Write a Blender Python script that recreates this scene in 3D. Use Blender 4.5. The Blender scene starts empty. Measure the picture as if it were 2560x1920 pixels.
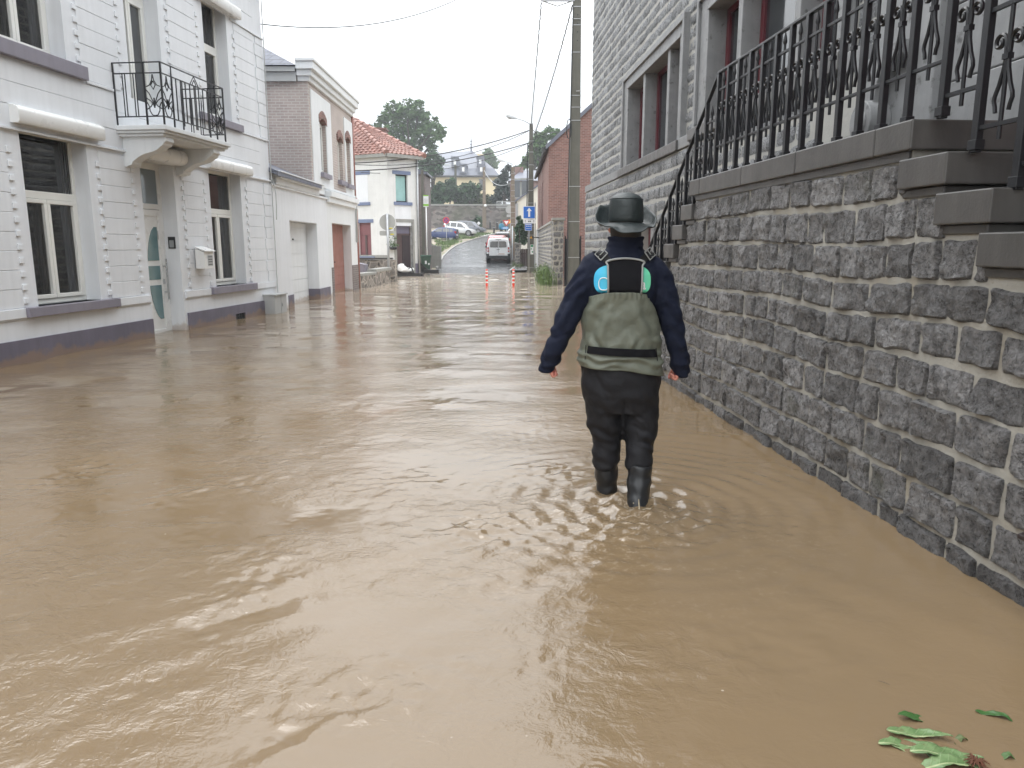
import bpy, bmesh, math, random
import numpy as np
from mathutils import Vector, Matrix, noise

# ---------------------------------------------------------------- scene, camera, sky, sun, exposure
SC = bpy.context.scene
COL = SC.collection
F_PX, CXP, CYP = 1850.0, 1280.0, 960.0          # the photograph is 2560 x 1920
CAM_H = 1.45
PITCH = math.atan((960 - 617) / F_PX)
cd = bpy.data.cameras.new("camera")
cd.sensor_width = 36.0
cd.lens = 36.0 * F_PX / 2560.0
cd.clip_start, cd.clip_end = 0.05, 2000.0
cam = bpy.data.objects.new("camera", cd)
cam.location = (0, 0, CAM_H)
cam.rotation_euler = (math.pi / 2 - PITCH, 0, 0)
COL.objects.link(cam)
SC.camera = cam
SC.render.engine = 'CYCLES'
SC.cycles.use_denoising = True
SC.cycles.max_bounces = 7
SC.cycles.diffuse_bounces = 3
SC.cycles.glossy_bounces = 3
SC.cycles.transmission_bounces = 3
SC.cycles.volume_bounces = 0
SC.cycles.volume_step_rate = 4
SC.cycles.caustics_reflective = False
SC.cycles.caustics_refractive = False
SC.view_settings.view_transform = 'Standard'
SC.view_settings.look = 'None'
SC.view_settings.exposure = 0.24
SC.view_settings.gamma = 1.0

SUN_EL, SUN_AZ = math.radians(58), math.radians(-35)
W = bpy.data.worlds.new("World")
SC.world = W
W.use_nodes = True
wn, wl = W.node_tree.nodes, W.node_tree.links
wn.clear()
w_out = wn.new('ShaderNodeOutputWorld')
w_bg = wn.new('ShaderNodeBackground')
w_bg.inputs['Strength'].default_value = 0.1
w_sky = wn.new('ShaderNodeTexSky')
w_sky.sky_type = 'NISHITA'
w_sky.sun_disc = False
w_sky.sun_elevation = SUN_EL
w_sky.sun_rotation = SUN_AZ
w_sky.dust_density = 4.0
w_tc = wn.new('ShaderNodeTexCoord')
w_sep = wn.new('ShaderNodeSeparateXYZ')
w_ramp = wn.new('ShaderNodeValToRGB')            # an overcast sky: brighter towards the zenith
SKY_TOP = 33.0
def skyc(f, c=(0.93, 0.965, 1.0)): return (c[0]*f, c[1]*f, c[2]*f, 1)
w_ramp.color_ramp.elements[0].position = 0.0
w_ramp.color_ramp.elements[0].color = skyc(0.275, (0.89, 0.945, 1.0))
w_ramp.color_ramp.elements[1].position = 1.0
w_ramp.color_ramp.elements[1].color = skyc(1.0, (0.955, 0.98, 1.0))
e = w_ramp.color_ramp.elements.new(0.18); e.color = skyc(0.43, (0.925, 0.964, 1.0))
e = w_ramp.color_ramp.elements.new(0.34); e.color = skyc(0.64, (0.955, 0.98, 1.0))
w_noise = wn.new('ShaderNodeTexNoise')
w_noise.inputs['Scale'].default_value = 2.2
w_noise.inputs['Detail'].default_value = 4.0
w_mr = wn.new('ShaderNodeMapRange')
w_mr.inputs['To Min'].default_value = 0.84 * SKY_TOP
w_mr.inputs['To Max'].default_value = 1.14 * SKY_TOP
w_mul = wn.new('ShaderNodeVectorMath'); w_mul.operation = 'SCALE'
w_mix = wn.new('ShaderNodeMix'); w_mix.data_type = 'RGBA'
w_mix.inputs['Factor'].default_value = 0.92
wl.new(w_tc.outputs['Generated'], w_sep.inputs[0])
wl.new(w_sep.outputs['Z'], w_ramp.inputs['Fac'])
wl.new(w_tc.outputs['Generated'], w_noise.inputs['Vector'])
wl.new(w_noise.outputs['Fac'], w_mr.inputs['Value'])
wl.new(w_ramp.outputs['Color'], w_mul.inputs[0])
wl.new(w_mr.outputs['Result'], w_mul.inputs['Scale'])
wl.new(w_sky.outputs['Color'], w_mix.inputs['A'])
wl.new(w_mul.outputs['Vector'], w_mix.inputs['B'])
wl.new(w_mix.outputs['Result'], w_bg.inputs['Color'])
wl.new(w_bg.outputs['Background'], w_out.inputs['Surface'])

sd = bpy.data.lights.new("sun", 'SUN')
sd.energy = 0.6
sd.angle = math.radians(25)
sd.color = (1.0, 0.985, 0.965)
sun = bpy.data.objects.new("sun", sd)
sdir = Vector((math.sin(SUN_AZ)*math.cos(SUN_EL), math.cos(SUN_AZ)*math.cos(SUN_EL), math.sin(SUN_EL)))
sun.rotation_euler = sdir.to_track_quat('Z', 'Y').to_euler()
COL.objects.link(sun)

# ---------------------------------------------------------------- helpers
_c, _s = math.cos(PITCH), math.sin(PITCH)
def ray(x, y):
    u, v = x - CXP, y - CYP
    return Vector((u, F_PX*_c - v*_s, -(v*_c + F_PX*_s))) / F_PX
def at(x, y, d):                                   # the point seen at pixel (x, y) of the photograph, d metres ahead
    r = ray(x, y)
    return Vector((0, 0, CAM_H)) + r * (d / r.y)
def lin(r, g, b, k=1.0):                           # sRGB 0-255 to linear
    return tuple(k * (((c/255)/12.92) if c/255 <= 0.04045 else (((c/255)+0.055)/1.055)**2.4) for c in (r, g, b))
def sstep(a, b, x):
    t = min(1.0, max(0.0, (x-a)/(b-a))); return t*t*(3-2*t)
def fbm(x, y, z=0.0, o=4): return noise.fractal(Vector((x, y, z)), 1.0, 2.0, o)

class MB:
    """collects shapes that become ONE mesh object"""
    def __init__(s, T=None):
        s.v, s.f, s.m, s.t, s.T = [], [], [], [], T
        s.tint, s.mi = 0.5, 0
    def add(s, vs, fs, m=None, tints=None):
        n = len(s.v)
        if s.T is not None: vs = [s.T @ Vector(p) for p in vs]
        s.v += [tuple(p) for p in vs]
        s.f += [tuple(i+n for i in f) for f in fs]
        s.m += [s.mi if m is None else m] * len(fs)
        s.t += tints if tints else [s.tint] * len(vs)
        return s
    def hexa(s, P):
        return s.add(P, [(0,3,2,1),(4,5,6,7),(0,1,5,4),(1,2,6,5),(2,3,7,6),(3,0,4,7)])
    def box(s, x0, x1, y0, y1, z0, z1):
        x0,x1 = min(x0,x1),max(x0,x1); y0,y1 = min(y0,y1),max(y0,y1); z0,z1 = min(z0,z1),max(z0,z1)
        return s.hexa([(x0,y0,z0),(x1,y0,z0),(x1,y1,z0),(x0,y1,z0),(x0,y0,z1),(x1,y0,z1),(x1,y1,z1),(x0,y1,z1)])
    def bar(s, p, q, w, h, up=(0,0,1)):
        p, q = Vector(p), Vector(q); d = (q-p).normalized(); u = Vector(up)
        a = d.cross(u)
        if a.length < 1e-4: a = d.cross(Vector((0,1,0)))
        a.normalize(); b = a.cross(d).normalized()
        a *= w/2; b *= h/2
        return s.hexa([p-a-b, p+a-b, p+a+b, p-a+b, q-a-b, q+a-b, q+a+b, q-a+b])
    def tube(s, pts, r, n=8, caps=True, sx=1.0):
        pts = [Vector(p) for p in pts]; k = len(pts)
        rr = r if isinstance(r, (list, tuple)) else [r]*k
        vs, fs, pa = [], [], None
        for i, p in enumerate(pts):
            d = (pts[min(i+1,k-1)] - pts[max(i-1,0)])
            if d.length < 1e-9: d = Vector((0,0,1))
            d.normalize()
            if pa is None:
                a = d.cross(Vector((0,0,1)))
                if a.length < 1e-3: a = d.cross(Vector((1,0,0)))
            else: a = pa - d*pa.dot(d)
            a.normalize(); pa = a; b = d.cross(a)
            for j in range(n):
                t = 2*math.pi*j/n
                vs.append(p + a*(math.cos(t)*rr[i]*sx) + b*(math.sin(t)*rr[i]))
        for i in range(k-1):
            for j in range(n):
                fs.append((i*n+j, i*n+(j+1)%n, (i+1)*n+(j+1)%n, (i+1)*n+j))
        if caps:
            fs.append(tuple(range(n))[::-1]); fs.append(tuple(range((k-1)*n, k*n)))
        return s.add(vs, fs)
    def loft(s, rings, caps=True):
        n = len(rings[0]); vs = [p for r in rings for p in r]; fs = []
        for i in range(len(rings)-1):
            for j in range(n):
                fs.append((i*n+j, i*n+(j+1)%n, (i+1)*n+(j+1)%n, (i+1)*n+j))
        if caps:
            fs.append(tuple(range(n))[::-1]); fs.append(tuple(range((len(rings)-1)*n, len(rings)*n)))
        return s.add(vs, fs)
    def prism(s, poly, axis, a0, a1):              # polygon in the two other axes, extruded along axis
        def P(u, v, a): return {'x': (a,u,v), 'y': (u,a,v), 'z': (u,v,a)}[axis]
        n = len(poly)
        vs = [P(u,v,a0) for u,v in poly] + [P(u,v,a1) for u,v in poly]
        fs = [tuple(range(n))[::-1], tuple(range(n, 2*n))] + [(i,(i+1)%n,n+(i+1)%n,n+i) for i in range(n)]
        return s.add(vs, fs)
    def lathe(s, prof, c=(0,0,0), n=16, sx=1, sy=1):
        rings = [[(c[0]+r*sx*math.cos(2*math.pi*j/n), c[1]+r*sy*math.sin(2*math.pi*j/n), c[2]+z) for j in range(n)] for r, z in prof]
        return s.loft(rings)
    def grid(s, fn, nu, nv, m=None):
        vs = [fn(i/nu, j/nv) for j in range(nv+1) for i in range(nu+1)]
        fs = [(j*(nu+1)+i, j*(nu+1)+i+1, (j+1)*(nu+1)+i+1, (j+1)*(nu+1)+i) for j in range(nv) for i in range(nu)]
        return s.add(vs, fs, m)
    def wallbox(s, x0, x1, z0, z1, y0, y1, holes):  # a wall slab with rectangular openings (x0,x1,z0,z1)
        xs = sorted({x0, x1, *[max(x0,min(x1,h[0])) for h in holes], *[max(x0,min(x1,h[1])) for h in holes]})
        zs = sorted({z0, z1, *[max(z0,min(z1,h[2])) for h in holes], *[max(z0,min(z1,h[3])) for h in holes]})
        for i in range(len(xs)-1):
            run = None
            for j in range(len(zs)-1):
                cx, cz = (xs[i]+xs[i+1])/2, (zs[j]+zs[j+1])/2
                solid = not any(h[0] < cx < h[1] and h[2] < cz < h[3] for h in holes)
                if solid:
                    if run is None: run = zs[j]
                if (not solid or j == len(zs)-2) and run is not None:
                    s.box(xs[i], xs[i+1], y0, y1, run, zs[j+1] if solid else zs[j]); run = None
        return s
    def build(s, name, mat, parent=None, smooth=False, bevel=0, seg=2):
        me = bpy.data.meshes.new(name)
        me.from_pydata(s.v, [], s.f)
        for mm in (mat if isinstance(mat, (list, tuple)) else [mat]): me.materials.append(mm)
        if len(me.materials) > 1: me.polygons.foreach_set('material_index', s.m)
        at_ = me.attributes.new('tint', 'FLOAT', 'POINT'); at_.data.foreach_set('value', s.t)
        if smooth is not False:
            me.polygons.foreach_set('use_smooth', [True]*len(me.polygons))
            if smooth is not True: me.set_sharp_from_angle(angle=math.radians(smooth))
        me.update()
        o = bpy.data.objects.new(name, me); COL.objects.link(o)
        if parent is not None: o.parent = parent
        if bevel:
            b = o.modifiers.new('bevel', 'BEVEL'); b.width = bevel; b.segments = seg; b.limit_method = 'ANGLE'; b.angle_limit = math.radians(40)
        return o

def tag(o, label=None, cat=None, group=None, kind=None):
    if label: o['label'] = label
    if cat: o['category'] = cat
    if group: o['group'] = group
    if kind: o['kind'] = kind
    return o
def thing(name, label, cat, loc=(0,0,0), rotz=0.0, group=None):
    o = bpy.data.objects.new(name, None); COL.objects.link(o)
    o.location = loc; o.rotation_euler = (0, 0, rotz); o.empty_display_size = 0.2
    return tag(o, label, cat, group)
def kids(o): return [c for c in bpy.data.objects if c.parent is o]
def dup(o, loc=None, rotz=None, label=None, parent=None):
    c = o.copy(); COL.objects.link(c); c.parent = parent
    for ch in kids(o): dup(ch, parent=c)
    if loc is not None: c.location = loc
    if rotz is not None: c.rotation_euler = (0, 0, rotz)
    if label: c['label'] = label
    return c

# ---------------------------------------------------------------- materials
class N:
    def __init__(s, name):
        s.mat = bpy.data.materials.new(name); s.mat.use_nodes = True
        s.t = s.mat.node_tree; s.n = s.t.nodes; s.l = s.t.links
        s.b = s.n['Principled BSDF']; s.out = s.n['Material Output']
        s.tc = s.n.new('ShaderNodeTexCoord').outputs['Object']
    def lk(s, a, b): s.l.new(a, b)
    def noise(s, scale, detail=4, rough=0.55, vec=None, dist=0.0):
        n = s.n.new('ShaderNodeTexNoise'); n.inputs['Scale'].default_value = scale
        n.inputs['Detail'].default_value = detail; n.inputs['Roughness'].default_value = rough; n.inputs['Distortion'].default_value = dist
        s.lk(vec if vec is not None else s.tc, n.inputs['Vector']); return n.outputs['Fac']
    def map(s, scale=(1,1,1), rot=(0,0,0), vec=None):
        n = s.n.new('ShaderNodeMapping'); n.inputs['Scale'].default_value = scale; n.inputs['Rotation'].default_value = rot
        s.lk(vec if vec is not None else s.tc, n.inputs['Vector']); return n.outputs[0]
    def mr(s, v, a, b, c, d):
        n = s.n.new('ShaderNodeMapRange')
        for k, x in zip(('From Min','From Max','To Min','To Max'), (a,b,c,d)): n.inputs[k].default_value = x
        s.lk(v, n.inputs['Value']); return n.outputs[0]
    def math(s, op, a, b=None):
        n = s.n.new('ShaderNodeMath'); n.operation = op
        for i, x in enumerate((a, b)):
            if x is None: continue
            if isinstance(x, (int, float)): n.inputs[i].default_value = x
            else: s.lk(x, n.inputs[i])
        return n.outputs[0]
    def mix(s, f, a, b, mode='MIX'):
        n = s.n.new('ShaderNodeMix'); n.data_type = 'RGBA'; n.blend_type = mode
        for k, x in (('Factor', f), ('A', a), ('B', b)):
            i = n.inputs[k] if k != 'Factor' else n.inputs[0]
            if k == 'A': i = n.inputs[6]
            if k == 'B': i = n.inputs[7]
            if isinstance(x, (int, float)): i.default_value = x
            elif isinstance(x, tuple): i.default_value = (*x[:3], 1)
            else: s.lk(x, i)
        return n.outputs[2]
    def mul(s, col, val):
        n = s.n.new('ShaderNodeVectorMath'); n.operation = 'SCALE'
        if isinstance(col, tuple): n.inputs[0].default_value = col[:3]
        else: s.lk(col, n.inputs[0])
        s.lk(val, n.inputs['Scale']); return n.outputs[0]
    def attr(s, name='tint'):
        n = s.n.new('ShaderNodeAttribute'); n.attribute_name = name; return n.outputs['Fac']
    def bump(s, h, strength=0.3, dist=0.01, nrm=None):
        n = s.n.new('ShaderNodeBump'); n.inputs['Strength'].default_value = strength; n.inputs['Distance'].default_value = dist
        s.lk(h, n.inputs['Height'])
        if nrm is not None: s.lk(nrm, n.inputs['Normal'])
        return n.outputs[0]
    def fin(s, col=None, rough=None, bump=None, metal=None, spec=None):
        for k, x in (('Base Color', col), ('Roughness', rough), ('Metallic', metal), ('Specular IOR Level', spec)):
            if x is None: continue
            i = s.b.inputs[k]
            if isinstance(x, (int, float)): i.default_value = x
            elif isinstance(x, tuple): i.default_value = (*x[:3], 1)
            else: s.lk(x, i)
        if bump is not None: s.lk(bump, s.b.inputs['Normal'])
        return s.mat

def M(name, col, rough=0.6, var=0.12, vs=2.5, bump=0.0, bs=40, bd=0.01, metal=0.0, spec=0.5, col2=None, c2=(0.55,0.7), c2s=3.0, tint=0.0, streak=0.0, tide=0.0):
    a = N(name)
    n1 = a.noise(vs, 6, 0.6)
    c = a.mul(col, a.mr(n1, 0.25, 0.75, 1-var, 1+var))
    if col2: c = a.mix(a.mr(a.noise(c2s, 5, 0.6), c2[0], c2[1], 0, 1), c, col2)
    if streak:
        st = a.noise(1.0, 4, 0.6, vec=a.map((9, 9, 0.5)))
        c = a.mul(c, a.mr(st, 0.4, 0.75, 1.0, 1-streak))
    if tint: c = a.mul(c, a.mr(a.attr(), 0, 1, 1-tint, 1+tint))
    if tide:                                       # dried mud left just above the flood line
        sp = a.n.new('ShaderNodeSeparateXYZ'); a.lk(a.tc, sp.inputs[0])
        zz = a.math('SUBTRACT', sp.outputs['Z'], a.mr(a.noise(3.2, 5, 0.65), 0.3, 0.7, 0.0, 0.16))
        c = a.mix(a.mr(zz, -0.02, 0.05, tide, 0.0), c, lin(150,124,96))
    b = a.bump(a.noise(bs, 5, 0.6), bump, bd) if bump else None
    r = a.mr(a.noise(vs*2.3, 4), 0.3, 0.7, max(0.02, rough-0.07), min(1, rough+0.07))
    return a.fin(c, r, b, metal, spec)

def brick_mat(name, c1, c2, mortar, bw=0.215, bh=0.072, msize=0.010, rough=0.75, bump=0.4, sq=1.0, tilt=1.0, dirt=0.15):
    a = N(name)
    sp = a.n.new('ShaderNodeSeparateXYZ'); a.lk(a.tc, sp.inputs[0])
    cb = a.n.new('ShaderNodeCombineXYZ')
    a.lk(a.math('ADD', sp.outputs['X'], sp.outputs['Y']), cb.inputs['X'])
    a.lk(a.math('MULTIPLY', sp.outputs['Z'], tilt), cb.inputs['Y'])
    b = a.n.new('ShaderNodeTexBrick')
    b.inputs['Color1'].default_value = (*c1, 1); b.inputs['Color2'].default_value = (*c2, 1); b.inputs['Mortar'].default_value = (*mortar, 1)
    b.inputs['Scale'].default_value = 1.0; b.inputs['Brick Width'].default_value = bw; b.inputs['Row Height'].default_value = bh
    b.inputs['Mortar Size'].default_value = msize; b.inputs['Mortar Smooth'].default_value = 0.2
    a.lk(cb.outputs[0], b.inputs['Vector'])
    c = a.mul(b.outputs['Color'], a.mr(a.noise(1.3, 6, 0.65), 0.25, 0.75, 1-dirt, 1+dirt))
    h = a.math('MULTIPLY', b.outputs['Fac'], -1.0)
    return a.fin(c, rough, a.bump(h, bump, 0.01))

MT = {}
MT['white_paint'] = M('white_paint', lin(226,229,233), 0.55, 0.06, 1.1, 0.25, 90, 0.004, streak=0.07, tide=0.5)
MT['white_rough'] = M('white_rough', lin(222,223,222), 0.7, 0.07, 1.2, 0.9, 26, 0.03, streak=0.08, col2=lin(190,188,182), c2=(0.66,0.78), c2s=4)
MT['white_stain'] = M('white_stain', lin(222,225,227), 0.6, 0.07, 0.9, 0.25, 60, 0.004, streak=0.08, tide=0.5)
MT['white_pvc'] = M('white_pvc', lin(232,233,232), 0.3, 0.03, 2)
MT['cream_pvc'] = M('cream_pvc', lin(234,234,229), 0.35, 0.03, 2)
MT['plinth'] = M('plinth_paint', lin(108,104,118), 0.5, 0.12, 2.0, 0.2, 60, 0.004, streak=0.14, tide=0.55)
MT['sill'] = M('blue_stone_sill', lin(135,131,142), 0.5, 0.10, 3.0, 0.2, 60, 0.004, streak=0.10)
MT['blue_lintel'] = M('blue_lintel', lin(112,124,152), 0.6, 0.1, 3)
MT['black_iron'] = M('black_iron', (0.008,0.0085,0.011), 0.38, 0.2, 8, 0.25, 120, 0.002)
MT['black_rubber'] = M('black_rubber', (0.02,0.02,0.021), 0.45, 0.2, 6)
MT['black_plastic'] = M('black_plastic', (0.022,0.023,0.025), 0.5, 0.15, 6)
MT['steel'] = M('steel', (0.55,0.56,0.57), 0.3, 0.08, 4, metal=1.0)
MT['galv'] = M('galvanised', (0.42,0.43,0.44), 0.45, 0.12, 6, metal=0.7)
MT['grey_paint'] = M('grey_paint', lin(176,178,178), 0.5, 0.06, 3)
MT['concrete'] = M('concrete', lin(150,150,146), 0.8, 0.14, 3, 0.4, 60, 0.005, streak=0.15)
MT['pole_concrete'] = M('pole_concrete', lin(98,97,89), 0.75, 0.10, 2.5, 0.3, 70, 0.004, streak=0.2)
MT['wood_pole'] = M('wood_pole', lin(116,104,90), 0.85, 0.15, 3, 0.4, 30, 0.01)
MT['cut_stone'] = M('cut_stone', lin(134,135,136), 0.55, 0.16, 5.0, 0.35, 70, 0.004, col2=lin(86,86,86), c2=(0.60,0.72), c2s=9, streak=0.15)
MT['cap_stone'] = M('cap_stone', lin(82,80,78), 0.35, 0.14, 4.0, 0.3, 60, 0.004, streak=0.28)
MT['maroon'] = M('maroon_paint', lin(92,28,38), 0.35, 0.08, 4)
MT['maroon_shutter'] = M('maroon_shutter', lin(128,84,88), 0.5, 0.10, 3)
MT['brown_door'] = M('brown_garage_paint', lin(148,100,90), 0.5, 0.06, 2, streak=0.10, tide=0.5)
MT['door_brown'] = M('dark_brown_door', lin(86,70,70), 0.5, 0.1, 4)
MT['slate'] = brick_mat('slate_roof', lin(112,116,128), lin(98,102,115), lin(72,76,86), 0.3, 0.16, 0.012, 0.45, 0.6, tilt=1.35)
MT['slate_far'] = M('slate_far', lin(104,108,120), 0.4, 0.08, 0.5)
MT['brick_red'] = brick_mat('red_brick', lin(134,94,86), lin(108,72,67), lin(136,122,114))
MT['brick_dull'] = brick_mat('dull_brick', lin(178,165,159), lin(166,152,147), lin(190,186,182))
MT['brick_far'] = brick_mat('far_brick', lin(140,104,98), lin(118,88,84), lin(150,138,132))
MT['brick_grey'] = brick_mat('grey_brick', lin(120,110,108), lin(100,92,92), lin(140,132,128))
MT['tile'] = M('clay_tile', lin(148,110,100), 0.6, 0.25, 6.0, 0.2, 40, 0.01, col2=lin(122,92,86), c2=(0.52,0.72), c2s=5, tint=0.35)
MT['cream_wall'] = M('cream_render', lin(214,200,168), 0.8, 0.05, 0.5)
MT['cream_small'] = M('pale_render', lin(222,217,204), 0.8, 0.06, 1.0)
MT['glass'] = M('window_glass', (0.018,0.022,0.026), 0.04, 0.1, 2, spec=0.5)
MT['glass'].node_tree.nodes['Principled BSDF'].inputs['IOR'].default_value = 2.1
MT['curtain_glass'] = M('curtained_glass', lin(128,140,146), 0.05, 0.08, 2, spec=0.8)
g_ = N('clear_glass'); tr_ = g_.n.new('ShaderNodeBsdfTransparent'); tr_.inputs['Color'].default_value = (0.72,0.76,0.78,1); gl_ = g_.n.new('ShaderNodeBsdfGlossy'); gl_.inputs['Roughness'].default_value = 0.02
fr_ = g_.n.new('ShaderNodeFresnel'); fr_.inputs['IOR'].default_value = 2.0; mx_ = g_.n.new('ShaderNodeMixShader')
g_.lk(fr_.outputs[0], mx_.inputs[0]); g_.lk(tr_.outputs[0], mx_.inputs[1]); g_.lk(gl_.outputs[0], mx_.inputs[2]); g_.lk(mx_.outputs[0], g_.out.inputs['Surface'])
MT['clear_glass'] = g_.mat
MT['curtain'] = M('net_curtain', lin(206,212,220), 0.8, 0.08, 3)  # pale tone imitating the white jamb's reflection in the panes
MT['teal_glass'] = M('frosted_teal_glass', lin(96,128,132), 0.12, 0.1, 3, spec=0.7)
MT['curtain_teal'] = M('teal_curtain', lin(150,190,188), 0.1, 0.15, 2.0, spec=0.7)
MT['asphalt'] = M('wet_asphalt', (0.075,0.078,0.082), 0.22, 0.25, 0.6, 0.4, 120, 0.006, spec=0.6)
MT['pavement'] = M('wet_paving', (0.16,0.16,0.165), 0.25, 0.2, 0.8, 0.3, 60, 0.006)
MT['kerb'] = M('kerb_stone', lin(150,148,145), 0.5, 0.12, 2)
MT['leaf_dark'] = M('leaf_dark', (0.040,0.088,0.036), 0.55, 0.35, 0.8, tint=0.55)
MT['leaf_mid'] = M('leaf_mid', (0.070,0.135,0.042), 0.55, 0.35, 0.8, tint=0.55)
MT['leaf_olive'] = M('leaf_olive', (0.085,0.115,0.035), 0.55, 0.3, 0.8, tint=0.5)
MT['leaf_conifer'] = M('leaf_conifer', (0.02,0.04,0.03), 0.6, 0.35, 0.8, tint=0.5)
MT['bark'] = M('bark', (0.07,0.06,0.05), 0.9, 0.3, 3)
MT['grass'] = M('grass_blades', (0.085,0.14,0.035), 0.6, 0.3, 2, tint=0.5)
# ---------------------------------------------------------------- ground, flood water, road
rng = random.Random(7)
def road_z(y): return 0.058*max(0.0, y-51.5)**1.0 if y > 53 else (0.045*sstep(41, 53, y)*1.0 + (0.0 if y > 41 else -0.25*(1-sstep(30, 42, y))))
ROADL = [(30,-6.2),(40,-4.9),(43,-4.35),(48,-4.9),(54,-5.2),(62,-5.65),(70,-5.8),(78,-5.75),(86,-5.15),(94,-4.2),(104,-2.9),(112,-1.0),(120,1.5)]
ROADR = [(30,0.2),(43,-0.2),(48,0.0),(56,0.35),(66,0.75),(78,1.6),(90,3.2),(104,7.0),(112,12.0),(120,20.0)]
def interp(tab, y):
    if y <= tab[0][0]: return tab[0][1]
    for (a, b), (c, d) in zip(tab, tab[1:]):
        if y <= c: return b + (d-b)*(y-a)/(c-a)
    return tab[-1][1]
def terrain_z(x, y):
    z = road_z(y)
    if y > 41:
        l = interp(ROADL, y)
        if x < l: z += min(0.45, 0.06*(l-x)) * sstep(46, 70, y)
    else: z = min(z, 0.0) - 0.02
    return z - 0.03

# the ground: one sheet, under the flood as well, out to the horizon
mb = MB()
xs = [-500,-200,-90,-50,-30,-20,-14,-10,-8,-6.5,-5.5,-4.5,-3.5,-2,-1,0,1,2,3,5,8,12,20,40,90,200,500]
ys = [-60,-20,0,20,30,36,40,44,48,52,56,60,66,72,78,84,90,96,104,112,118,120]
vs = [(x, y, terrain_z(x, y)) for y in ys for x in xs]
hill = [(121, 7.6), (140, 8.0), (200, 9.0), (400, 12.0), (900, 14.0)]
vs += [(x, 120.02 if k == 0 else hill[k][0], hill[k][1]) for k in range(len(hill)) for x in xs]
nx = len(xs); ny = len(ys) + len(hill)
mb.add(vs, [(j*nx+i, j*nx+i+1, (j+1)*nx+i+1, (j+1)*nx+i) for j in range(ny-1) for i in range(nx-1)])
MT['soil'] = M('verge_gravel', lin(146,136,120), 0.8, 0.25, 1.2, 0.6, 30, 0.02, col2=(0.09,0.12,0.04), c2=(0.52,0.62), c2s=0.45)
tag(mb.build('ground', MT['soil']), kind='structure')

def strip(name, mat, la, lb, y0, y1, dz, n=60, kind='structure'):
    m = MB()
    def fn(u, v):
        y = y0 + (y1-y0)*v; a, b = la(y), lb(y)
        return (a + (b-a)*u, y, road_z(y) + dz)
    m.grid(fn, 8, n); return tag(m.build(name, mat), kind=kind)
strip('road', MT['asphalt'], lambda y: interp(ROADL, y), lambda y: interp(ROADR, y), 38, 118, 0.008)
strip('pavement', MT['pavement'], lambda y: interp(ROADR, y)+0.12, lambda y: interp(ROADR, y)+1.5, 44, 100, 0.09)
plz = strip('plaza', M('pale_paving', lin(190,188,184), 0.4, 0.1, 1), lambda y: interp(ROADL, y)-1.6, lambda y: interp(ROADL, y)-0.15, 100, 118, 0.05)
def kerb(name, tab, side, y0, y1, n=40):
    m = MB()
    pts = [(interp(tab, y0+(y1-y0)*i/n), y0+(y1-y0)*i/n) for i in range(n+1)]
    for (x0, a), (x1, b) in zip(pts, pts[1:]):
        z0, z1 = road_z(a), road_z(b)
        lo, hi = (0, 0.12) if side > 0 else (-0.12, 0)
        m.hexa([(x0+lo,a,z0-.15),(x0+hi,a,z0-.15),(x1+hi,b,z1-.15),(x1+lo,b,z1-.15),(x0+lo,a,z0+.10),(x0+hi,a,z0+.10),(x1+hi,b,z1+.10),(x1+lo,b,z1+.10)])
    return tag(m.build(name, MT['kerb']), kind='structure')
kerb('kerb', ROADR, 1, 43.5, 100)
kerb('kerb', ROADL, -1, 50, 112)

# ---- flood water: real waves in the sheet, fine ripples in its bump
PX, PY = 0.64, 4.12                               # where the person wades
nrng = np.random.RandomState(3)
def spectrum(n, l0, l1, amp, dirmean=0.0, spread=math.pi):
    L = np.exp(nrng.uniform(math.log(l0), math.log(l1), n)); th = dirmean + nrng.uniform(-spread, spread, n)
    return 2*np.pi/L*np.cos(th), 2*np.pi/L*np.sin(th), nrng.uniform(0, 6.28, n), amp*(L/l1)**1.1/math.sqrt(n)
SP_BIG = spectrum(26, 0.7, 2.6, 0.011, math.radians(100), 0.9)
SP_MID = spectrum(60, 0.13, 0.70, 0.0085, math.radians(118), 1.0)
SP_FINE = spectrum(70, 0.045, 0.16, 0.0034, math.radians(115), 1.25)
SP_CHOP = spectrum(110, 0.040, 0.16, 0.0105)
SP_FAR = spectrum(40, 0.5, 2.2, 0.026, math.radians(90), 1.2)
SP_MOD = spectrum(14, 0.8, 3.0, 1.0)
SP_MOD2 = spectrum(16, 0.35, 1.2, 1.0)
def ev(sp, x, y):
    h = np.zeros_like(x)
    for kx, ky, p, a in zip(*sp): h += a*np.sin(kx*x + ky*y + p)
    return h
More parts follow.
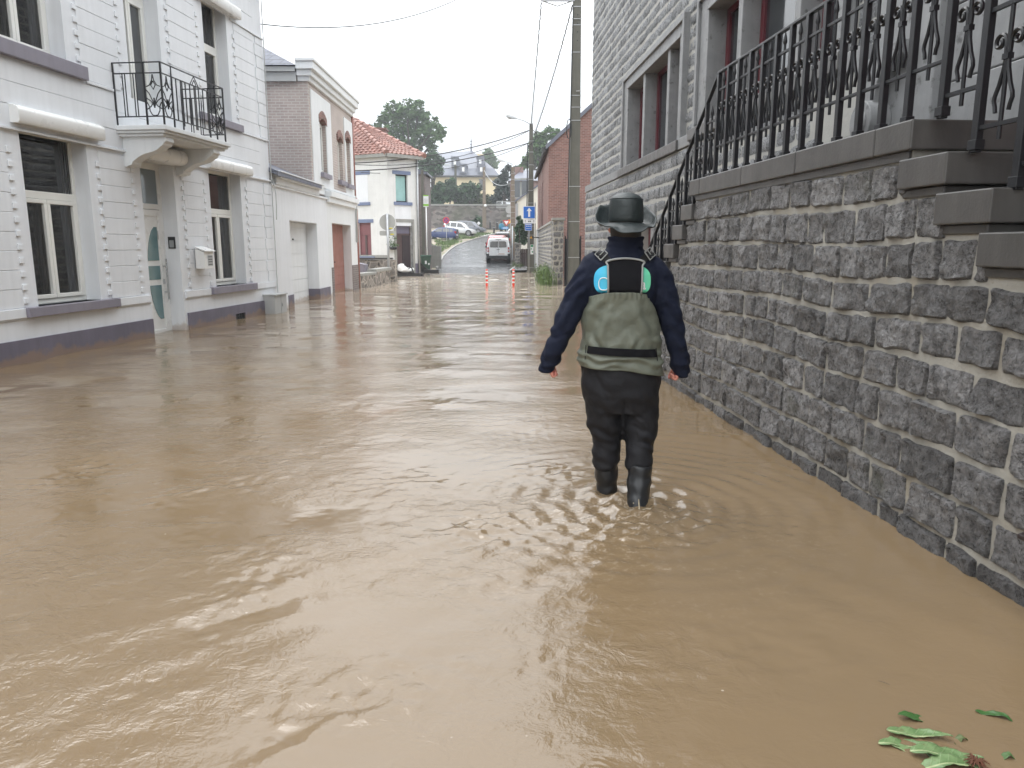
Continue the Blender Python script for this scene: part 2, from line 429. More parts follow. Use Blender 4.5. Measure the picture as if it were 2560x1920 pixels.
def water_h(x, y):
    h = ev(SP_BIG, x, y)
    mod = np.clip(0.5 + 0.55*ev(SP_MOD, x, y), 0, 1.3); mod2 = np.clip(0.45 + 0.8*ev(SP_MOD2, x, y), 0, 1.4)
    near_wall = np.clip((1.75 - 0.078*y - x)/1.0, 0.18, 1)
    h += ev(SP_MID, x, y) * (0.12 + 0.95*mod*mod2) * near_wall
    dx, dy = x - PX, y - PY; r = np.sqrt(dx*dx + dy*dy) + 1e-6
    h += ev(SP_FINE, x, y) * np.clip(mod2*1.4-0.35, 0, 1.4) * near_wall * np.clip((9-y)/4, 0, 1)
    # wake trains leaving to either side behind the wader
    for sx, ang, amp, lam, x0 in ((-1, 126, 0.0050, 0.27, 0.25), (1, 32, 0.0030, 0.30, 0.35)):
        ca, sa = math.cos(math.radians(ang)), math.sin(math.radians(ang))
        ph = dx*ca + dy*sa
        env = np.clip(sx*dx/0.8 + x0, 0, 1) * np.exp(-((ph + 0.35)/0.85)**2) * np.exp(-r/4.2)
        h += amp * env * (0.3 + mod2) * np.sin(2*np.pi*ph/lam + 2.2*ev(SP_MOD, x*0.7, y*0.7))
        h += 2.4*amp * np.clip(sx*dx/0.8 + x0, 0, 1) * np.exp(-((ph - 0.12)/0.16)**2) * np.exp(-r/3.0)
    foot = np.exp(-((dx+0.14)**2/0.62 + (dy+0.24)**2/0.28))
    trail = np.exp(-((dx+0.18)/0.75)**2) * np.clip((-dy)/0.5, 0, 1) * np.exp(dy/3.2) * (0.25 + mod2)
    h += ev(SP_CHOP, x, y) * (1.15*foot*(0.45+0.8*mod2) + 0.30*trail)
    for fx, fy, a in ((0.60, 4.22, 0.016), (0.70, 3.98, 0.026)):
        rr = np.sqrt((x-fx)**2 + (y-fy)**2)
        h += a*np.exp(-((rr-0.12)/0.055)**2) + 0.42*a*np.cos(2*np.pi*rr/0.15)*np.exp(-rr/0.50)
    h += ev(SP_FAR, x, y) * np.clip((y-14)/24, 0.0, 1) * (0.25 + mod)
    return h
yr = [-14, -9, -5, -2.5, -1, 0, 0.6, 1.0]
y = 1.25
while y < 46: yr.append(y); y += 0.0135 if 2.7 < y < 4.9 else max(0.012, 0.0062*y)
yr = np.array(yr)
xr = np.concatenate([np.linspace(-9.5, -4.2, 60, endpoint=False), np.linspace(-4.2, -3.0, 30, endpoint=False), np.linspace(-3.0, 2.4, 360, endpoint=False), np.linspace(2.4, 3.2, 16), np.linspace(3.3, 9, 12)])
gx, gy = np.meshgrid(xr, yr)
gz = water_h(gx, gy)
gz *= np.clip((gy-0.5)/1.0, 0.15, 1)
shore = np.clip((gy-39)/7, 0, 1)
gz = gz*(1-0.6*shore) - 0.035*np.clip((gy-43)/3, 0, 1)
me = bpy.data.meshes.new('flood_water')
nc, nr = len(xr), len(yr)
idx = np.arange(nc*nr).reshape(nr, nc)
fc = np.stack([idx[:-1,:-1], idx[:-1,1:], idx[1:,1:], idx[1:,:-1]], -1).reshape(-1, 4)
me.vertices.add(nc*nr); me.vertices.foreach_set('co', np.stack([gx, gy, gz], -1).ravel())
me.loops.add(fc.size); me.loops.foreach_set('vertex_index', fc.ravel())
me.polygons.add(len(fc)); me.polygons.foreach_set('loop_start', np.arange(0, fc.size, 4)); me.polygons.foreach_set('loop_total', np.full(len(fc), 4))
me.polygons.foreach_set('use_smooth', [True]*len(fc))
# foam where the water breaks: around the boots and in the rapids at the far end
dx, dy = gx-PX, gy-PY
foam = 1.3*np.exp(-((dx+0.05)**2/0.22 + (dy+0.22)**2/0.14)) + 0.75*np.exp(-((dx+0.25)**2/0.7 + (dy+0.5)**2/0.5)) + 0.95*np.clip((gy-17)/16, 0, 1)
ae = me.attributes.new('aerated', 'FLOAT', 'POINT'); ae.data.foreach_set('value', (0.80*np.clip((gy-13)/18, 0, 1)).ravel())
fa = me.attributes.new('foam', 'FLOAT', 'POINT'); fa.data.foreach_set('value', foam.ravel())
me.update(calc_edges=True)
a = N('muddy_water')
n1 = a.noise(0.35, 4, 0.6)
col = a.mix(a.mr(n1, 0.3, 0.7, 0, 1), (0.216,0.150,0.085), (0.184,0.131,0.076))
fm = a.mr(a.noise(26, 4, 0.7, vec=a.map((1.0,1.3,1))), 0.52, 0.70, 0, 1)
fm2 = a.mr(a.noise(2.6, 3, 0.6, vec=a.map((0.6,1.6,1))), 0.42, 0.66, 0.1, 1)
ff = a.math('MULTIPLY', a.math('MULTIPLY', fm, fm2), a.attr('foam'))
col = a.mix(a.math('MULTIPLY', a.attr('aerated'), a.mr(a.noise(0.8, 4, .6, vec=a.map((0.5,1.6,1))), .3, .7, .45, 1.3)), col, (0.58,0.50,0.41))
vb_ = a.n.new('ShaderNodeTexVoronoi'); vb_.inputs['Scale'].default_value = 7.5; a.lk(a.tc, vb_.inputs['Vector'])
vq = a.n.new('ShaderNodeSeparateColor'); a.lk(vb_.outputs['Color'], vq.inputs[0])
bub = a.math('MULTIPLY', a.mr(vb_.outputs['Distance'], 0.020, 0.045, 1, 0), a.mr(vq.outputs[1], 0.80, 0.82, 0, 1))
col = a.mix(a.math('MULTIPLY', bub, a.mr(vq.outputs[2], 0, 1, 0.2, 0.8)), col, (0.62,0.55,0.46))
col = a.mix(a.math('MINIMUM', a.math('MULTIPLY', ff, 0.8), 0.7), col, (0.52,0.43,0.33))
lw = a.noise(9, 5, 0.62, vec=a.map((1,1.15,1), (0,0,math.radians(30))), dist=0.6)
hw = a.noise(38, 3, 0.6, vec=a.map((1,1.3,1)))
patch = a.mr(a.noise(0.9, 3, 0.55, vec=a.map((0.8,1.3,1))), 0.40, 0.66, 0.10, 1.0)
sp = a.n.new('ShaderNodeSeparateXYZ'); a.lk(a.tc, sp.inputs[0])
calm = a.mr(a.math('ADD', sp.outputs['X'], a.math('MULTIPLY', sp.outputs['Y'], 0.08)), 0.7, 1.9, 1.0, 0.30)
far_ = a.mr(sp.outputs['Y'], 5.0, 16.0, 1.0, 0.40)
hgt = a.math('MULTIPLY', a.math('MULTIPLY', far_, a.math('ADD', a.math('MULTIPLY', lw, 1.0), a.math('MULTIPLY', hw, 0.22))), a.math('MULTIPLY', patch, calm))
# rain rings
vo = a.n.new('ShaderNodeTexVoronoi'); vo.inputs['Scale'].default_value = 3.2; a.lk(a.tc, vo.inputs['Vector'])
vc = a.n.new('ShaderNodeSeparateColor'); a.lk(vo.outputs['Color'], vc.inputs[0])
ring = a.math('MULTIPLY', a.math('SINE', a.math('MULTIPLY', vo.outputs['Distance'], 75.0)), a.mr(vo.outputs['Distance'], 0.05, 0.26, 1.0, 0.0))
ring = a.math('MULTIPLY', ring, a.mr(vc.outputs[0], 0.70, 0.72, 0.0, 1.0))
hgt = a.math('ADD', hgt, a.math('MULTIPLY', ring, 0.035))
nb = a.bump(hgt, 0.50, 0.030)
WATER = a.fin(col, a.math('ADD', a.math('MULTIPLY', ff, 0.35), 0.025), nb, spec=1.0)
a.b.inputs['IOR'].default_value = 1.37
me.materials.append(WATER)
wo = bpy.data.objects.new('flood_water', me); COL.objects.link(wo)
tag(wo, kind='structure')
# ---------------------------------------------------------------- windows
def window(parent, s0, s1, z0, z1, yd, o=-1, transom=None, leaves=2, frame='white_pvc', glass='glass', fw=0.06, name='window', thick=0.06):
    """framed window filling an opening; yd = depth of its outer face behind the wall, o = outward sign of local y"""
    f, g = MB(), MB()
    yo, yi = -o*yd, -o*(yd+thick)
    yg = -o*(yd+0.025)
    def rect(mb, a, b, c, d, w, y0, y1):
        mb.box(a, b, y0, y1, c, c+w); mb.box(a, b, y0, y1, d-w, d)
        mb.box(a, a+w, y0, y1, c+w, d-w); mb.box(b-w, b, y0, y1, c+w, d-w)
    rect(f, s0, s1, z0, z1, fw, yo, yi)
    top = z1-fw
    if transom:
        f.box(s0+fw, s1-fw, yo, yi, transom-0.05, transom+0.05)
        g.box(s0+fw, s1-fw, yg, yi, transom+0.05, top)
        top = transom-0.05
    a, b = s0+fw, s1-fw
    for k in range(leaves):
        l, r = a+(b-a)*k/leaves, a+(b-a)*(k+1)/leaves
        rect(f, l+0.004, r-0.004, z0+fw+0.004, top-0.004, 0.055, yo+o*0.018, yi)
        g.box(l+0.055, r-0.055, yg, yi, z0+fw+0.055, top-0.055)
    w = f.build(name, MT[frame], parent, bevel=0.006)
    g.build('pane', MT[glass], w)
    return w
def sill(w, s0, s1, z0, z1, yin, yout, mat='sill'):
    m = MB(); m.box(s0, s1, yin, yout, z0, z1); return m.build('window_sill', MT[mat], w, bevel=0.008)
def shutter_box(w, s0, s1, z0, z1, yin, out, o=-1):
    m = MB(); r = 0.065; d = out-r
    prof = [(yin, z0), (yin, z1), (o*d*0.9, z1)] + [(o*(d+r*math.sin(t)), z1-0.012-r+r*math.cos(t)) for t in [math.pi*k/16 for k in range(1,9)]] + [(o*out, z0+0.03), (o*(out-0.02), z0)]
    m.prism(prof, 'x', s0, s1); return m.build('shutter_box', MT['white_pvc'], w, smooth=40, bevel=0.004)

# ---------------------------------------------------------------- white house on the left
WH = thing('white_house', 'white two storey terraced house with balcony, toothed wall joints and mauve plinth', 'house', (-6.23, 8.889, 0), math.radians(90-6.2))
S0, S1, ZT = -13.0, 8.07, 7.3
holes = [(0.75,2.0,0.69,2.95), (3.24,4.20,-0.4,2.82), (5.39,6.65,0.70,2.90),
         (0.55,1.78,3.88,6.10), (3.19,4.12,3.22,6.05), (5.57,6.48,3.85,6.0), (-2.6,-1.3,0.69,2.95), (-2.6,-1.3,3.88,6.1), (-7.6,-6.3,0.69,2.95), (-7.6,-6.3,3.88,6.1)]
m = MB(); m.wallbox(S0, S1, -0.4, ZT, 0.0, 0.45, holes)
m.box(S0, S1, 0.45, 8.0, 6.9, ZT); m.box(S1-0.3, S1, 0.45, 8.0, -0.4, 6.9); m.box(S0, S0+0.3, 0.45, 8, -0.4, 6.9); m.box(S0+.3, S1-.3, 7.7, 8.0, -.4, 6.9)
for h in holes: m.box(h[0]-.3, h[1]+.3, 0.9, 1.0, h[2]-.2, h[3]+.2)
m.build('wall', MT['white_paint'], WH)
# rendered block courses between the openings, with projecting teeth at their ends
m = MB(); rg = random.Random(5)
def courses(a, b, z0, z1, st=0.236, p=0.009):
    z = z0
    while z < z1-0.05:
        t = min(z1, z+st)
        m.box(a, b, -p-rg.uniform(0, 0.003), 0.0, z+0.0025, t-0.0025); z += st
def toothing(s, side, z0, z1):
    z = z0+0.05
    while z < z1-0.06:
        m.box(s, s+side*0.075, -0.022, 0.0, z, z+0.072); z += 0.168
for a, b, l, r in ((-12.9,-8.0,0,1), (-6.0,-2.95,1,1), (-0.95,0.50,1,1), (2.24,2.98,1,1), (4.48,5.15,1,1), (6.90,7.60,1,0)):
    courses(a, b, 0.69, 2.86)
    if l: toothing(a, -1, 0.69, 2.8)
    if r: toothing(b, 1, 0.69, 2.8)
for a, b, l, r in ((-12.9,-8.0,0,1), (-6.0,-2.95,1,1), (-0.95,0.27,1,1), (2.06,2.93,1,1), (4.38,5.28,1,1), (6.76,7.60,1,0)):
    courses(a, b, 3.76, 5.79)
    if l: toothing(a, -1, 3.76, 5.7)
    if r: toothing(b, 1, 3.76, 5.7)
courses(-12.9, 7.62, 2.90, 3.71, 0.27, 0.012)
courses(-12.9, 7.62, 5.83, 7.0, 0.29, 0.012)
for z0, z1 in ((0.69,2.86),(3.76,5.79)):                      # corner quoins
    z = z0; k = 0
    while z < z1-0.1:
        m.box(7.66 + (0.0 if k % 2 else 0.05), 8.072, -0.016, 0.0, z+0.004, min(z1, z+0.236)-0.005); z += 0.236; k += 1
m.build('block_courses', MT['white_paint'], WH, bevel=0.004, seg=1)
m = MB()
for a, b in ((S0,0.49),(2.34,3.20),(4.26,5.13),(6.99,8.08)):
    m.box(a, b, -0.035, 0.0, 0.565, 0.685); m.box(a, b, -0.02, 0, 0.545, 0.565)
for a, b in ((S0,3.0),(4.45,8.08)): m.box(a, b, -0.05, -0.0, 2.862, 2.895)
for a, b in ((S0,0.45),(2.12,2.72),(4.72,5.18),(6.82,8.08)): m.box(a, b, -0.035, -0.0, 3.712, 3.752)
for a, b in ((S0,-2.7),(-1.2,0.45),(1.9,3.05),(4.25,5.45),(6.62,8.08)): m.box(a, b, -0.035, 0.0, 5.795, 5.825)
m.box(S0, S1+.03, -0.30, 0.3, 7.0, 7.3); m.box(S0, S1+.03, -0.16, 0.0, 6.86, 7.0)
m.build('string_course', MT['white_paint'], WH, bevel=0.006)
for q in (((S0,3.205,-0.4,0.295),), ((4.29,6.03,-0.4,0.295),(6.44,7.70,-0.4,0.295),(6.03,6.44,0.12,0.295))):
    m = MB()
    for c in q: m.box(c[0], c[1], -0.03, 0.0, c[2], c[3])
    m.build('plinth', MT['plinth'], WH)
m = MB(); m.box(6.035,6.435,-0.012,0.0,-0.06,0.118)
for k in range(4): m.box(6.05+k*0.1, 6.06+k*0.1, -0.03, -0.012, -0.06, 0.118)
m.build('cellar_vent', MT['black_plastic'], WH)
m = MB(); m.prism([(-0.32,7.3),(4.0,10.3),(8.2,7.3)], 'x', S0-.05, S1+.05); m.build('roof', MT['slate'], WH)
m = MB()
for s in (8.02,): m.tube([(s, -0.06, 0.3), (s, -0.06, 6.9)], 0.012, 6)
m.tube([(8.09,-0.05,2.95),(8.12,-0.10,2.6),(8.14,-0.09,2.3),(8.2,-0.05,2.05)], 0.010, 6)
m.build('cable', MT['grey_paint'], WH)

def house_window(s0, s1, z0, z1, tr, box, si, leaves=2):
    w = window(WH, s0, s1, z0, z1, 0.22, -1, tr, leaves, 'cream_pvc', 'clear_glass')
    m = MB(); k0 = s0+0.45*(s1-s0)
    for a, b in ((s0+0.30*(s1-s0), s0+0.46*(s1-s0)), (s0+0.74*(s1-s0), s1-0.02)):
        m.grid(lambda u, v, a=a, b=b: (a+(b-a)*u, 0.36+0.018*math.sin(u*26+a*9)+0.006*math.sin(u*61), z0+0.02+(z1-z0-0.04)*v), 40, 2)
    m.build('curtain', MT['curtain'], w, smooth=True)  # wavy strips added behind the glass to imitate the jamb mirrored in it
    if si: sill(w, si[0], si[1], si[2], si[3], 0.21, -0.085)
    if box: shutter_box(w, box[0], box[1], box[2], box[3], 0.0, 0.14)
    return w
house_window(0.75, 2.0, 0.695, 2.95, 2.13, (0.62, 2.26, 2.95, 3.17), (0.49, 2.335, 0.565, 0.69))
house_window(5.39, 6.65, 0.705, 2.90, 2.13, (5.26, 6.98, 2.88, 3.09), (5.13, 6.985, 0.565, 0.70))
house_window(0.55, 1.78, 3.92, 6.10, 5.35, (0.3, 2.0, 6.1, 6.35), (0.30, 2.10, 3.735, 3.915))
house_window(5.57, 6.48, 3.86, 6.0, 5.18, (5.42, 6.88, 5.86, 6.10), (5.19, 6.80, 3.72, 3.855), 1)
for a in (-2.6, -7.6):
    house_window(a, a+1.3, 0.695, 2.95, 2.13, (a-.2, a+1.5, 2.95, 3.22), (a-.25, a+1.55, 0.565, 0.69))
    house_window(a, a+1.3, 3.92, 6.10, 5.35, None, (a-.25, a+1.55, 3.735, 3.915))
bdw = window(WH, 3.19, 4.12, 3.24, 6.05, 0.24, -1, 5.35, 2, 'cream_pvc', name='balcony_door')
# front door
D = MB(); y0 = 0.25
for a, b, c, d in ((3.24,3.32,-0.4,2.82),(4.10,4.20,-0.4,2.82),(3.32,4.10,2.72,2.82),(3.32,4.10,2.07,2.16)): D.box(a, b, y0, y0+0.07, c, d)
door = D.build('front_door', MT['white_pvc'], WH, bevel=0.006)
lf = MB(); lf.box(3.325, 4.095, y0+0.012, y0+0.06, -0.4, 2.065)
for a, b, c, d in ((3.325,3.40,-.4,2.06),(4.02,4.095,-.4,2.06),(3.40,4.02,1.96,2.06),(3.40,4.02,-0.3,0.05)): lf.box(a, b, y0-0.006, y0+0.012, c, d)
leaf = lf.build('door_leaf', MT['white_pvc'], door, bevel=0.004)
tr = MB(); tr.box(3.32, 4.10, y0+0.02, y0+0.05, 2.16, 2.72); tr.build('transom_pane', MT['curtain_glass'], door)
dg = MB()
def arc(z):                                     # crescent glazing: straight on the far side, bowed on the near side
    t = (z-1.0)/0.80
    return 3.975 - 0.33*math.sqrt(max(0.0, 1-t*t))
for z0, z1 in ((1.22,1.78),(0.90,1.13),(0.225,0.805)):
    k = 10; zz = [z0+(z1-z0)*i/k for i in range(k+1)]
    def xr_(z): return 3.985
    poly = [(arc(z), z) for z in zz] + [(xr_(zz[-1]), zz[-1]), (xr_(zz[0]), zz[0])]
    vs = [(p[0], y0+0.004, p[1]) for p in poly]; vb = [(p[0], y0+0.013, p[1]) for p in poly]; n = len(poly)
    dg.add(vs+vb, [tuple(range(n))] + [(i,(i+1)%n,n+(i+1)%n,n+i) for i in range(n)])
dg.build('door_pane', MT['teal_glass'], door)
hd = MB(); hd.tube([(4.05, y0-0.075, 0.55), (4.05, y0-0.075, 1.25)], 0.016, 10)
for z in (0.68,1.12): hd.tube([(4.05,y0-0.075,z),(4.05,y0,z)], 0.010, 8)
hd.box(4.03,4.07,y0-0.02,y0,0.82,0.90)
hd.build('door_handle', MT['steel'], door, smooth=40)
lb = MB(); lb.box(4.0, 4.07, y0+0.006, y0+0.011, 1.58, 1.72); lb.build('name_plate', MT['grey_paint'], door)
ic = MB(); ic.box(4.184, 4.199, 0.06, 0.19, 1.42, 1.62)
intercom = ic.build('intercom', MT['black_plastic'], WH, bevel=0.004)
icp = MB(); icp.box(4.178, 4.184, 0.085, 0.165, 1.44, 1.56); icp.build('intercom_plate', MT['galv'], intercom)
db = MB(); r = 0.13
db.prism([(0.02, 2.80),(0.02,3.04),(-0.18,3.04)]+[(-0.18-0.12*math.sin(math.pi*k/8), 2.92+0.12*math.cos(math.pi*k/8)) for k in range(1,8)]+[(-0.18,2.80)], 'x', 3.16, 4.18)
db.build('shutter_box', MT['white_pvc'], door, smooth=40)

# balcony
m = MB()
m.box(2.70, 4.74, -0.80, 0.0, 3.165, 3.235); m.box(2.73, 4.71, -0.765, 0.0, 3.125, 3.165); m.box(2.77, 4.67, -0.72, 0.0, 3.085, 3.125)
bal = m.build('balcony', MT['white_stain'], WH, bevel=0.01)
for s in (2.84, 4.28):
    m = MB(); pts = []
    for k in range(15):
        t = k/14
        y = -0.66*(1-t)**0.85 - 0.05; z = 3.085 - 0.06 - 0.37*t**1.1 - 0.04*math.sin(t*math.pi*2.0)
        pts.append((y, z))
    poly = [(0.0, 3.085), (-0.70, 3.085)] + pts + [(0.0, pts[-1][1])]
    m.prism(poly, 'x', s, s+0.22)
    m.tube([(s-0.012,-0.62,3.0),(s+0.232,-0.62,3.0)], 0.055, 12); m.tube([(s-0.012,-0.10,2.72),(s+0.232,-0.10,2.72)], 0.05, 12)
    m.build('console', MT['white_stain'], bal, smooth=40)
R = MB(); za, zb, zc = 3.36, 3.97, 4.12
YF, SA, SB = -0.765, 2.75, 4.62
def rl(p, q, w=0.016): R.bar(p, q, w, w)
for z in (za, zb, zc):
    rl((SA,0,z),(SA,YF,z)); rl((SA,YF,z),(SB,YF,z)); rl((SB,YF,z),(SB,0,z))
for s, y in ((SA,-0.02),(SA,YF),(SB,YF),(SB,-0.02),(SA,-0.50),(SB,-0.5)): R.bar((s,y,3.22),(s,y,zc), 0.022, 0.022)
for s in (3.03, 4.34): R.bar((s,YF,3.23),(s,YF,zb), 0.02, 0.02); 
R.bar((3.03,YF,zb),(3.03,YF,zc),0.014,0.014); R.bar((4.34,YF,zb),(4.34,YF,zc),0.014,0.014)
def curve(pts3, r=0.008): R.tube(pts3, r, 6)
def ornament(mk):
    # mk(u, z) maps u in -1..1 across the panel to a point
    for sg in (-1, 1):
        curve([mk(sg*u, z) for u, z in ((0.02,3.95),(0.12,3.87),(0.45,3.80),(0.85,3.78))])
        curve([mk(sg*u, z) for u, z in ((0.95,3.74),(0.55,3.68),(0.2,3.58),(0.05,3.5))])
        curve([mk(sg*u, z) for u, z in ((0.95,3.62),(0.45,3.58),(0.2,3.54),(0.45,3.50),(0.95,3.46))])
        curve([mk(sg*u, z) for u, z in ((0.9,3.56),(0.65,3.50),(0.62,3.44),(0.35,3.38),(0.0,3.37))])
    curve([mk(u, z) for u, z in ((0,3.86),(0.28,3.80),(0,3.74),(-0.28,3.80),(0,3.86))])
    curve([mk(0,3.62), mk(0,3.48)], 0.012)
ornament(lambda u, z: (SA, -0.632+0.125*u, z))
ornament(lambda u, z: (2.89+0.135*u, YF, z))
ornament(lambda u, z: (4.48+0.135*u, YF, z))
ornament(lambda u, z: (SB, -0.632+0.125*u, z))
for k in range(9):
    s = 3.15 + k*0.132
    R.bar((s,YF,za-0.06 if k in (1,4,7) else za),(s,YF,zb),0.018,0.012)
    if k in (1, 4, 7):
        R.bar((s+0.04,YF,za-0.06),(s+0.04,YF,zb),0.012,0.012)
for y in (-0.16, -0.20, -0.33, -0.37):
    for s in (SA, SB): R.bar((s,y,za),(s,y,zb),0.012,0.012)
curve([(3.56,YF,zb),(3.69,YF,zc-0.005),(3.82,YF,zb)]); curve([(3.62,YF,zb),(3.69,YF,zc-0.06),(3.76,YF,zb)])
R.build('balcony_railing', MT['black_iron'], bal)

# mailbox on the wall, cabinet at its foot
mbx = thing('mailbox', 'small white metal mailbox with a sloping lid on the white house wall', 'mailbox', (0,0,0))
mbx.parent = None
TW = Matrix.Translation((-6.23, 8.889, 0)) @ Matrix.Rotation(math.radians(90-6.2), 4, 'Z')
mbx.matrix_world = TW @ Matrix.Translation((4.80, -0.04, 1.06))
m = MB(); m.prism([(0,0),(0,0.36),(-0.17,0.30),(-0.17,0)], 'x', -0.17, 0.17); m.build('box', MT['white_pvc'], mbx, bevel=0.006)
m = MB(); m.prism([(0.0,0.375),(0.0,0.395),(-0.205,0.322),(-0.205,0.302)], 'x', -0.185, 0.185); m.build('lid', MT['white_pvc'], mbx, bevel=0.004)
m = MB(); m.box(-0.06,0.12,-0.174,-0.171,0.05,0.24); pl = m.build('name_plate', MT['grey_paint'], mbx)
m = MB()
for k in range(4): m.box(-0.04,0.10,-0.177,-0.1745,0.07+k*0.045,0.082+k*0.045)
m.build('lettering', MT['black_plastic'], pl)
cab = thing('utility_cabinet', 'low grey utility cabinet standing in the flood at the white house corner', 'cabinet', (-5.47, 16.55, 0), math.radians(90-6.2))
m = MB(); m.box(-0.32, 0.30, -0.34, -0.06, -0.3, 0.40); m.build('housing', MT['grey_paint'], cab, bevel=0.008)
m = MB(); m.box(-0.34, 0.32, -0.37, -0.04, 0.40, 0.43); m.build('lid', MT['grey_paint'], cab, bevel=0.006)
m = MB(); m.box(-0.012, 0.0, -0.346, -0.34, -0.3, 0.40); m.box(0.04,0.06,-0.35,-0.34,0.15,0.22); m.build('door_seam', MT['galv'], cab)

# ---------------------------------------------------------------- white garage and brick house beyond it
GT = (-5.37, 17.0, 0); GR = math.radians(90)
GA = thing('garage', 'low white garage with a panelled white door between the two houses', 'garage', GT, GR)
m = MB(); m.wallbox(-0.10, 5.0, -0.4, 2.79, 0.0, 0.4, [(1.27,3.80,-0.4,2.08)]); m.box(-0.1,3.7,0.4,6,-0.4,0.2); m.box(1.0,4.2,0.9,1.0,-.4,2.5)
m.build('wall', MT['white_paint'], GA)
m = MB(); m.box(-0.1, 5.0, -0.05, 0.3, 2.79, 2.84); m.box(0.2, 4.0, -0.18, 0.3, 2.98, 3.10); m.box(0.2, 4.0, -0.07, 0.3, 2.84, 2.98); m.box(0.15,4.05,-0.21,0.3,3.10,3.13); m.build('cornice', MT['white_stain'], GA, bevel=0.01)
m = MB(); m.box(0.85, 1.27, -0.02, 0.0, -0.4, 0.30); m.build('plinth', MT['plinth'], GA)
m = MB(); m.box(3.80, 5.0, -0.02, 0.0, -0.4, 0.30); m.box(3.78,3.80,-0.02,0.3,-0.4,0.30); m.build('plinth', MT['plinth'], GA)
m = MB(); z = -0.4; k = 0
while z < 2.0: m.box(1.27, 3.80, 0.30, 0.36, z, min(2.08, z+0.335)-0.012); z += 0.335
m.box(1.272,3.798,0.315,0.35,-0.4,2.075); gd = m.build('garage_door', MT['white_stain'], GA)
m = MB(); m.box(2.45,2.55,0.285,0.30,1.62,1.66); m.build('handle', MT['black_plastic'], gd)
m = MB(); m.add([(-0.1,-0.2,3.1),(3.75,-0.2,3.1),(3.75,4.5,5.0),(-0.1,4.5,5.0),(-0.1,-0.2,3.0),(3.75,-0.2,3.0),(3.75,4.5,4.9),(-0.1,4.5,4.9)], [(0,1,2,3),(4,7,6,5),(0,4,5,1),(2,6,7,3),(0,3,7,4),(1,5,6,2)])
m.build('roof', MT['slate'], GA)

BH = thing('brick_house', 'brick house with white wall panels, white cornice and brown garage door', 'house', (GT[0], GT[1]+5.0, 0), GR)
o5 = 5.0
bh = [(5.56-o5,8.16-o5,-0.4,2.15), (4.72-o5,5.50-o5,3.52,5.10),(6.92-o5,7.55-o5,3.50,4.90),(8.02-o5,8.72-o5,3.48,5.05)]
m = MB(); m.wallbox(3.75-o5, 9.12-o5, 2.9, 5.95, 0.05, 0.45, bh[1:]); m.box(3.75-o5, 3.80-o5, 0.45, 7.5, 2.9, 5.95); m.box(9.07-o5, 9.12-o5, 0.45, 7.5, -0.4, 5.95); m.box(3.8-o5,9.07-o5,7.2,7.5,-.4,5.95)
m.box(3.8-o5, 9.07-o5, 1.0, 1.05, 2.9, 5.9)
m.build('brick_wall', MT['brick_dull'], BH)
m = MB(); m.wallbox(3.92-o5, 6.12-o5, 2.92, 5.62, 0.025, 0.05, [bh[1]]); m.wallbox(7.90-o5, 9.13-o5, 2.91, 5.55, 0.025, 0.05, [bh[3]]); m.wallbox(0.0, 9.13-o5, -0.4, 2.9, 0.0, 0.4, [bh[0]])
m.box(3.77-o5, 9.13-o5, -0.01, 0.04, 3.10, 3.16); m.box(0.3,3.5,0.9,1.0,-.4,2.6)
m.build('white_panels', MT['white_stain'], BH)
m = MB(); m.box(3.52-o5, 9.40-o5, -0.17, 0.30, 6.03, 6.22); m.box(3.48-o5, 9.44-o5, -0.21, 0.30, 6.22, 6.30); m.box(3.60-o5, 9.28-o5, -0.09, 0.30, 5.88, 6.03); m.box(3.68-o5,9.2-o5,-0.02,0.30,5.76,5.88)
m.build('cornice', MT['white_stain'], BH, bevel=0.015)
m = MB(); e_ = [(3.50-o5,0.28,6.12),(9.3-o5,0.28,6.12),(9.3-o5,7.7,6.12),(3.50-o5,7.7,6.12)]; rg_ = [(5.5-o5,4.0,8.25),(7.2-o5,4.0,8.25)]
m.add(e_+rg_, [(0,1,5,4),(2,3,4,5),(1,2,5),(3,0,4),(0,3,2,1)]); m.build('roof', MT['slate'], BH)
m = MB(); m.box(3.56-o5,3.75-o5,0.32,7.6,5.98,6.10); m.box(3.64-o5, 3.75-o5, 0.32, 7.6, 5.75, 5.97); m.build('eaves_board', MT['grey_paint'], BH)
for (a, b, z0, z1), mt in zip(bh[1:], ('curtain_glass','glass','glass')):
    w = window(BH, a, b, z0, z1-0.16, 0.16, -1, None, 2, 'cream_pvc', mt)
    sill(w, a-0.12, b+0.12, z0-0.13, z0, 0.2, -0.07)
    ar = MB(); n = 8; c = (a+b)/2; hw = (b-a)/2+0.06
    lo = [(c-hw+2*hw*k/n, z1-0.22+0.16*math.sin(math.pi*k/n)) for k in range(n+1)]; hi = [(x, z+0.2) for x, z in lo]
    ar.prism(lo+hi[::-1], 'y', 0.012, 0.26); ar.build('brick_arch', MT['brick_red'], w)
m = MB(); m.box(5.0-o5,8.95-o5,-0.16,0.3,2.88,3.04); m.box(5.0-o5,8.95-o5,-0.10,0.3,2.72,2.88); m.build('gutter_cornice', MT['white_stain'], BH, bevel=0.01)
m = MB(); m.tube([(8.75-o5,-0.10,2.8),(8.88-o5,-0.06,2.6),(8.9-o5,-0.05,1.6)], 0.035, 8); m.build('grey_downpipe', MT['grey_paint'], BH, smooth=True)
m = MB(); m.tube([(9.19-o5,0.0,-0.3),(9.19-o5,0.0,3.1)], 0.05, 8); m.tube([(9.19-o5,0.03,3.1),(9.19-o5,0.03,5.8)], 0.045, 8); m.build('brown_downpipe', MT['brown_door'], BH, smooth=True)
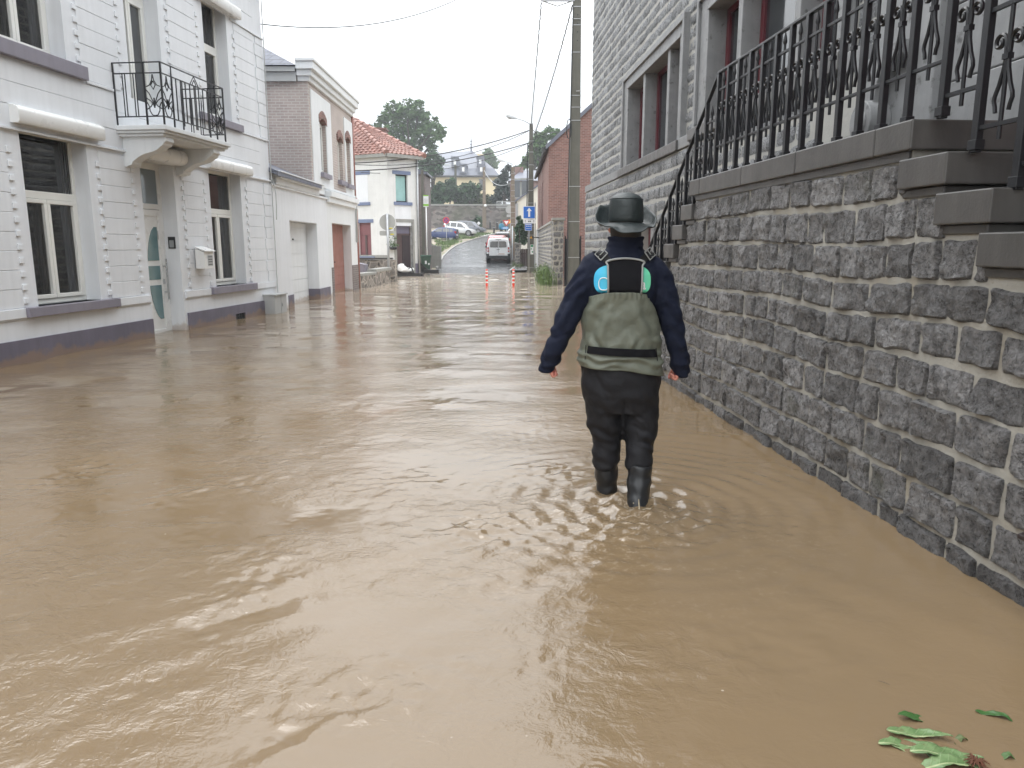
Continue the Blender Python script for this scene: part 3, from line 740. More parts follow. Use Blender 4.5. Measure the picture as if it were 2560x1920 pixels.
m = MB(); m.box(5.30-o5, 5.56-o5, -0.015, 0.0, -0.4, 0.84); m.box(8.16-o5, 9.14-o5, -0.015, 0.0, -0.4, 0.84); m.box(8.162-o5,8.18-o5,0.0,0.3,-0.4,0.84); m.build('brick_plinth', MT['brick_grey'], BH)
m = MB(); m.box(5.56-o5, 8.16-o5, 0.28, 0.34, -0.4, 2.15)
for k in range(9): m.box(5.56-o5, 8.16-o5, 0.268, 0.28, -0.3+k*0.28, -0.03+k*0.28)
gd2 = m.build('garage_door', MT['brown_door'], BH)
m = MB(); m.box(6.8-o5,6.9-o5,0.255,0.268,0.95,0.99); m.build('handle', MT['black_plastic'], gd2)

# ---------------------------------------------------------------- corner house with the clay tile roof
Bp, Rp, Lp = Vector((-6.03,37.0,0)), Vector((-4.72,38.2,0)), Vector((-9.6,38.95,0))
CH = thing('corner_house', 'white rough rendered corner house with a red clay tile roof', 'house', tuple(Bp))
def seg(a, b):                                   # frame along a wall from a to b: x along, y inward, z up (relative to CH)
    d = (b-a).normalized(); nrm = Vector((-d.y, d.x, 0))
    return Matrix(((d.x, nrm.x, 0, a.x-Bp.x), (d.y, nrm.y, 0, a.y-Bp.y), (0,0,1,0), (0,0,0,1))), (b-a).length
TR_, LR = seg(Bp, Rp); TL_, LL = seg(Lp, Bp)
def onwall(T, a, px, py):                        # pixel -> (s, z) on that wall
    d = Vector((T[0][0], T[1][0], 0)); nrm = Vector((d.y, -d.x, 0)); P = Vector((T[0][3]+Bp.x, T[1][3]+Bp.y, 0))
    r = ray(px, py); t = nrm.dot(P)/nrm.dot(Vector((r.x, r.y, 0))); p = Vector((0,0,CAM_H)) + r*t
    return (p-P).dot(d), p.z
EZ = 5.72
sR = lambda x, y: onwall(TR_, 0, x, y); sL = lambda x, y: onwall(TL_, 0, x, y)
uw = (sR(988.5,437)[0], sR(1018.5,437)[0], sR(1000,505)[1], sR(1000,436)[1])
dw = (sR(991,600)[0], sR(1031,600)[0], -0.3, sR(1010,556)[1])
lw_ = (sL(897,600)[0], sL(928,600)[0], sL(915,641)[1], sL(915,557)[1])
lu = (sL(892,450)[0], sL(919,450)[0], sL(905,506)[1], sL(905,437)[1])
m = MB(TR_); m.wallbox(0, LR, -0.4, EZ, 0.0, 0.4, [uw, dw]); m.box(LR-0.3, LR, 0.4, 7, -0.4, EZ); m.box(0.05,LR,1.2,1.25,-.3,5.5)
m.T = TL_; m.wallbox(0, LL, -0.4, EZ, 0.0, 0.4, [lw_]); m.box(0, 0.3, 0.4, 6, -0.4, EZ); m.box(0.3,LL,1.0,1.05,-.3,5.5)
m.build('wall', MT['white_rough'], CH)
def cw(T, o, mats, leaves=1, lint=True, depth=0.12, tr=None, lm='blue_lintel'):
    f, g = MB(T), MB(T); a, b, c, d = o
    f.box(a, b, depth, depth+.06, c, c+.06); f.box(a, b, depth, depth+.06, d-.06, d); f.box(a, a+.06, depth, depth+.06, c, d); f.box(b-.06, b, depth, depth+.06, c, d)
    if tr: f.box(a, b, depth, depth+.06, tr-.04, tr+.04)
    g.box(a+.05, b-.05, depth+.02, depth+.05, c+.05, d-.05)
    w = f.build('window', mats[0], CH); g.build('pane', mats[1], w)
    if lint: 
        l = MB(T); l.box(a-.18, b+.18, -0.025, 0.05, d, d+.17); l.build('lintel', MT[lm], w)
    l = MB(T); l.box(a-.14, b+.22, -0.07, 0.1, c-.15, c); l.build('window_sill', MT[lm], w)
    return w
cw(TR_, uw, (MT['black_plastic'], MT['curtain_teal']))
w = cw(TL_, lw_, (MT['maroon_shutter'], MT['maroon_shutter']), depth=0.1, tr=lw_[3]-0.55)
m = MB(TL_); c_ = (lw_[0]+lw_[1])/2; m.box(c_-0.06, c_+0.06, 0.085, 0.10, lw_[2]+.05, lw_[3]-.6); m.build('shutter_gap', MT['door_brown'], w)
m = MB(TL_); m.box(lu[0]-.3, lu[1], -0.012, 0.0, lu[2], lu[3]); bw_ = m.build('blocked_window', MT['white_paint'], CH)
m = MB(TL_); m.box(lu[0]-.4, lu[1]+.16, -0.025, 0.0, lu[3], lu[3]+.17); m.build('lintel', MT['blue_lintel'], bw_)
m = MB(TL_); m.box(lu[0]-.4, lu[1]+.12, -0.06, 0.0, lu[2]-.15, lu[2]); m.build('window_sill', MT['blue_lintel'], bw_)
m = MB(TR_); a, b, c, d = dw
m.box(a-.14, a, -0.03, 0.2, -0.3, d+.16); m.box(b, b+.12, -0.03, 0.2, -0.3, d+.16); m.box(a, b, -0.03, 0.2, d, d+.16)
ds = m.build('door_surround', MT['concrete'], CH)
m = MB(TR_); m.box(a, b, 0.20, 0.26, -0.3, d); m.box(a, b, 0.17, 0.2, d-.62, d-.55); dd = m.build('door', MT['door_brown'], CH)
m = MB(TR_); m.box(a+.05, b-.05, 0.185, 0.2, d-.54, d-.04); m.build('transom_pane', M('dull_violet_pane', lin(120,116,134), 0.2), dd)
m = MB(TR_); m.box((a+b)/2-.02, b-.06, 0.17, 0.2, 0.05, d-.64); m.build('open_leaf', M('dark_leaf', lin(58,50,54), 0.5), dd)
m = MB(TR_); m.box(b+.12, LR, -0.02, 0.0, -0.3, 0.62); m.build('grey_base', MT['plinth'], CH)
m = MB(TR_); m.box(uw[0]-.1,uw[1]+.15,-0.012,0.0,uw[2]-1.15,uw[2]-.15); m.build('smooth_render', MT['white_paint'], CH)
m = MB(TL_); m.box(0, LL, -0.03, 0.0, 0.95, 1.05); m.box(0,LL,-0.04,0,-.3,.95); m.build('plinth', MT['concrete'], CH)
# eaves and roof: two tiled slopes meeting at the hip over the bend
m = MB(TR_); m.box(-0.1, LR+0.25, -0.22, 0.02, EZ-0.02, EZ+0.14); m.T = TL_; m.box(0, LL+0.1, -0.22, 0.02, EZ-0.02, EZ+0.14)
m.build('gutter', MT['concrete'], CH)
apex = at(881, 299, 42.0) - Bp
hipB = Vector((0,0,EZ+0.12)) + (TR_.to_3x3() @ Vector((0,-0.26,0)))*0.5 + (TL_.to_3x3() @ Vector((0,-0.26,0)))*0.5
endR = TR_ @ Vector((LR+0.28, -0.24, EZ+0.12)); endL = TL_ @ Vector((0, -0.24, EZ+0.12))
apL = Vector((apex.x-5.0, apex.y+1.0, apex.z+0.3))
backR = endR + (TR_.to_3x3() @ Vector((0,8,0)))
def tiles(mb, A, Bq, C, Dq, nu, nv):             # roof slope A-B (eaves) to D-C (ridge); overlapping wavy rows
    nr = (Bq-A).cross(Dq-A)
    if nr.length < 1e-6: nr = (Bq-A).cross(C-A)
    nr.normalize()
    if nr.z < 0: nr = -nr
    rgt = random.Random(11)
    for j in range(nv):
        v0, v1 = j/nv, (j+1)/nv + 0.25/nv
        for i in range(nu):
            mb.tint = rgt.uniform(0.2, 0.8)
            def P(u, v, h): return (A.lerp(Bq, u)).lerp(Dq.lerp(C, u), min(v, 1)) + nr*h
            vs = []; kk = 6
            for q in range(kk+1):
                u = (i+q/kk)/nu; wv = 0.035*math.sin(2*math.pi*q/kk)
                vs += [P(u, v0, 0.07+wv), P(u, v1, 0.015+wv), P(u, v0, 0.02+wv)]
            fs = []
            for q in range(kk): fs += [(3*q,3*q+3,3*q+4,3*q+1),(3*q+2,3*q+5,3*q+3,3*q)]
            mb.add(vs, fs)
    mb.tint = 0.5
m = MB()
tiles(m, hipB, endR, apex, apex, 9, 17)
tiles(m, endL, hipB, apex, apL, 16, 17)
m.add([endR, backR, apex], [(0,1,2)]); m.add([apex, backR, backR+Vector((-6,3,0)), apL], [(0,1,2,3)])
def ridge(p, q, n):
    for k in range(n):
        a0, a1 = p.lerp(q, k/n), p.lerp(q, (k+1.12)/n)
        m.tint = rng.uniform(0.35, 0.8); m.tube([a0+Vector((0,0,0.05)), a1+Vector((0,0,0.02))], [0.15, 0.12], 8)
ridge(hipB, apex, 12); ridge(endR, apex, 12)
m.build('roof', MT['tile'], CH, smooth=30)
cc = at(947, 345, 42.5) - Bp
m = MB(); m.box(cc.x-0.42, cc.x+0.42, cc.y-0.3, cc.y+0.5, cc.z-1.6, cc.z+0.45); m.box(cc.x-0.47, cc.x+0.47, cc.y-0.35, cc.y+0.55, cc.z+0.40, cc.z+0.5)
m.build('chimney', MT['brick_red'], CH)
m = MB(TR_); m.tube([(LR-0.06,-0.07,-0.2),(LR-0.06,-0.07,EZ)], 0.05, 8); m.build('downpipe', MT['galv'], CH, smooth=True)
# hanging basket
hb = thing('hanging_basket', 'dark flower basket hung on the white corner house wall', 'flower basket', tuple(Bp + (TR_ @ Vector((0.12, -0.16, 1.42)))))
m = MB(); m.lathe([(0.03,-0.12),(0.16,-0.10),(0.2,0.0),(0.17,0.02)], (0,0,0), 12); m.build('bowl', MT['black_plastic'], hb, smooth=True)
m = MB()
for k in range(130):
    p = Vector((rng.gauss(0,.12), rng.gauss(0,.08), abs(rng.gauss(0,.25)))); d = Vector((rng.uniform(-1,1),rng.uniform(-1,1),rng.uniform(-1,1)))*0.05; q = Vector((rng.uniform(-1,1),rng.uniform(-1,1),rng.uniform(-1,1)))*0.05
    m.tint = rng.random(); m.add([p, p+d, p+d+q, p+q], [(0,1,2,3)])
m.build('foliage', MT['leaf_mid'], hb)
# low stone terrace wall in front of it
LWT = thing('terrace_wall', 'low grey stone terrace wall with coping in front of the corner house', 'wall', (-5.38, 26.3, 0))
pa, pb, pc = Vector((0,0,0)), Vector((0.23,2.0,0)), Vector((0.36,4.6,0))
def sheet(mb, p, q, z0, z1, th):
    d = (q-p).normalized(); n_ = Vector((-d.y, d.x, 0))*th
    mb.hexa([p+Vector((0,0,z0)), q+Vector((0,0,z0)), q+n_+Vector((0,0,z0)), p+n_+Vector((0,0,z0)), p+Vector((0,0,z1)), q+Vector((0,0,z1)), q+n_+Vector((0,0,z1)), p+n_+Vector((0,0,z1))])
m = MB(); sheet(m, pa, pb, -0.3, 0.42, 0.3); sheet(m, pb, pc, -0.3, 0.50, 0.3)
RUB = N('rubble_stone')
vo = RUB.n.new('ShaderNodeTexVoronoi'); vo.feature = 'DISTANCE_TO_EDGE'; vo.inputs['Scale'].default_value = 3.4
RUB.lk(RUB.tc, vo.inputs['Vector']); ed = RUB.mr(vo.outputs['Distance'], 0.02, 0.10, 0, 1)
vb = RUB.n.new('ShaderNodeTexVoronoi'); vb.inputs['Scale'].default_value = 3.4; RUB.lk(RUB.tc, vb.inputs['Vector'])
bw = RUB.n.new('ShaderNodeRGBToBW'); RUB.lk(vb.outputs['Color'], bw.inputs[0])
cst = RUB.mul(lin(128,122,116), RUB.mr(bw.outputs[0], 0.2, 0.8, 0.5, 1.25)); cst = RUB.mul(cst, RUB.mr(RUB.noise(9,5), .3,.7,.75,1.2))
MT['rubble'] = RUB.fin(RUB.mix(ed, lin(168,160,150), cst), 0.7, RUB.bump(RUB.math('ADD', ed, RUB.math('MULTIPLY', RUB.noise(14,5), 0.5)), 0.6, 0.03))
m.build('wall', MT['rubble'], LWT)
m = MB(); sheet(m, pa+Vector((-.02,-.02,0)), pb+Vector((.03,-.0,0)), 0.42, 0.52, 0.36); sheet(m, pb+Vector((.03,0,0)), pc+Vector((.04,.1,0)), 0.50, 0.62, 0.36); m.build('coping', MT['concrete'], LWT, bevel=0.01)
m = MB(); m.box(-1.6, 0.3, 5.2, 5.5, -0.3, 0.9); m.box(-0.1,0.5,4.9,5.5,-0.3,0.92); m.build('inner_wall', MT['rubble'], LWT)
m = MB(); m.box(-2.0, 0.35, 5.15, 5.55, 0.93, 1.0); m.build('terrace_slab', MT['cap_stone'], LWT)
m = MB(); m.box(-1.5,-1.46,1.0,1.04,-.2,.9); m.prism([(-1.6,-.2),(-0.5,-.2),(-0.5,.75),(-1.0,.85),(-1.6,.8)], 'y', 3.6, 4.3); m.build('covered_table', MT['sill'], LWT)
# ---------------------------------------------------------------- rough stone masonry
def stone_mat(name, base, base2, mortar_c, rough, wet, lichen=None, bs=1.0):
    a = N(name)
    t = a.attr('tint')
    n1 = a.noise(6*bs, 8, 0.68); n2 = a.noise(34*bs, 8, 0.75, dist=0.5)
    c = a.mix(a.mr(n1, 0.35, 0.68, 0, 1), base, base2)
    c = a.mul(c, a.mr(t, 0, 1, 0.62, 1.40)); c = a.mul(c, a.mr(n2, 0.40, 0.62, 0.42, 1.62))
    if lichen: c = a.mix(a.mr(a.noise(2.4*bs, 6, 0.7), 0.60, 0.72, 0, 0.55), c, lichen)
    if name == 'dark_wet_stone':                   # a little moss, and stone soaked above the flood line
        c = a.mix(a.mr(a.noise(1.5, 6, 0.7), 0.60, 0.70, 0, 0.35), c, lin(84,88,62))
        sp = a.n.new('ShaderNodeSeparateXYZ'); a.lk(a.tc, sp.inputs[0])
        c = a.mul(c, a.mr(a.math('SUBTRACT', sp.outputs['Z'], a.mr(a.noise(4, 4, .6), .3, .7, 0, .14)), 0.0, 0.10, 0.62, 1.0))
    h = a.math('ADD', a.math('MULTIPLY', a.noise(15*bs, 9, 0.76, dist=0.8), 1.0), a.math('MULTIPLY', a.noise(70*bs, 4, 0.65), 0.4))
    return a.fin(c, a.mr(n2, 0.3, 0.7, rough-0.13, rough+0.13), a.bump(h, 1.0, 0.05), spec=wet)
MT['stone_dark'] = stone_mat('dark_wet_stone', lin(129,128,129), lin(97,95,95), None, 0.32, 0.65, lin(128,120,110))
MT['stone_light'] = stone_mat('grey_limestone', lin(146,148,150), lin(120,122,125), None, 0.6, 0.4, lin(182,182,178))
MT['mortar'] = M('pale_mortar', lin(158,155,147), 0.75, 0.14, 4, 0.6, 45, 0.01, col2=lin(140,130,112), c2=(0.55,0.75), c2s=2.2)
MT['mortar_light'] = M('light_mortar', lin(166,165,160), 0.8, 0.10, 4, 0.5, 45, 0.01)
def masonry(mb, s0, s1, rows, wmin, wmax, gap, depth, res, seed, clip, o, y0=0.0, rough=0.016, jit=0.010, wav=0.0):
    rg = random.Random(seed)
    for ri, (zb, zt) in enumerate(rows):
        s = s0 - rg.uniform(0, wmax)
        while s < s1:
            w = rg.uniform(wmin, wmax)
            if rg.random() < 0.15: w *= 0.65
            for (a, b, c, d) in clip(s+gap/2, s+w-gap/2, zb+gap/2, zt-gap/2):
                if b-a < 0.05 or d-c < 0.04: continue
                nu, nv = max(3, int((b-a)/res)), max(3, int((d-c)/res))
                kx, kz, pr = rg.uniform(-.5,.5), rg.uniform(-.5,.5), depth*rg.uniform(0.65, 1.15)
                sd_ = rg.uniform(0, 100); tn = min(1, max(0, rg.gauss(0.45, 0.24)))
                vs = []
                for j in range(nv+1):
                    v = 0.5-0.5*math.cos(math.pi*j/nv) if nv > 4 else j/nv
                    for i in range(nu+1):
                        u = 0.5-0.5*math.cos(math.pi*i/nu) if nu > 4 else i/nu
                        x, z = a+(b-a)*u, c+(d-c)*v
                        eu, ev_ = min(u,1-u)*(b-a), min(v,1-v)*(d-c)
                        # round the corners a little and let the edges wander
                        cr = max(0, 1-math.hypot(eu, ev_)/0.03)
                        cx, cz = (a+b)/2, (c+d)/2
                        x += (cx-x)*0.025*cr; z += (cz-z)*0.05*cr
                        jx = noise.noise(Vector((x*9, z*9, sd_))); jz = noise.noise(Vector((x*9+40, z*9, sd_)))
                        x += jx*jit; z += jz*jit
                        ee = min(eu, ev_)
                        pf = sstep(0.0, 0.011, ee)
                        h = pr*pf*(1+0.5*(kx*(u-.5)+kz*(v-.5))*2) + pf*rough*(noise.fractal(Vector((x*7, z*7, sd_)), 0.75, 2.1, 4)+0.55*noise.fractal(Vector((x*22, z*22, sd_+9)), 0.9, 2.0, 2))
                        h = max(h, 0.004*pf)
                        if ee <= 1e-6: h = -0.006
                        zz = z + wav*noise.noise(Vector((x*0.9, zb*3, 5.0)))
                        vs.append((x, y0+o*h, zz))
                fs = [(j*(nu+1)+i, j*(nu+1)+i+1, (j+1)*(nu+1)+i+1, (j+1)*(nu+1)+i) for j in range(nv) for i in range(nu)]
                if o > 0: fs = [f[::-1] for f in fs]
                mb.add(vs, fs, 0, [tn]*len(vs))
            s += w
def subtract(rect, holes):
    out = [rect]
    for h in holes:
        nxt = []
        for (a, b, c, d) in out:
            if h[1] <= a or h[0] >= b or h[3] <= c or h[2] >= d: nxt.append((a,b,c,d)); continue
            if h[0] > a: nxt.append((a, h[0]-0.004, c, d))
            if h[1] < b: nxt.append((h[1]+0.004, b, c, d))
            aa, bb = max(a, h[0]), min(b, h[1])
            if h[2] > c+0.03: nxt.append((aa, bb, c, h[2]-0.004))
            if h[3] < d-0.03: nxt.append((aa, bb, h[3]+0.004, d))
        out = nxt
    return out

# ---------------------------------------------------------------- stone stair in front of the stone building
RA = math.radians(90+4.5)
ST = thing('stone_stair', 'dark rough stone stair wall with grey capping, steps descending at both ends', 'stair', (2.095, 2.811, 0), RA)
far_steps = [(4.42+0.275*k, 4.74+0.275*k, 1.85-0.185*k) for k in range(10)]
near_steps = [(1.06-0.32*k, 0.715-0.32*k, 1.88-0.185*k) for k in range(10)]
LZ0, LZ1, LS0, LS1 = 1.925, 2.07, 1.01, 4.52
def top_at(s):
    if LS0+0.04 <= s <= LS1-0.1: return LZ0-0.045
    z = -1
    if s > LS1-0.1:
        for a, b, t in far_steps:
            if s <= b-0.12: return t-0.20
        return -1
    for a, b, t in near_steps:
        if s >= b+0.02: return t-0.20
    return -1
rows = []; z = 1.885; k = 0; rr_ = random.Random(4)
while z > -0.35:
    h = rr_.choice((0.205, 0.195, 0.215, 0.185)); rows.append((z-h, z)); z -= h
def clip_stair(a, b, c, d):
    # split where the stepped top changes
    cuts = sorted({a, b, *[x for x in [s_[1]-0.12 for s_ in far_steps]+[LS1-0.1, LS0+0.04]+[s_[1]+0.02 for s_ in near_steps] if a < x < b]})
    parts, cur = [], None
    for p, q in zip(cuts, cuts[1:]):
        t = top_at((p+q)/2)
        if t > c+0.05: parts.append((p, q, c, min(d, t)))
    # merge neighbours that have the same top
    res = []
    for p in parts:
        if res and abs(res[-1][1]-p[0]) < 1e-6 and abs(res[-1][3]-p[3]) < 1e-6: res[-1] = (res[-1][0], p[1], p[2], p[3])
        else: res.append(p)
    return res
m = MB()
masonry(m, -1.9, 7.2, rows, 0.21, 0.42, 0.018, 0.022, 0.0155, 21, clip_stair, +1, 0.0, 0.020, 0.012, 0.03)
prof = [(near_steps[9][1]+0.02, -0.5)]
for k in range(9, -1, -1):
    t = near_steps[k][2]-0.19
    prof += [(near_steps[k][1]+0.02, t), ((near_steps[k-1][1]+0.02) if k else LS0+0.04, t)]
prof += [(LS0+0.04, LZ0), (LS1-0.1, LZ0)]; prev = LS1-0.1
for a, b, t in far_steps: prof += [(prev, t-0.19), (b-0.12, t-0.19)]; prev = b-0.12
prof += [(prev, -0.5)]
m.mi = 1
m.prism(prof, 'y', -1.0, 0.002)
m.build('wall', [MT['stone_dark'], MT['mortar']], ST, smooth=50)
m = MB()
cuts = [LS0, 1.34, 2.28, 3.22, LS1-0.30, LS1]
for a, b in zip(cuts, cuts[1:]): m.box(a+0.003, b-0.003, -1.03, 0.045, LZ0, LZ1)
m.build('capping', MT['cap_stone'], ST, bevel=0.008)
m = MB(); m.box(LS0+0.05, LS1-0.12, -1.0, 0.018, LZ0-0.045, LZ0-0.002); m.build('capping_bed', MT['cap_stone'], ST)
for a, b, t in far_steps:
    m = MB(); m.box(a-0.02, b, -1.03, 0.05, t-0.145, t); m.box(a-0.02, b-0.07, -1.0, 0.015, t-0.19, t-0.146); m.build('step', MT['cap_stone'], ST, bevel=0.007)
for a, b, t in near_steps:
    m = MB(); m.box(b, a+0.03, -1.03, 0.05, t-0.145, t); m.box(b+0.05, a+0.03, -1.0, 0.015, t-0.19, t-0.146); m.build('step', MT['cap_stone'], ST, bevel=0.007)

# wrought iron railing bolted to it
RL = thing('iron_railing', 'black wrought iron railing with scrolls and spear bars along the stone stair', 'railing', (2.095, 2.811, 0), RA)
YR = -0.06
P_, T_, SP_, SC_, RB_ = [], MB(), [], [], []
def post(s, z0, z1):
    q = MB(); q.box(s-0.020, s+0.020, YR-0.017, YR+0.017, z0-0.01, z1); q.box(s-0.027, s+0.027, YR-0.024, YR+0.024, z0, z0+0.045)
    q.build('post', MT['black_iron'], RL, bevel=0.002, seg=1)
def scroll_bar(s, zl, zu, w=0.245):
    """spear bar with a pair of C scrolls clipped to it, between rails at zl and zu"""
    q = MB()
    q.tube([(s,YR,zl-0.065),(s,YR,zu+0.05)], 0.0098, 8)
    q.tube([(s,YR,zu+0.045),(s,YR,zu+0.065),(s,YR,zu+0.085),(s,YR,zu+0.14)], [0.008,0.016,0.014,0.001], 8)
    zc = zl + (zu-zl)*0.56
    for sg in (-1, 1):
        pts = []
        for k in range(15):                      # the curl
            t = k/14; ang = math.pi - (1-t)*math.pi*2.3; r = 0.037*(0.30+0.70*t)
            pts.append((0.052+math.cos(ang)*r*1.0, zc+0.066+math.sin(ang)*r))
        pts += [(0.0125, zc+0.03), (0.010, zc-0.01), (0.015, zc-0.05), (0.032, zc-0.11), (0.052, zc-0.155), (0.055, zc-0.175), (0.045, zc-0.20), (0.040, zc-0.225)]
        # smooth join
        P3 = [(s+sg*x, YR, z) for x, z in pts]
        q.tube(P3, 0.0082, 6, sx=1.35)
    q.box(s-0.018, s+0.018, YR-0.014, YR+0.014, zc-0.012, zc+0.012)
    q.build('scroll_bar', MT['black_iron'], RL, smooth=50)
NP = 12; sp0, sp1 = 1.23, 4.11; st_ = (sp1-sp0)/NP
for k in range(NP+1): post(sp0+st_*k, LZ1, 2.955)
for k in range(NP): scroll_bar(sp0+st_*(k+0.5), 2.33, 2.81)
post(0.945, LZ1, 3.1); scroll_bar((0.945+sp0)/2, 2.33, 2.81)
m = MB(); m.bar((0.72,YR,2.96),(4.13,YR,2.96),0.034,0.02)
fe = (6.62, 1.20)
m.bar((4.11,YR,2.955),(fe[0],YR,fe[1]),0.034,0.02)
m.bar((0.95,YR,2.955),(-1.3,YR,2.955-2.25*0.578),0.034,0.02)
m.build('handrail', MT['black_iron'], RL, bevel=0.004)
m = MB()
for z in (2.33, 2.81): m = MB(); m.bar((0.945,YR,z),(4.11,YR,z),0.018,0.018); m.build('rail', MT['black_iron'], RL, bevel=0.002)
hs = [4.11] + [4.40+0.275*k for k in range(9)]
for k in range(9):
    a, b = hs[k], hs[k+1]; t = far_steps[k][2]
    topz = 2.955-(b-4.11)*0.70
    post(b, t if k < 9 else 0, topz)
    zl, zu = t+0.26, t+0.72
    
    for z in (zl, zu): m = MB(); m.bar((a,YR,z),(b,YR,z),0.016,0.016); m.build('rail', MT['black_iron'], RL)
    scroll_bar((a+b)/2, zl, zu)
ns = [0.945, 0.68, 0.40, 0.08, -0.24, -0.56, -0.88, -1.2]
for k in range(7):
    a, b = ns[k], ns[k+1]; t = near_steps[k][2]
    post(b, t, t+1.05-(0.0 if k < 2 else 0.0))
    zl, zu = t+0.28, t+0.77
    
    for z in (zl, zu): m = MB(); m.bar((a,YR,z),(b,YR,z),0.018,0.018); m.build('rail', MT['black_iron'], RL)
    scroll_bar((a+b)/2, zl, zu)

# ---------------------------------------------------------------- the tall stone building behind the stair
SB_ = thing('stone_building', 'tall grey rough stone building with maroon framed mullioned windows', 'building', (3.142, 2.893, 0), math.radians(90+3.4))
BH1 = 9.4; SC1 = 17.55
W1 = (8.77, 13.20, 2.90, 4.84); W2 = (3.80, 8.15, 2.95, 4.84); DR = (-1.6, 3.44, 1.9, 5.2)
BD = (10.2, 11.25, -0.4, 1.95)
UP = [(9.3,12.7,6.6,8.4),(4.3,7.7,6.6,8.4)]
allh = [W1, W2, DR, BD] + UP
m = MB(); rows = []; z = 3.06; rr_ = random.Random(8)
while z < BH1: h = rr_.choice((0.185,0.2,0.21)); rows.append((z, z+h)); z += h
def clip_b(a, b, c, d):
    b = min(b, SC1+0.01); a = max(a, -6)
    return subtract((a,b,c,d), allh) if b-a > 0.05 else []
masonry(m, 3.4, SC1, rows, 0.22, 0.50, 0.002, 0.014, 0.045, 31, clip_b, +1, 0.0, 0.016, 0.008, 0.012)
rows2 = []; z = 2.87
while z > -0.4: h = rr_.choice((0.2,0.21,0.225)); rows2.append((z-h, z)); z -= h
def clip_b2(a, b, c, d):
    b = min(b, SC1+0.17)
    return subtract((a,b,c,d), [W1, W2, DR, BD]) if b-a > 0.05 else []
masonry(m, 4.4, SC1+0.15, rows2, 0.26, 0.5, 0.003, 0.016, 0.048, 32, clip_b2, +1, 0.10, 0.016, 0.008, 0.012)
# the near part of the wall, beyond the frame of the photograph
def clip_b3(a, b, c, d): return subtract((a,min(b,3.4),c,d), allh) if min(b,3.4)-a > 0.05 else []
masonry(m, -6, 3.4, [(0.4*k, 0.4*k+0.4) for k in range(23)], 0.5, 0.8, 0.024, 0.026, 0.12, 33, clip_b3, +1, 0.0, 0.014, 0.006)
m.mi = 1
m.wallbox(-6, SC1, 2.87, BH1, -0.5, 0.002, allh); m.wallbox(3.4, SC1+0.15, -0.5, 2.87, -0.5, 0.102, [W1,W2,DR,BD]); m.wallbox(-6, 3.4, -0.5, 2.87, -0.5, 0.001, [DR])
for h in allh: m.box(h[0]-.2, h[1]+.2, -0.62, -0.55, h[2]-.2, h[3]+.2)
# far end wall of the building, faced with stone too
m.box(SC1-0.3, SC1+0.0, -8, -0.5, -0.5, BH1); m.box(-6, -5.7, -8, -.5, -.5, BH1); m.box(-5.7,SC1-.3,-8,-7.7,-.5,BH1)
m.build('wall', [MT['stone_light'], MT['mortar_light']], SB_, smooth=50)
m = MB(); m.box(-6.3, SC1+.3, -8.3, 0.35, BH1, BH1+0.25); m.prism([(-8.3,BH1+.25),(0.35,BH1+.25),(-4,BH1+3.4)], 'x', -6.3, SC1+.3); m.build('roof', MT['slate'], SB_)
for a, b in ((13.20, SC1+0.16), (3.44, 3.80), (8.15, 8.77)):
    m = MB(); m.box(a, b, -0.05, 0.125, 2.885, 3.05); m.build('string_course', MT['cut_stone'], SB_, bevel=0.008)
def stone_window(W_, lights, z0=3.05, z1=4.56):
    a, b, c, d = W_
    f = MB()
    f.box(a, lights[-1][0] if False else a+0.30, -0.22, 0.06, c+0.13, d); f.box(b-0.43, b, -0.22, 0.06, c+0.13, d)
    f.box(a+0.30, b-0.43, -0.22, 0.06, z1, d)
    f.box(a+0.26, b-0.39, 0.06, 0.075, z1-0.0, z1+0.05); f.box(a, b, 0.06, 0.10, d-0.09, d); f.box(a, a+0.09, 0.06, 0.10, c+0.13, d-.09); f.box(b-0.09, b, 0.06, 0.10, c+0.13, d-.09)
    for (p, q) in lights: f.box(p, q, -0.20, 0.03, c+0.13, z1)
    w = f.build('stone_window', MT['cut_stone'], SB_, bevel=0.006)
    s_ = MB(); s_.box(a-0.02, b+0.02, -0.25, 0.16, c-0.02, c+0.13); s_.build('window_sill', MT['cap_stone'], w, bevel=0.008)
    xs_ = [a+0.30] + [v for l in lights for v in l] + [b-0.43]
    fr, g = MB(), MB()
    for k in range(0, len(xs_), 2):
        p, q = xs_[k], xs_[k+1]
        y0, y1 = -0.26, -0.19
        for r in ((p,q,c+.13,c+.20),(p,q,z1-.07,z1),(p,p+.10,c+.20,z1-.07),(q-.10,q,c+.20,z1-.07)): fr.box(r[0],r[1],y0,y1,r[2],r[3])
        g.box(p+.09, q-.09, y0+.02, y0+.035, c+.19, z1-.06)
    fr.build('maroon_frame', MT['maroon'], w, bevel=0.004); g.build('pane', MT['glass'], w)
    cu = MB()
    return w
stone_window(W1, [(9.73,9.88),(11.42,11.58)])
stone_window(W2, [(4.90,5.03),(6.52,6.66)])
for u in UP: window(SB_, u[0], u[1], u[2], u[3], 0.2, 1, None, 2, 'maroon')
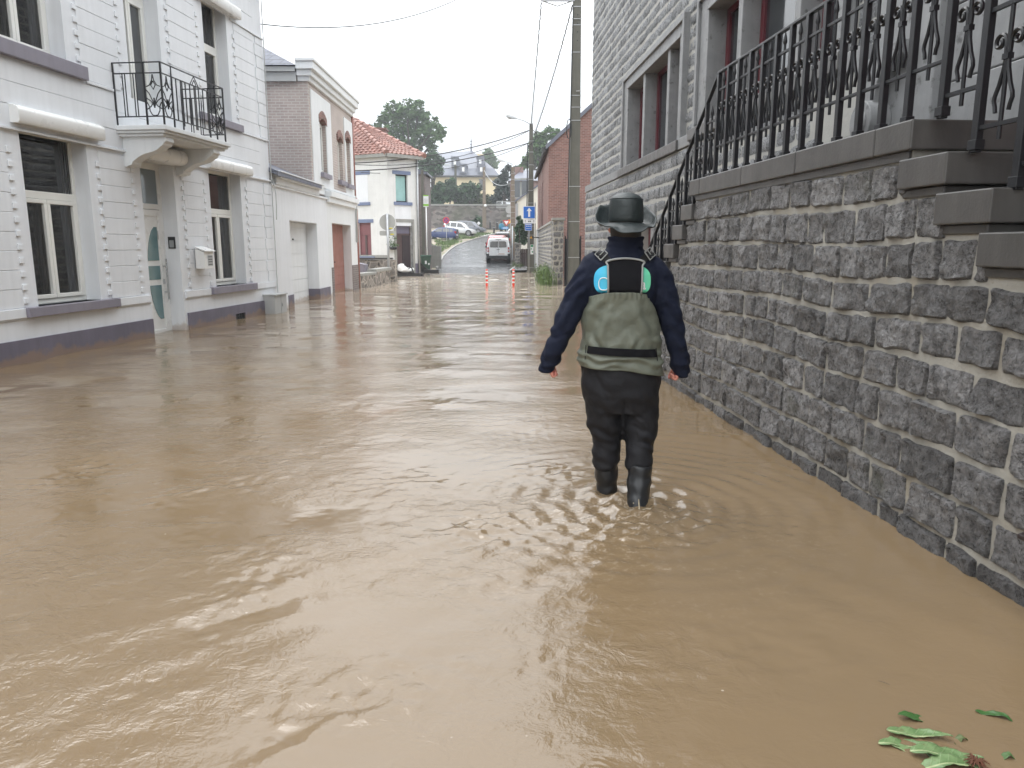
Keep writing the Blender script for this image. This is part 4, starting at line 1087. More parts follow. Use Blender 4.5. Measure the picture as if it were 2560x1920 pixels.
# door surround with scroll brackets at the landing
m = MB(); m.box(2.62, 3.44, -0.2, 0.03, 1.9, 5.2); m.box(-1.6, -1.0, -0.2, 0.03, 1.9, 5.2); m.box(-1.0, 2.62, -0.2, 0.03, 4.6, 5.2)
for k in range(5): m.box(1.2, 2.615, -0.22, -0.03-0.004*(k%2), 2.07+0.5*k, 2.565+0.5*k)
m.box(2.55,3.44,0.03,0.12,2.07,2.30); 
ds_ = m.build('door_surround', MT['cut_stone'], SB_, bevel=0.01)
m = MB(); m.prism([(3.42,2.30),(3.42,2.55),(3.38,2.72),(3.28,2.86),(3.12,2.93),(2.86,2.94),(2.86,2.84),(3.05,2.80),(3.14,2.70),(3.18,2.55),(3.18,2.30)], 'y', 0.03, 0.15)
m.tube([(3.26,0.03,2.42),(3.26,0.20,2.42)], 0.16, 24); m.tube([(3.26,0.2,2.42),(3.26,0.24,2.42)], [0.10,0.08], 20); m.tube([(3.36,0.1,2.84),(3.36,0.18,2.84)], 0.07, 16)
m.build('scroll_bracket', MT['cut_stone'], ds_, smooth=40, bevel=0.006)
m = MB(); m.box(-1.0, 1.2, -0.32, -0.26, 1.9, 4.6)
for k in range(2): m.box(-0.85+k*1.02, -0.05+k*1.02, -0.26, -0.235, 2.4, 3.2); m.box(-0.85+k*1.02, -0.05+k*1.02, -0.26, -0.235, 3.4, 4.3)
m.build('entrance_door', MT['maroon'], SB_, bevel=0.006)
m = MB(); m.box(BD[0], BD[1], -0.15, -0.08, -0.4, BD[3]); m.box(BD[0]+.12, BD[1]-.12, -0.08, -0.06, 0.1, 1.8); m.build('basement_door', MT['maroon'], SB_, bevel=0.004)
m = MB(); m.box(BD[0]-.2, BD[0], 0.1, 0.14, -0.4, BD[3]+.2); m.box(BD[1], BD[1]+.2, 0.1, 0.14, -0.4, BD[3]+.2); m.box(BD[0], BD[1], 0.1, 0.14, BD[3], BD[3]+.2); m.build('basement_surround', MT['cut_stone'], SB_, bevel=0.006)

# ---------------------------------------------------------------- low wall and gate between building and pole, garden wall pillar
def wall_obj(name, label, p, q, z0, z1, th, seed, mat='stone_dark', cap=True, rh=0.2, res=0.06, side=1, cat='wall', wm=(0.22,0.45)):
    p, q = Vector((*p,0)), Vector((*q,0)); d = q-p; L_ = d.length
    t = thing(name, label, cat, tuple(p), math.atan2(d.y, d.x))
    m = MB(); rws = []; z = z1
    rg = random.Random(seed)
    while z > z0: h = rh*rg.uniform(0.85,1.15); rws.append((z-h, z)); z -= h
    cl = lambda a,b,c,dd: [(max(a,0),min(b,L_),c,dd)] if min(b,L_)-max(a,0) > 0.05 else []
    for o, yy in ((1, th/2), (-1, -th/2)):
        masonry(m, 0, L_, rws, wm[0], wm[1], 0.02, 0.016, res, seed+o, cl, o, yy, 0.014, 0.012)
    m.T = Matrix.Rotation(math.pi/2, 4, 'Z')
    cl2 = lambda a,b,c,dd: [(max(a,-th/2),min(b,th/2),c,dd)] if min(b,th/2)-max(a,-th/2) > 0.05 else []
    masonry(m, -th/2, th/2, rws, wm[0], wm[1], 0.02, 0.016, res, seed+5, cl2, 1, 0.0, 0.014, 0.012)
    m.T = Matrix.Translation((L_,0,0)) @ m.T
    masonry(m, -th/2, th/2, rws, wm[0], wm[1], 0.02, 0.016, res, seed+6, cl2, -1, 0.0, 0.014, 0.012)
    m.T = None; m.mi = 1; m.box(0.001, L_-0.001, -th/2, th/2, z0, z1)
    m.build('masonry', [MT[mat], MT['mortar']], t, smooth=50)
    if cap:
        m = MB(); m.box(-0.05, L_+0.05, -th/2-0.06, th/2+0.06, z1+0.002, z1+0.10); m.build('coping', MT['concrete'], t, bevel=0.01)
    return t
wall_obj('gate_wall', 'short dark stone wall with coping between the tall building and the utility pole', (3.1,22.5), (2.45,20.6), -0.4, 2.55, 0.4, 60)
pz = wall_obj('garden_wall', 'rubble stone garden wall receding behind the weeds to the brick building', (1.76,30.0), (1.72,45.5), -0.4, 2.35, 0.4, 71, rh=0.17, res=0.09, wm=(0.15,0.32))
gp = wall_obj('gate_pillar', 'square stone gate pillar with pale joints beside the black gate', (1.55,28.6), (1.93,28.6), -0.4, 2.42, 0.55, 80, rh=0.21, res=0.05, wm=(0.15,0.4), cat='pillar')
GTE = thing('garden_gate', 'narrow black sheet metal garden gate between pillar and utility pole', 'gate', (2.02, 28.5, 0))
m = MB(); m.box(0, 0.55, 0, 0.04, -0.3, 1.75)
for k in range(5): m.box(0.02+k*0.11, 0.06+k*0.11, -0.02, 0, -0.25, 1.7)
m.build('panel', MT['black_iron'], GTE)
m = MB(); m.box(-0.03, 0.02, -0.03, 0.05, -0.4, 1.85); m.box(0.54,0.6,-0.03,0.05,-0.4,1.85); m.build('frame', MT['black_iron'], GTE)
m = MB(); m.box(0.06,0.10,-0.06,0.0,0.9,1.05); m.build('latch', MT['steel'], GTE)

# ---------------------------------------------------------------- red brick building
BB = thing('brick_building', 'red brick gable building with narrow windows behind the stone garden wall', 'building', (1.72, 36.0, 0), 0.0)
ez, pk = 6.05, at(1484, 272, 36).z + 1.6
gx1 = 5.2
m = MB(); wz = [(0.6+2.2*k, 1.25+2.2*k, 2.6, 5.0) for k in range(3)]
# gable facing the street end
m.prism([(0,-0.3),(gx1*1.35,-0.3),(gx1*1.35,ez+2.2),(gx1*0.62+0.5,pk),(0.0,ez)], 'y', 0.0, 0.3)
TBB = Matrix.Rotation(math.pi/2, 4, 'Z')
m.T = TBB; m.wallbox(0.3, 15.0, -0.3, ez, -0.3, 0.0, [(a+6,b+6,c,d) for a,b,c,d in wz]); m.T = None
m.box(0.0, gx1*1.35, 14.7, 15.0, -0.3, ez)
m.build('wall', MT['brick_red'], BB)
m = MB(); m.prism([(-0.12,ez-0.12),(gx1*0.62+0.5,pk+0.02),(gx1*1.42,ez+2.1),(gx1*1.42,ez+2.3),(gx1*0.62+0.5,pk+0.22),(-0.16,ez+0.05)], 'y', -0.12, 15.2)
m.build('roof', MT['slate_far'], BB)
m = MB(); m.tube([(-0.16,-0.1,ez-0.08),(-0.16,15.1,ez-0.08)], 0.09, 8); m.build('gutter', MT['black_plastic'], BB)
for a, b, c, d in wz:
    f = MB(TBB); f.box(a+6, b+6, -0.16, -0.11, c, c+.07); f.box(a+6,b+6,-.16,-.11,d-.07,d); f.box(a+6,a+6.07,-.16,-.11,c,d); f.box(b+5.93,b+6,-.16,-.11,c,d)
    w = f.build('window', MT['black_plastic'], BB); g = MB(TBB); g.box(a+6.05,b+5.95,-.15,-.13,c+.05,d-.05); g.build('pane', MT['glass'], w)

# ---------------------------------------------------------------- utility poles, lamps, wires
def concrete_pole(name, label, loc, h, w0, d0, w1, d1, mat='pole_concrete', straps=(), holes_=()):
    t = thing(name, label, 'utility pole', loc)
    m = MB(); m.loft([[(sx*w/2, sy*d/2, z) for sx, sy in ((-1,-1),(1,-1),(1,1),(-1,1))] for z, w, d in ((-0.5,w0,d0),(h,w1,d1))])
    m.build('shaft', MT[mat], t, bevel=0.015)
    for z in straps:
        f = z/h; w, d = w0+(w1-w0)*f, d0+(d1-d0)*f
        m = MB(); m.box(-w/2-0.012, w/2+0.012, -d/2-0.012, d/2+0.012, z, z+0.025); m.build('strap', MT['galv'], t)
    if holes_:
        m = MB()
        for z in holes_:
            f = z/h; d = d0+(d1-d0)*f
            m.tube([(0.02,-d/2-0.004,z),(0.02,-d/2+0.01,z)], 0.022, 8)
        m.build('bolt_holes', MT['black_plastic'], t)
    return t
p1 = (2.285, 28.0, 0)
UP1 = concrete_pole('utility_pole', 'tall near concrete utility pole with crossarm beside the stone building', p1, 10.6, 0.43, 0.40, 0.27, 0.30,
                    straps=(1.05,2.35,3.6,5.9,6.35,6.75,8.2,9.1,9.7), holes_=[8.6+0.28*k for k in range(8)])
m = MB(); m.box(-1.28,-0.1,-0.2,-0.12,9.88,9.97); m.tube([(-1.2,-0.16,9.88),(-0.7,-0.16,9.72),(-0.2,-0.16,9.88)], 0.02, 6)
xarm = m.build('crossarm', MT['galv'], UP1)
for x in (-1.24,-1.12,-0.85,-0.2):
    m = MB(); m.lathe([(0.025,0),(0.05,0.03),(0.03,0.07),(0.05,0.11),(0.02,0.16)], (x,-0.16,9.96), 10); m.build('insulator', MT['black_plastic'], xarm)
m = MB(); m.tube([(-0.14,-0.19,9.7),(-0.16,-0.21,8.8),(-0.19,-0.22,5.9),(-0.22,-0.23,5.0),(-0.235,-0.23,3.0),(-0.24,-0.24,0.0)], 0.022, 8); m.tube([(-0.26,-0.2,-.2),(-0.22,-.2,5.0)],0.016,6)
cab_ = m.build('cable_run', MT['black_rubber'], UP1)
m = MB(); m.tube([(-0.24+0.09*math.cos(t*.7), -0.25, 5.6+0.35*math.sin(t*.7)) for t in range(10)], 0.018, 6); m.build('cable_coil', MT['black_rubber'], cab_)
m = MB(); m.tube([(0.0,-0.2,6.9),(0.22,-0.25,6.9)],0.012,6); m.tube([(-.25,-0.2,9.3),(0.3,-0.2,9.3)],0.012,6); m.build('step_bolt', MT['galv'], UP1)

p2 = (1.08, 43.6, 0)
UP2 = concrete_pole('utility_pole', 'concrete utility pole with street lamp behind the blue arrow sign', p2, 8.25, 0.44, 0.40, 0.20, 0.24,
                    straps=(0.25,1.35,2.1,2.6,3.3,3.9,4.6,5.2,6.0,6.7,7.3))
def lamp_head(t, base, tip, L=0.62):
    m = MB(); m.tube([base, (base[0]*.5+tip[0]*.5, base[1]*.5+tip[1]*.5, base[2]*.45+tip[2]*.55+0.03), tip], 0.025, 8); arm = m.build('lamp_arm', MT['galv'], t, smooth=True)
    d = (Vector(tip)-Vector(base)); d.z = d.z*0.6; d.normalize(); s_ = Vector((-d.y, d.x, 0))
    rings = []
    for f, w, hh in ((0,0.05,0.05),(0.15,0.09,0.08),(0.5,0.15,0.12),(0.85,0.16,0.13),(1.0,0.08,0.08)):
        c = Vector(tip)+d*(L*f); rings.append([c+s_*w*x+Vector((0,0,hh*z)) for x, z in ((-1,-.5),(-.8,.5),(0,.8),(.8,.5),(1,-.5),(0,-.6))])
    m = MB(); m.loft(rings); m.build('lamp_head', MT['grey_paint'], t, smooth=50)
    m = MB(); c = Vector(tip)+d*(L*0.66); m.lathe([(0.02,-0.13),(0.10,-0.10),(0.13,-0.03)], tuple(c), 10, 1.2, 0.9); m.build('lamp_glass', M('lamp_glass', lin(205,205,200), 0.2), t, smooth=True)
lamp_head(UP2, (0.0,-0.05,8.2), (-0.80,-0.2,8.50))
m = MB(); m.tube([(-0.19,-0.2,7.2),(-0.21,-0.2,5.5),(-0.23,-0.2,3.2)], 0.03, 8); m.tube([(0.1,-0.14,7.9),(0.3,-0.2,7.7),(0.2,-0.2,7.3),(-0.2,-0.2,7.0)], 0.018, 6); m.box(-0.35,-0.2,-0.25,0,3.05,3.3); m.build('cable_run', MT['black_rubber'], UP2)
m = MB(); m.box(-0.02,0.16,-0.222,-0.202,1.02,1.58); nt = m.build('notice', MT['white_pvc'], UP2)
m = MB(); m.box(0.0,0.14,-0.226,-0.222,1.44,1.56); m.box(0.0,0.06,-0.226,-0.222,1.30,1.37); m.box(0.06,0.14,-0.226,-0.222,1.12,1.2); m.build('notice_print', M('green_print', lin(30,140,90), 0.5), nt)
m = MB(); m.prism([(-0.06,1.92),(0.10,1.92),(0.02,2.06)], 'y', -0.235, -0.215); m.build('warning_plate', M('yellow_plate', lin(230,170,40), 0.5), UP2)
wp = thing('white_post', 'white painted post beside the concrete pole with lamp', 'post', (1.47, 43.3, 0))
m = MB(); m.box(-0.07,0.07,-0.06,0.06,-0.3,2.45); m.build('post', MT['white_paint'], wp, bevel=0.01); m = MB(); m.box(-0.30,0.30,-0.075,-0.062,1.95,2.0); m.build('tie', MT['black_plastic'], wp)
wa = at(1300, 455, 62); p3 = (wa.x-0.15, 62, road_z(62))
p3 = (at(1282,560,64).x, 64, road_z(64))
UP3 = concrete_pole('utility_pole', 'dark far utility pole with lamp, crowded with wires above the parked cars', p3, at(1281,418,64).z-p3[2], 0.40, 0.36, 0.28, 0.28, mat='wood_pole', straps=[2.2+0.45*k for k in range(11)])
zt3 = at(1281,418,64).z-p3[2]
lamp_head(UP3, (0.02,0,zt3+0.2), (at(1262,404,64).x-p3[0],-0.1,zt3+0.45), 0.6)
p4 = (at(1211,560,112).x, 112, road_z(112))
zt4 = at(1211,418,112).z-p4[2]
UP4 = concrete_pole('utility_pole', 'slim brown utility pole in front of the green bushes', p4, zt4, 0.62, 0.5, 0.34, 0.34, mat='wood_pole', straps=(4,6,7.5))
m = MB(); m.lathe([(0.02,-.2),(0.2,-.1),(0.2,.1),(0.02,.2)], (0.15,-.35,3.9), 10); m.build('lamp_globe', MT['white_pvc'], UP4)
p5_ = (at(1140,520,128).x, 128, 7.7)
UP5 = concrete_pole('street_lamp_pole', 'thin grey pole with lamp arm before the slate roof', p5_, at(1140,412,128).z-7.7, 0.45, 0.4, 0.35, 0.35)
lamp_head(UP5, (0,0,at(1140,412,128).z-7.7), (at(1128,414,128).x-p5_[0],-0.2,at(1128,414,128).z-7.6), 1.2)
p6_ = (at(1058,560,46).x, 46, 0.0)
UP6 = concrete_pole('utility_pole', 'grey utility pole standing tight behind the white corner house', p6_, at(1055,425,46).z, 0.19, 0.2, 0.15, 0.16)

def wire(label, a, b, sag=0.25, r=0.012, mat='black_rubber', n=14, twist=False):
    a, b = Vector(a), Vector(b); pts = []
    for k in range(n+1):
        t = k/n; p = a.lerp(b, t); p.z -= sag*4*t*(1-t); pts.append(p)
    m = MB()
    if twist:
        pts = []; nn = n*14
        for k in range(nn+1):
            t = k/nn; p = a.lerp(b, t); p.z -= sag*4*t*(1-t); pts.append(p + Vector((0.009*math.cos(k*1.2), 0, 0.009*math.sin(k*1.2))))
        m.tube(pts, r, 5)
    else: m.tube(pts, r, 5)
    c = pts[0]; m.v = [(x-c.x, y_-c.y, z-c.z) for x, y_, z in m.v]
    o = m.build('overhead_cable', MT[mat], None, smooth=True); o.location = c
    return tag(o, label, 'cable', 'overhead cables')
T1 = Vector(p1); T2 = Vector((p2[0], p2[1], 0))
wire('twisted black cable from the left end of the crossarm down to the lamp pole', T1+Vector((-1.26,-.1,9.85)), T2+Vector((-.02,-.1,8.15)), 0.15, 0.022, twist=True)
wire('thin wire just right of the twisted crossarm cable', T1+Vector((-1.12,-.1,9.8)), T2+Vector((.0,-.1,8.1)), 0.15, 0.009, 'galv')
wire('thin wire from the middle of the crossarm to the lamp pole', T1+Vector((-.85,-.1,9.85)), T2+Vector((.02,-.1,8.05)), 0.3, 0.009, 'galv')
wire('thin wire with a dark clamp hanging left of the thick slanting cable', T1+Vector((-.45,-.1,9.3)), T2+Vector((.1,-.1,7.6)), 0.3, 0.009, 'galv')
wire('thick twisted cable slanting from the near pole top to the lamp pole side', T1+Vector((-.17,-.2,9.75)), T2+Vector((.16,-.1,7.6)), 0.25, 0.024, twist=True)
e1, e2 = at(893,406,37.5), at(893,428,37.5)
wire('upper black cable of a pair across the street to the corner house roof', T2+Vector((-.12,0,7.9)), at(880,408,35.5), 0.35, 0.026)
wire('second cable running close beneath the upper cable of the pair', T2+Vector((-.12,0,7.88)), at(884,411,35.5), 0.62, 0.016)
wire('lower heavy cable across the street to the corner house wall', T2+Vector((-.2,0,7.2)), at(885,427,35.5), 0.30, 0.026)
wire('thin cable just below the lower heavy street cable', T2+Vector((-.2,0,7.18)), at(902,431,36.5), 0.55, 0.014)
wire('cable from the lamp pole to the brick building at right', T2+Vector((.12,0,7.75)), (3.7, 36.2, 7.0), 0.1, 0.014)
wire('thin cable sagging from the lamp pole down to the far dark pole', T2+Vector((-.12,.1,7.1)), (p3[0],p3[1],p3[2]+zt3-.3), 0.7, 0.02)
wire('white cable looping from the far dark pole to the slim brown pole', (p3[0],p3[1],p3[2]+zt3-1.2), (p4[0],p4[1],p4[2]+zt4-.4), 1.0, 0.03, 'galv')
wire('single cable crossing the sky above the white house corner', at(648,60,17.0), at(1150,-5,24), 0.35, 0.012)
wire('faint thin cable in the sky behind the brick house cornice', at(870,245,27), at(1260,70,60), 0.5, 0.009, 'galv')
# ---------------------------------------------------------------- the wading person
PE = thing('person', 'person in dark hat, navy jacket and waders seen from behind wading through the flood', 'person', (0.625, 4.2, 0))
def ring(cx, cy, z, rx, ry, n=28, p=2.0, tilt=0.0, back=1.0):
    out = []
    for k in range(n):
        t = 2*math.pi*k/n; c_, s_ = math.cos(t), math.sin(t)
        x = rx*math.copysign(abs(c_)**(2/p), c_); y_ = ry*math.copysign(abs(s_)**(2/p), s_)
        if s_ < 0: y_ *= back
        out.append((cx+x, cy+y_, z+tilt*x))
    return out
def ring_dir(c, d, r, n=16, sx=1.0):
    c, d = Vector(c), Vector(d).normalized(); a = d.cross(Vector((0,1,0))); a.normalize(); b = d.cross(a)
    return [tuple(c + a*(math.cos(2*math.pi*k/n)*r*sx) + b*(math.sin(2*math.pi*k/n)*r)) for k in range(n)]
def limb(mb, pts, rs, n=16, sx=1.0):
    pts = [Vector(p) for p in pts]; rings = []
    for i, p in enumerate(pts):
        d = pts[min(i+1,len(pts)-1)] - pts[max(i-1,0)]; rings.append(ring_dir(p, d, rs[i], n, sx))
    mb.loft(rings)
def smoothed(pts, rs, sub=4):
    P, Rr = [], []
    for i in range(len(pts)-1):
        p0, p1, p2, p3 = [Vector(pts[max(0,min(len(pts)-1,j))]) for j in (i-1,i,i+1,i+2)]
        for k in range(sub):
            t = k/sub
            P.append(0.5*((2*p1)+(p2-p0)*t+(2*p0-5*p1+4*p2-p3)*t*t+(3*p1-p0-3*p2+p3)*t**3)); Rr.append(rs[i]+(rs[i+1]-rs[i])*(t*t*(3-2*t)))
    P.append(Vector(pts[-1])); Rr.append(rs[-1]); return P, Rr
def fused(mb, name, mat, voxel, smooth_it, fold, parent):
    """fuse overlapping lofts into one skin, smooth it, lay the folds of the cloth into it"""
    o = mb.build('tmp', mat, None)
    r = o.modifiers.new('r', 'REMESH'); r.mode = 'VOXEL'; r.voxel_size = voxel
    sm = o.modifiers.new('s', 'SMOOTH'); sm.iterations = smooth_it; sm.factor = 0.5
    bpy.context.view_layer.update()
    dg = bpy.context.evaluated_depsgraph_get()
    me = bpy.data.meshes.new_from_object(o.evaluated_get(dg))
    bpy.data.objects.remove(o)
    me.name = name
    if fold:
        nv = len(me.vertices); co = np.empty(nv*3); me.vertices.foreach_get('co', co); co = co.reshape(-1,3)
        nrm = np.array([tuple(n.vector) for n in me.vertex_normals])
        h = np.array([fold(*c) for c in co])
        me.vertices.foreach_set('co', (co + nrm*h[:,None]).ravel())
    me.polygons.foreach_set('use_smooth', [True]*len(me.polygons)); me.update()
    if not me.materials: me.materials.append(mat)
    ob = bpy.data.objects.new(name, me); COL.objects.link(ob); ob.parent = parent
    return ob
MT['skin'] = M('skin', lin(206,138,120), 0.5, 0.1, 20, col2=lin(190,100,92), c2=(0.5,0.7), c2s=30)
def cloth(name, col, rough, bump=0.25, bs=260, vs=7, spec=0.4, var=0.14, big=0.5):
    a = N(name); c = a.mul(col, a.mr(a.noise(vs, 5, 0.6), 0.3, 0.7, 1-var, 1+var))
    h = a.math('ADD', a.math('MULTIPLY', a.noise(bs, 3), 0.15), a.math('MULTIPLY', a.noise(11, 4, 0.55, dist=0.8), 1.0))
    return a.fin(c, a.mr(a.noise(5,4), .3,.7, rough-.08, rough+.08), a.bump(h, bump, 0.02), spec=spec)
MT['navy'] = cloth('navy_softshell', (0.0075,0.011,0.027), 0.78, 0.4, spec=0.25)
MT['wader_green'] = cloth('grey_green_wader', lin(106,110,98), 0.5, 0.45, spec=0.4, vs=4)
MT['wader_dark'] = cloth('dark_wader', (0.012,0.012,0.015), 0.66, 0.45, spec=0.35)
MT['boot'] = cloth('rubber_boot', (0.017,0.018,0.020), 0.36, 0.12, spec=0.5)
MT['hat'] = cloth('waxed_hat', (0.015,0.023,0.024), 0.45, 0.4, 300, spec=0.55)
MT['webbing'] = M('black_webbing', (0.010,0.010,0.011), 0.7, 0.15, 20, 0.4, 300, 0.001)
MT['stretch'] = M('black_stretch', (0.006,0.006,0.008), 0.8, 0.2, 10, 0.3, 400, 0.001, spec=0.2)
MT['piping'] = M('grey_piping', lin(150,152,150), 0.5, 0.06, 10)
MT['hair'] = M('dark_hair', (0.02,0.015,0.012), 0.5, 0.3, 40, 0.5, 200, 0.002)

# the body under the clothes: one continuous skin, head to feet
bv, be, br = [], [], []
def jv(p, r): bv.append(p); br.append(r); return len(bv)-1
def chain(i, pts):
    for p, r in pts: j = jv(p, r); be.append((i, j)); i = j
    return i
root = jv((0.0,0.02,0.76), 0.105)
ch = chain(root, [((0,0,0.92),0.115),((0,-0.01,1.12),0.125),((0.0,-0.01,1.30),0.12)])
nk = chain(ch, [((0.0,0.0,1.42),0.062),((0.005,0.015,1.50),0.055),((0.005,0.02,1.58),0.078),((0.005,0.02,1.66),0.085),((0.005,0.02,1.72),0.05)])
chain(len(bv)-3, [((0.005,0.105,1.575),0.020),((0.005,0.125,1.565),0.010)])          # nose
chain(len(bv)-5, [((-0.080,0.01,1.535),0.014),((-0.086,0.0,1.55),0.010)]); chain(len(bv)-7, [((0.09,0.01,1.535),0.014),((0.096,0.0,1.55),0.010)])
for sg, pts in ((-1, [((-0.15,0,1.355),0.060),((-0.245,0.0,1.14),0.045),((-0.345,0.01,0.92),0.036),((-0.405,0.03,0.80),0.026)]), (1, [((0.155,0,1.345),0.060),((0.25,0.0,1.13),0.045),((0.315,0.01,0.90),0.036),((0.336,0.02,0.785),0.026)])):
    w = chain(ch, pts); c0 = Vector(pts[-1][0])
    inn = -sg                                         # towards the thigh
    palm = chain(w, [((c0.x+0.004*inn, c0.y+0.01, c0.z-0.040), 0.030)])
    pc = Vector(bv[palm])
    for f in range(4):
        oy = -0.030+0.020*f; L = (0.026,0.031,0.033,0.028)[f]
        k0 = (pc.x+0.006*inn, pc.y+oy, pc.z-0.030)
        k1 = (pc.x+0.012*inn, pc.y+oy*1.05, pc.z-0.030-L*0.75)
        k2 = (pc.x+0.029*inn, pc.y+oy, pc.z-0.032-L*0.45); k3 = (pc.x+0.026*inn, pc.y+oy*0.95, pc.z-0.020)
        chain(palm, [(k0,0.0105),(k1,0.0098),(k2,0.0090),(k3,0.0080)])
    chain(palm, [((pc.x+0.020*inn, pc.y+0.038, pc.z-0.004),0.011),((pc.x+0.032*inn, pc.y+0.046, pc.z-0.034),0.0095),((pc.x+0.040*inn, pc.y+0.030, pc.z-0.054),0.0082)])
for pts in ([((-0.11,0.0,0.62),0.070),((-0.068,0.03,0.26),0.050),((-0.053,0.055,-0.02),0.034),((-0.052,0.06,-0.14),0.034),((-0.053,0.10,-0.19),0.03)], [((0.125,0,0.62),0.070),((0.117,-0.05,0.26),0.050),((0.094,-0.155,-0.02),0.034),((0.092,-0.165,-0.08),0.034),((0.09,-0.10,-0.17),0.03)]):
    chain(root, pts)
me = bpy.data.meshes.new('body'); me.from_pydata(bv, be, []); me.materials.append(MT['skin'])
body = bpy.data.objects.new('body', me); COL.objects.link(body); body.parent = PE
sk = body.modifiers.new('skin', 'SKIN')
for i, v in enumerate(me.skin_vertices[0].data): v.radius = (br[i], br[i]); v.use_root = (i == root)
sk.use_smooth_shade = True
ss = body.modifiers.new('sub', 'SUBSURF'); ss.levels = 1; ss.render_levels = 2
m = MB()
for x in (-0.028, 0.038): m.lathe([(0.002,-0.012),(0.010,-0.008),(0.0125,0),(0.010,0.008),(0.002,0.012)], (x, 0.092, 1.615), 10)
m.build('eyes', MT['white_pvc'], PE, smooth=True)
m = MB(); m.tube([(-0.015,0.098,1.535),(0.025,0.098,1.535)], 0.006, 6); m.build('mouth', MT['skin'], PE)
m = MB(); m.loft([ring(0.008,0.0,1.475,0.062,0.060,20), ring(0.008,-0.006,1.51,0.086,0.085,20), ring(0.006,-0.002,1.565,0.088,0.092,20), ring(0.005,0.005,1.64,0.078,0.084,20)]); m.build('hair', MT['hair'], PE, smooth=True)

# jacket: torso and both sleeves in one skin
J = MB()
J.loft([ring(x, y_, z, rx, ry, 32, p, back=bk) for x, y_, z, rx, ry, p, bk in (
    (-0.004,0,0.80,0.205,0.130,2.3,1.0),(-0.006,0,0.95,0.190,0.122,2.3,1.0),(-0.010,0,1.08,0.176,0.122,2.4,1.0),(-0.006,0,1.20,0.192,0.138,2.5,1.0),
    (0.0,0,1.30,0.208,0.132,2.5,1.0),(0.0,0.0,1.365,0.190,0.110,2.4,1.0),(0.002,0.005,1.41,0.138,0.092,2.2,1.0),(0.006,0.01,1.445,0.105,0.086,2.0,1.0),(0.008,0.01,1.475,0.104,0.087,2.0,1.0),(0.009,0.01,1.510,0.106,0.090,2.0,1.0))])
aL = [(-0.115,0.0,1.372),(-0.180,0,1.325),(-0.245,0.0,1.195),(-0.305,-0.005,1.06),(-0.362,0.0,0.92),(-0.402,0.015,0.83),(-0.428,0.028,0.765),(-0.436,0.032,0.738)]
rL = [0.062,0.078,0.078,0.070,0.062,0.056,0.046,0.040]
aR = [(0.115,0.0,1.360),(0.182,0,1.305),(0.230,0.0,1.190),(0.275,-0.005,1.06),(0.310,0.0,0.92),(0.336,0.012,0.82),(0.354,0.022,0.735),(0.358,0.026,0.708)]
rR = [0.062,0.078,0.078,0.070,0.062,0.057,0.049,0.042]
for P3, rr_ in ((aL, rL), (aR, rR)):
    P_, R_ = smoothed(P3, rr_, 4); limb(J, P_, R_, 20)
def fold_j(x, y_, z):
    h = 0.008*noise.noise(Vector((x*8+z*5, y_*6, z*11))) + 0.004*noise.noise(Vector((x*22, y_*14, z*26+x*12)))
    h -= 0.010*max(0, 0.25-abs(noise.noise(Vector((x*6-z*7, y_*5, z*6+4)))))*2
    if abs(x) > 0.22:                                  # bunching across the sleeve
        h += 0.0075*math.sin(z*62 + 9*noise.noise(Vector((x*7, y_*9, z*5)))+abs(x)*34) * (0.35+0.65*abs(noise.noise(Vector((x*6,3,z*7)))))
        h += 0.004*noise.noise(Vector((x*5,y_*18,z*8)))
    if z > 1.45: h += 0.004*math.sin((z-1.45)*150)
    return h
jk = fused(J, 'jacket', MT['navy'], 0.009, 8, fold_j, PE)

# dark lower wader: seat and both legs
Lg = MB()
Lg.loft([ring(x, y_, z, rx, ry, 32, p) for x, y_, z, rx, ry, p in ((0.004,0,0.51,0.192,0.13,2.3),(0.006,0,0.62,0.222,0.158,2.4),(0.004,0,0.70,0.230,0.162,2.4),(0.0,0,0.80,0.222,0.150,2.3))])
legL = [(-0.096,0.0,0.62),(-0.092,0.005,0.50),(-0.070,0.015,0.40),(-0.066,0.025,0.345),(-0.068,0.03,0.25),(-0.070,0.035,0.195),(-0.066,0.04,0.168)]
rl_ = [0.118,0.106,0.098,0.088,0.084,0.084,0.070]
legR = [(0.112,0.0,0.62),(0.116,-0.005,0.50),(0.122,-0.015,0.40),(0.120,-0.03,0.33),(0.117,-0.05,0.25),(0.112,-0.065,0.205),(0.116,-0.075,0.178)]
rr2 = [0.118,0.108,0.100,0.090,0.083,0.084,0.068]
for P3, r3 in ((legL, rl_), (legR, rr2)):
    P_, R_ = smoothed(P3, r3, 5); limb(Lg, P_, R_, 22)
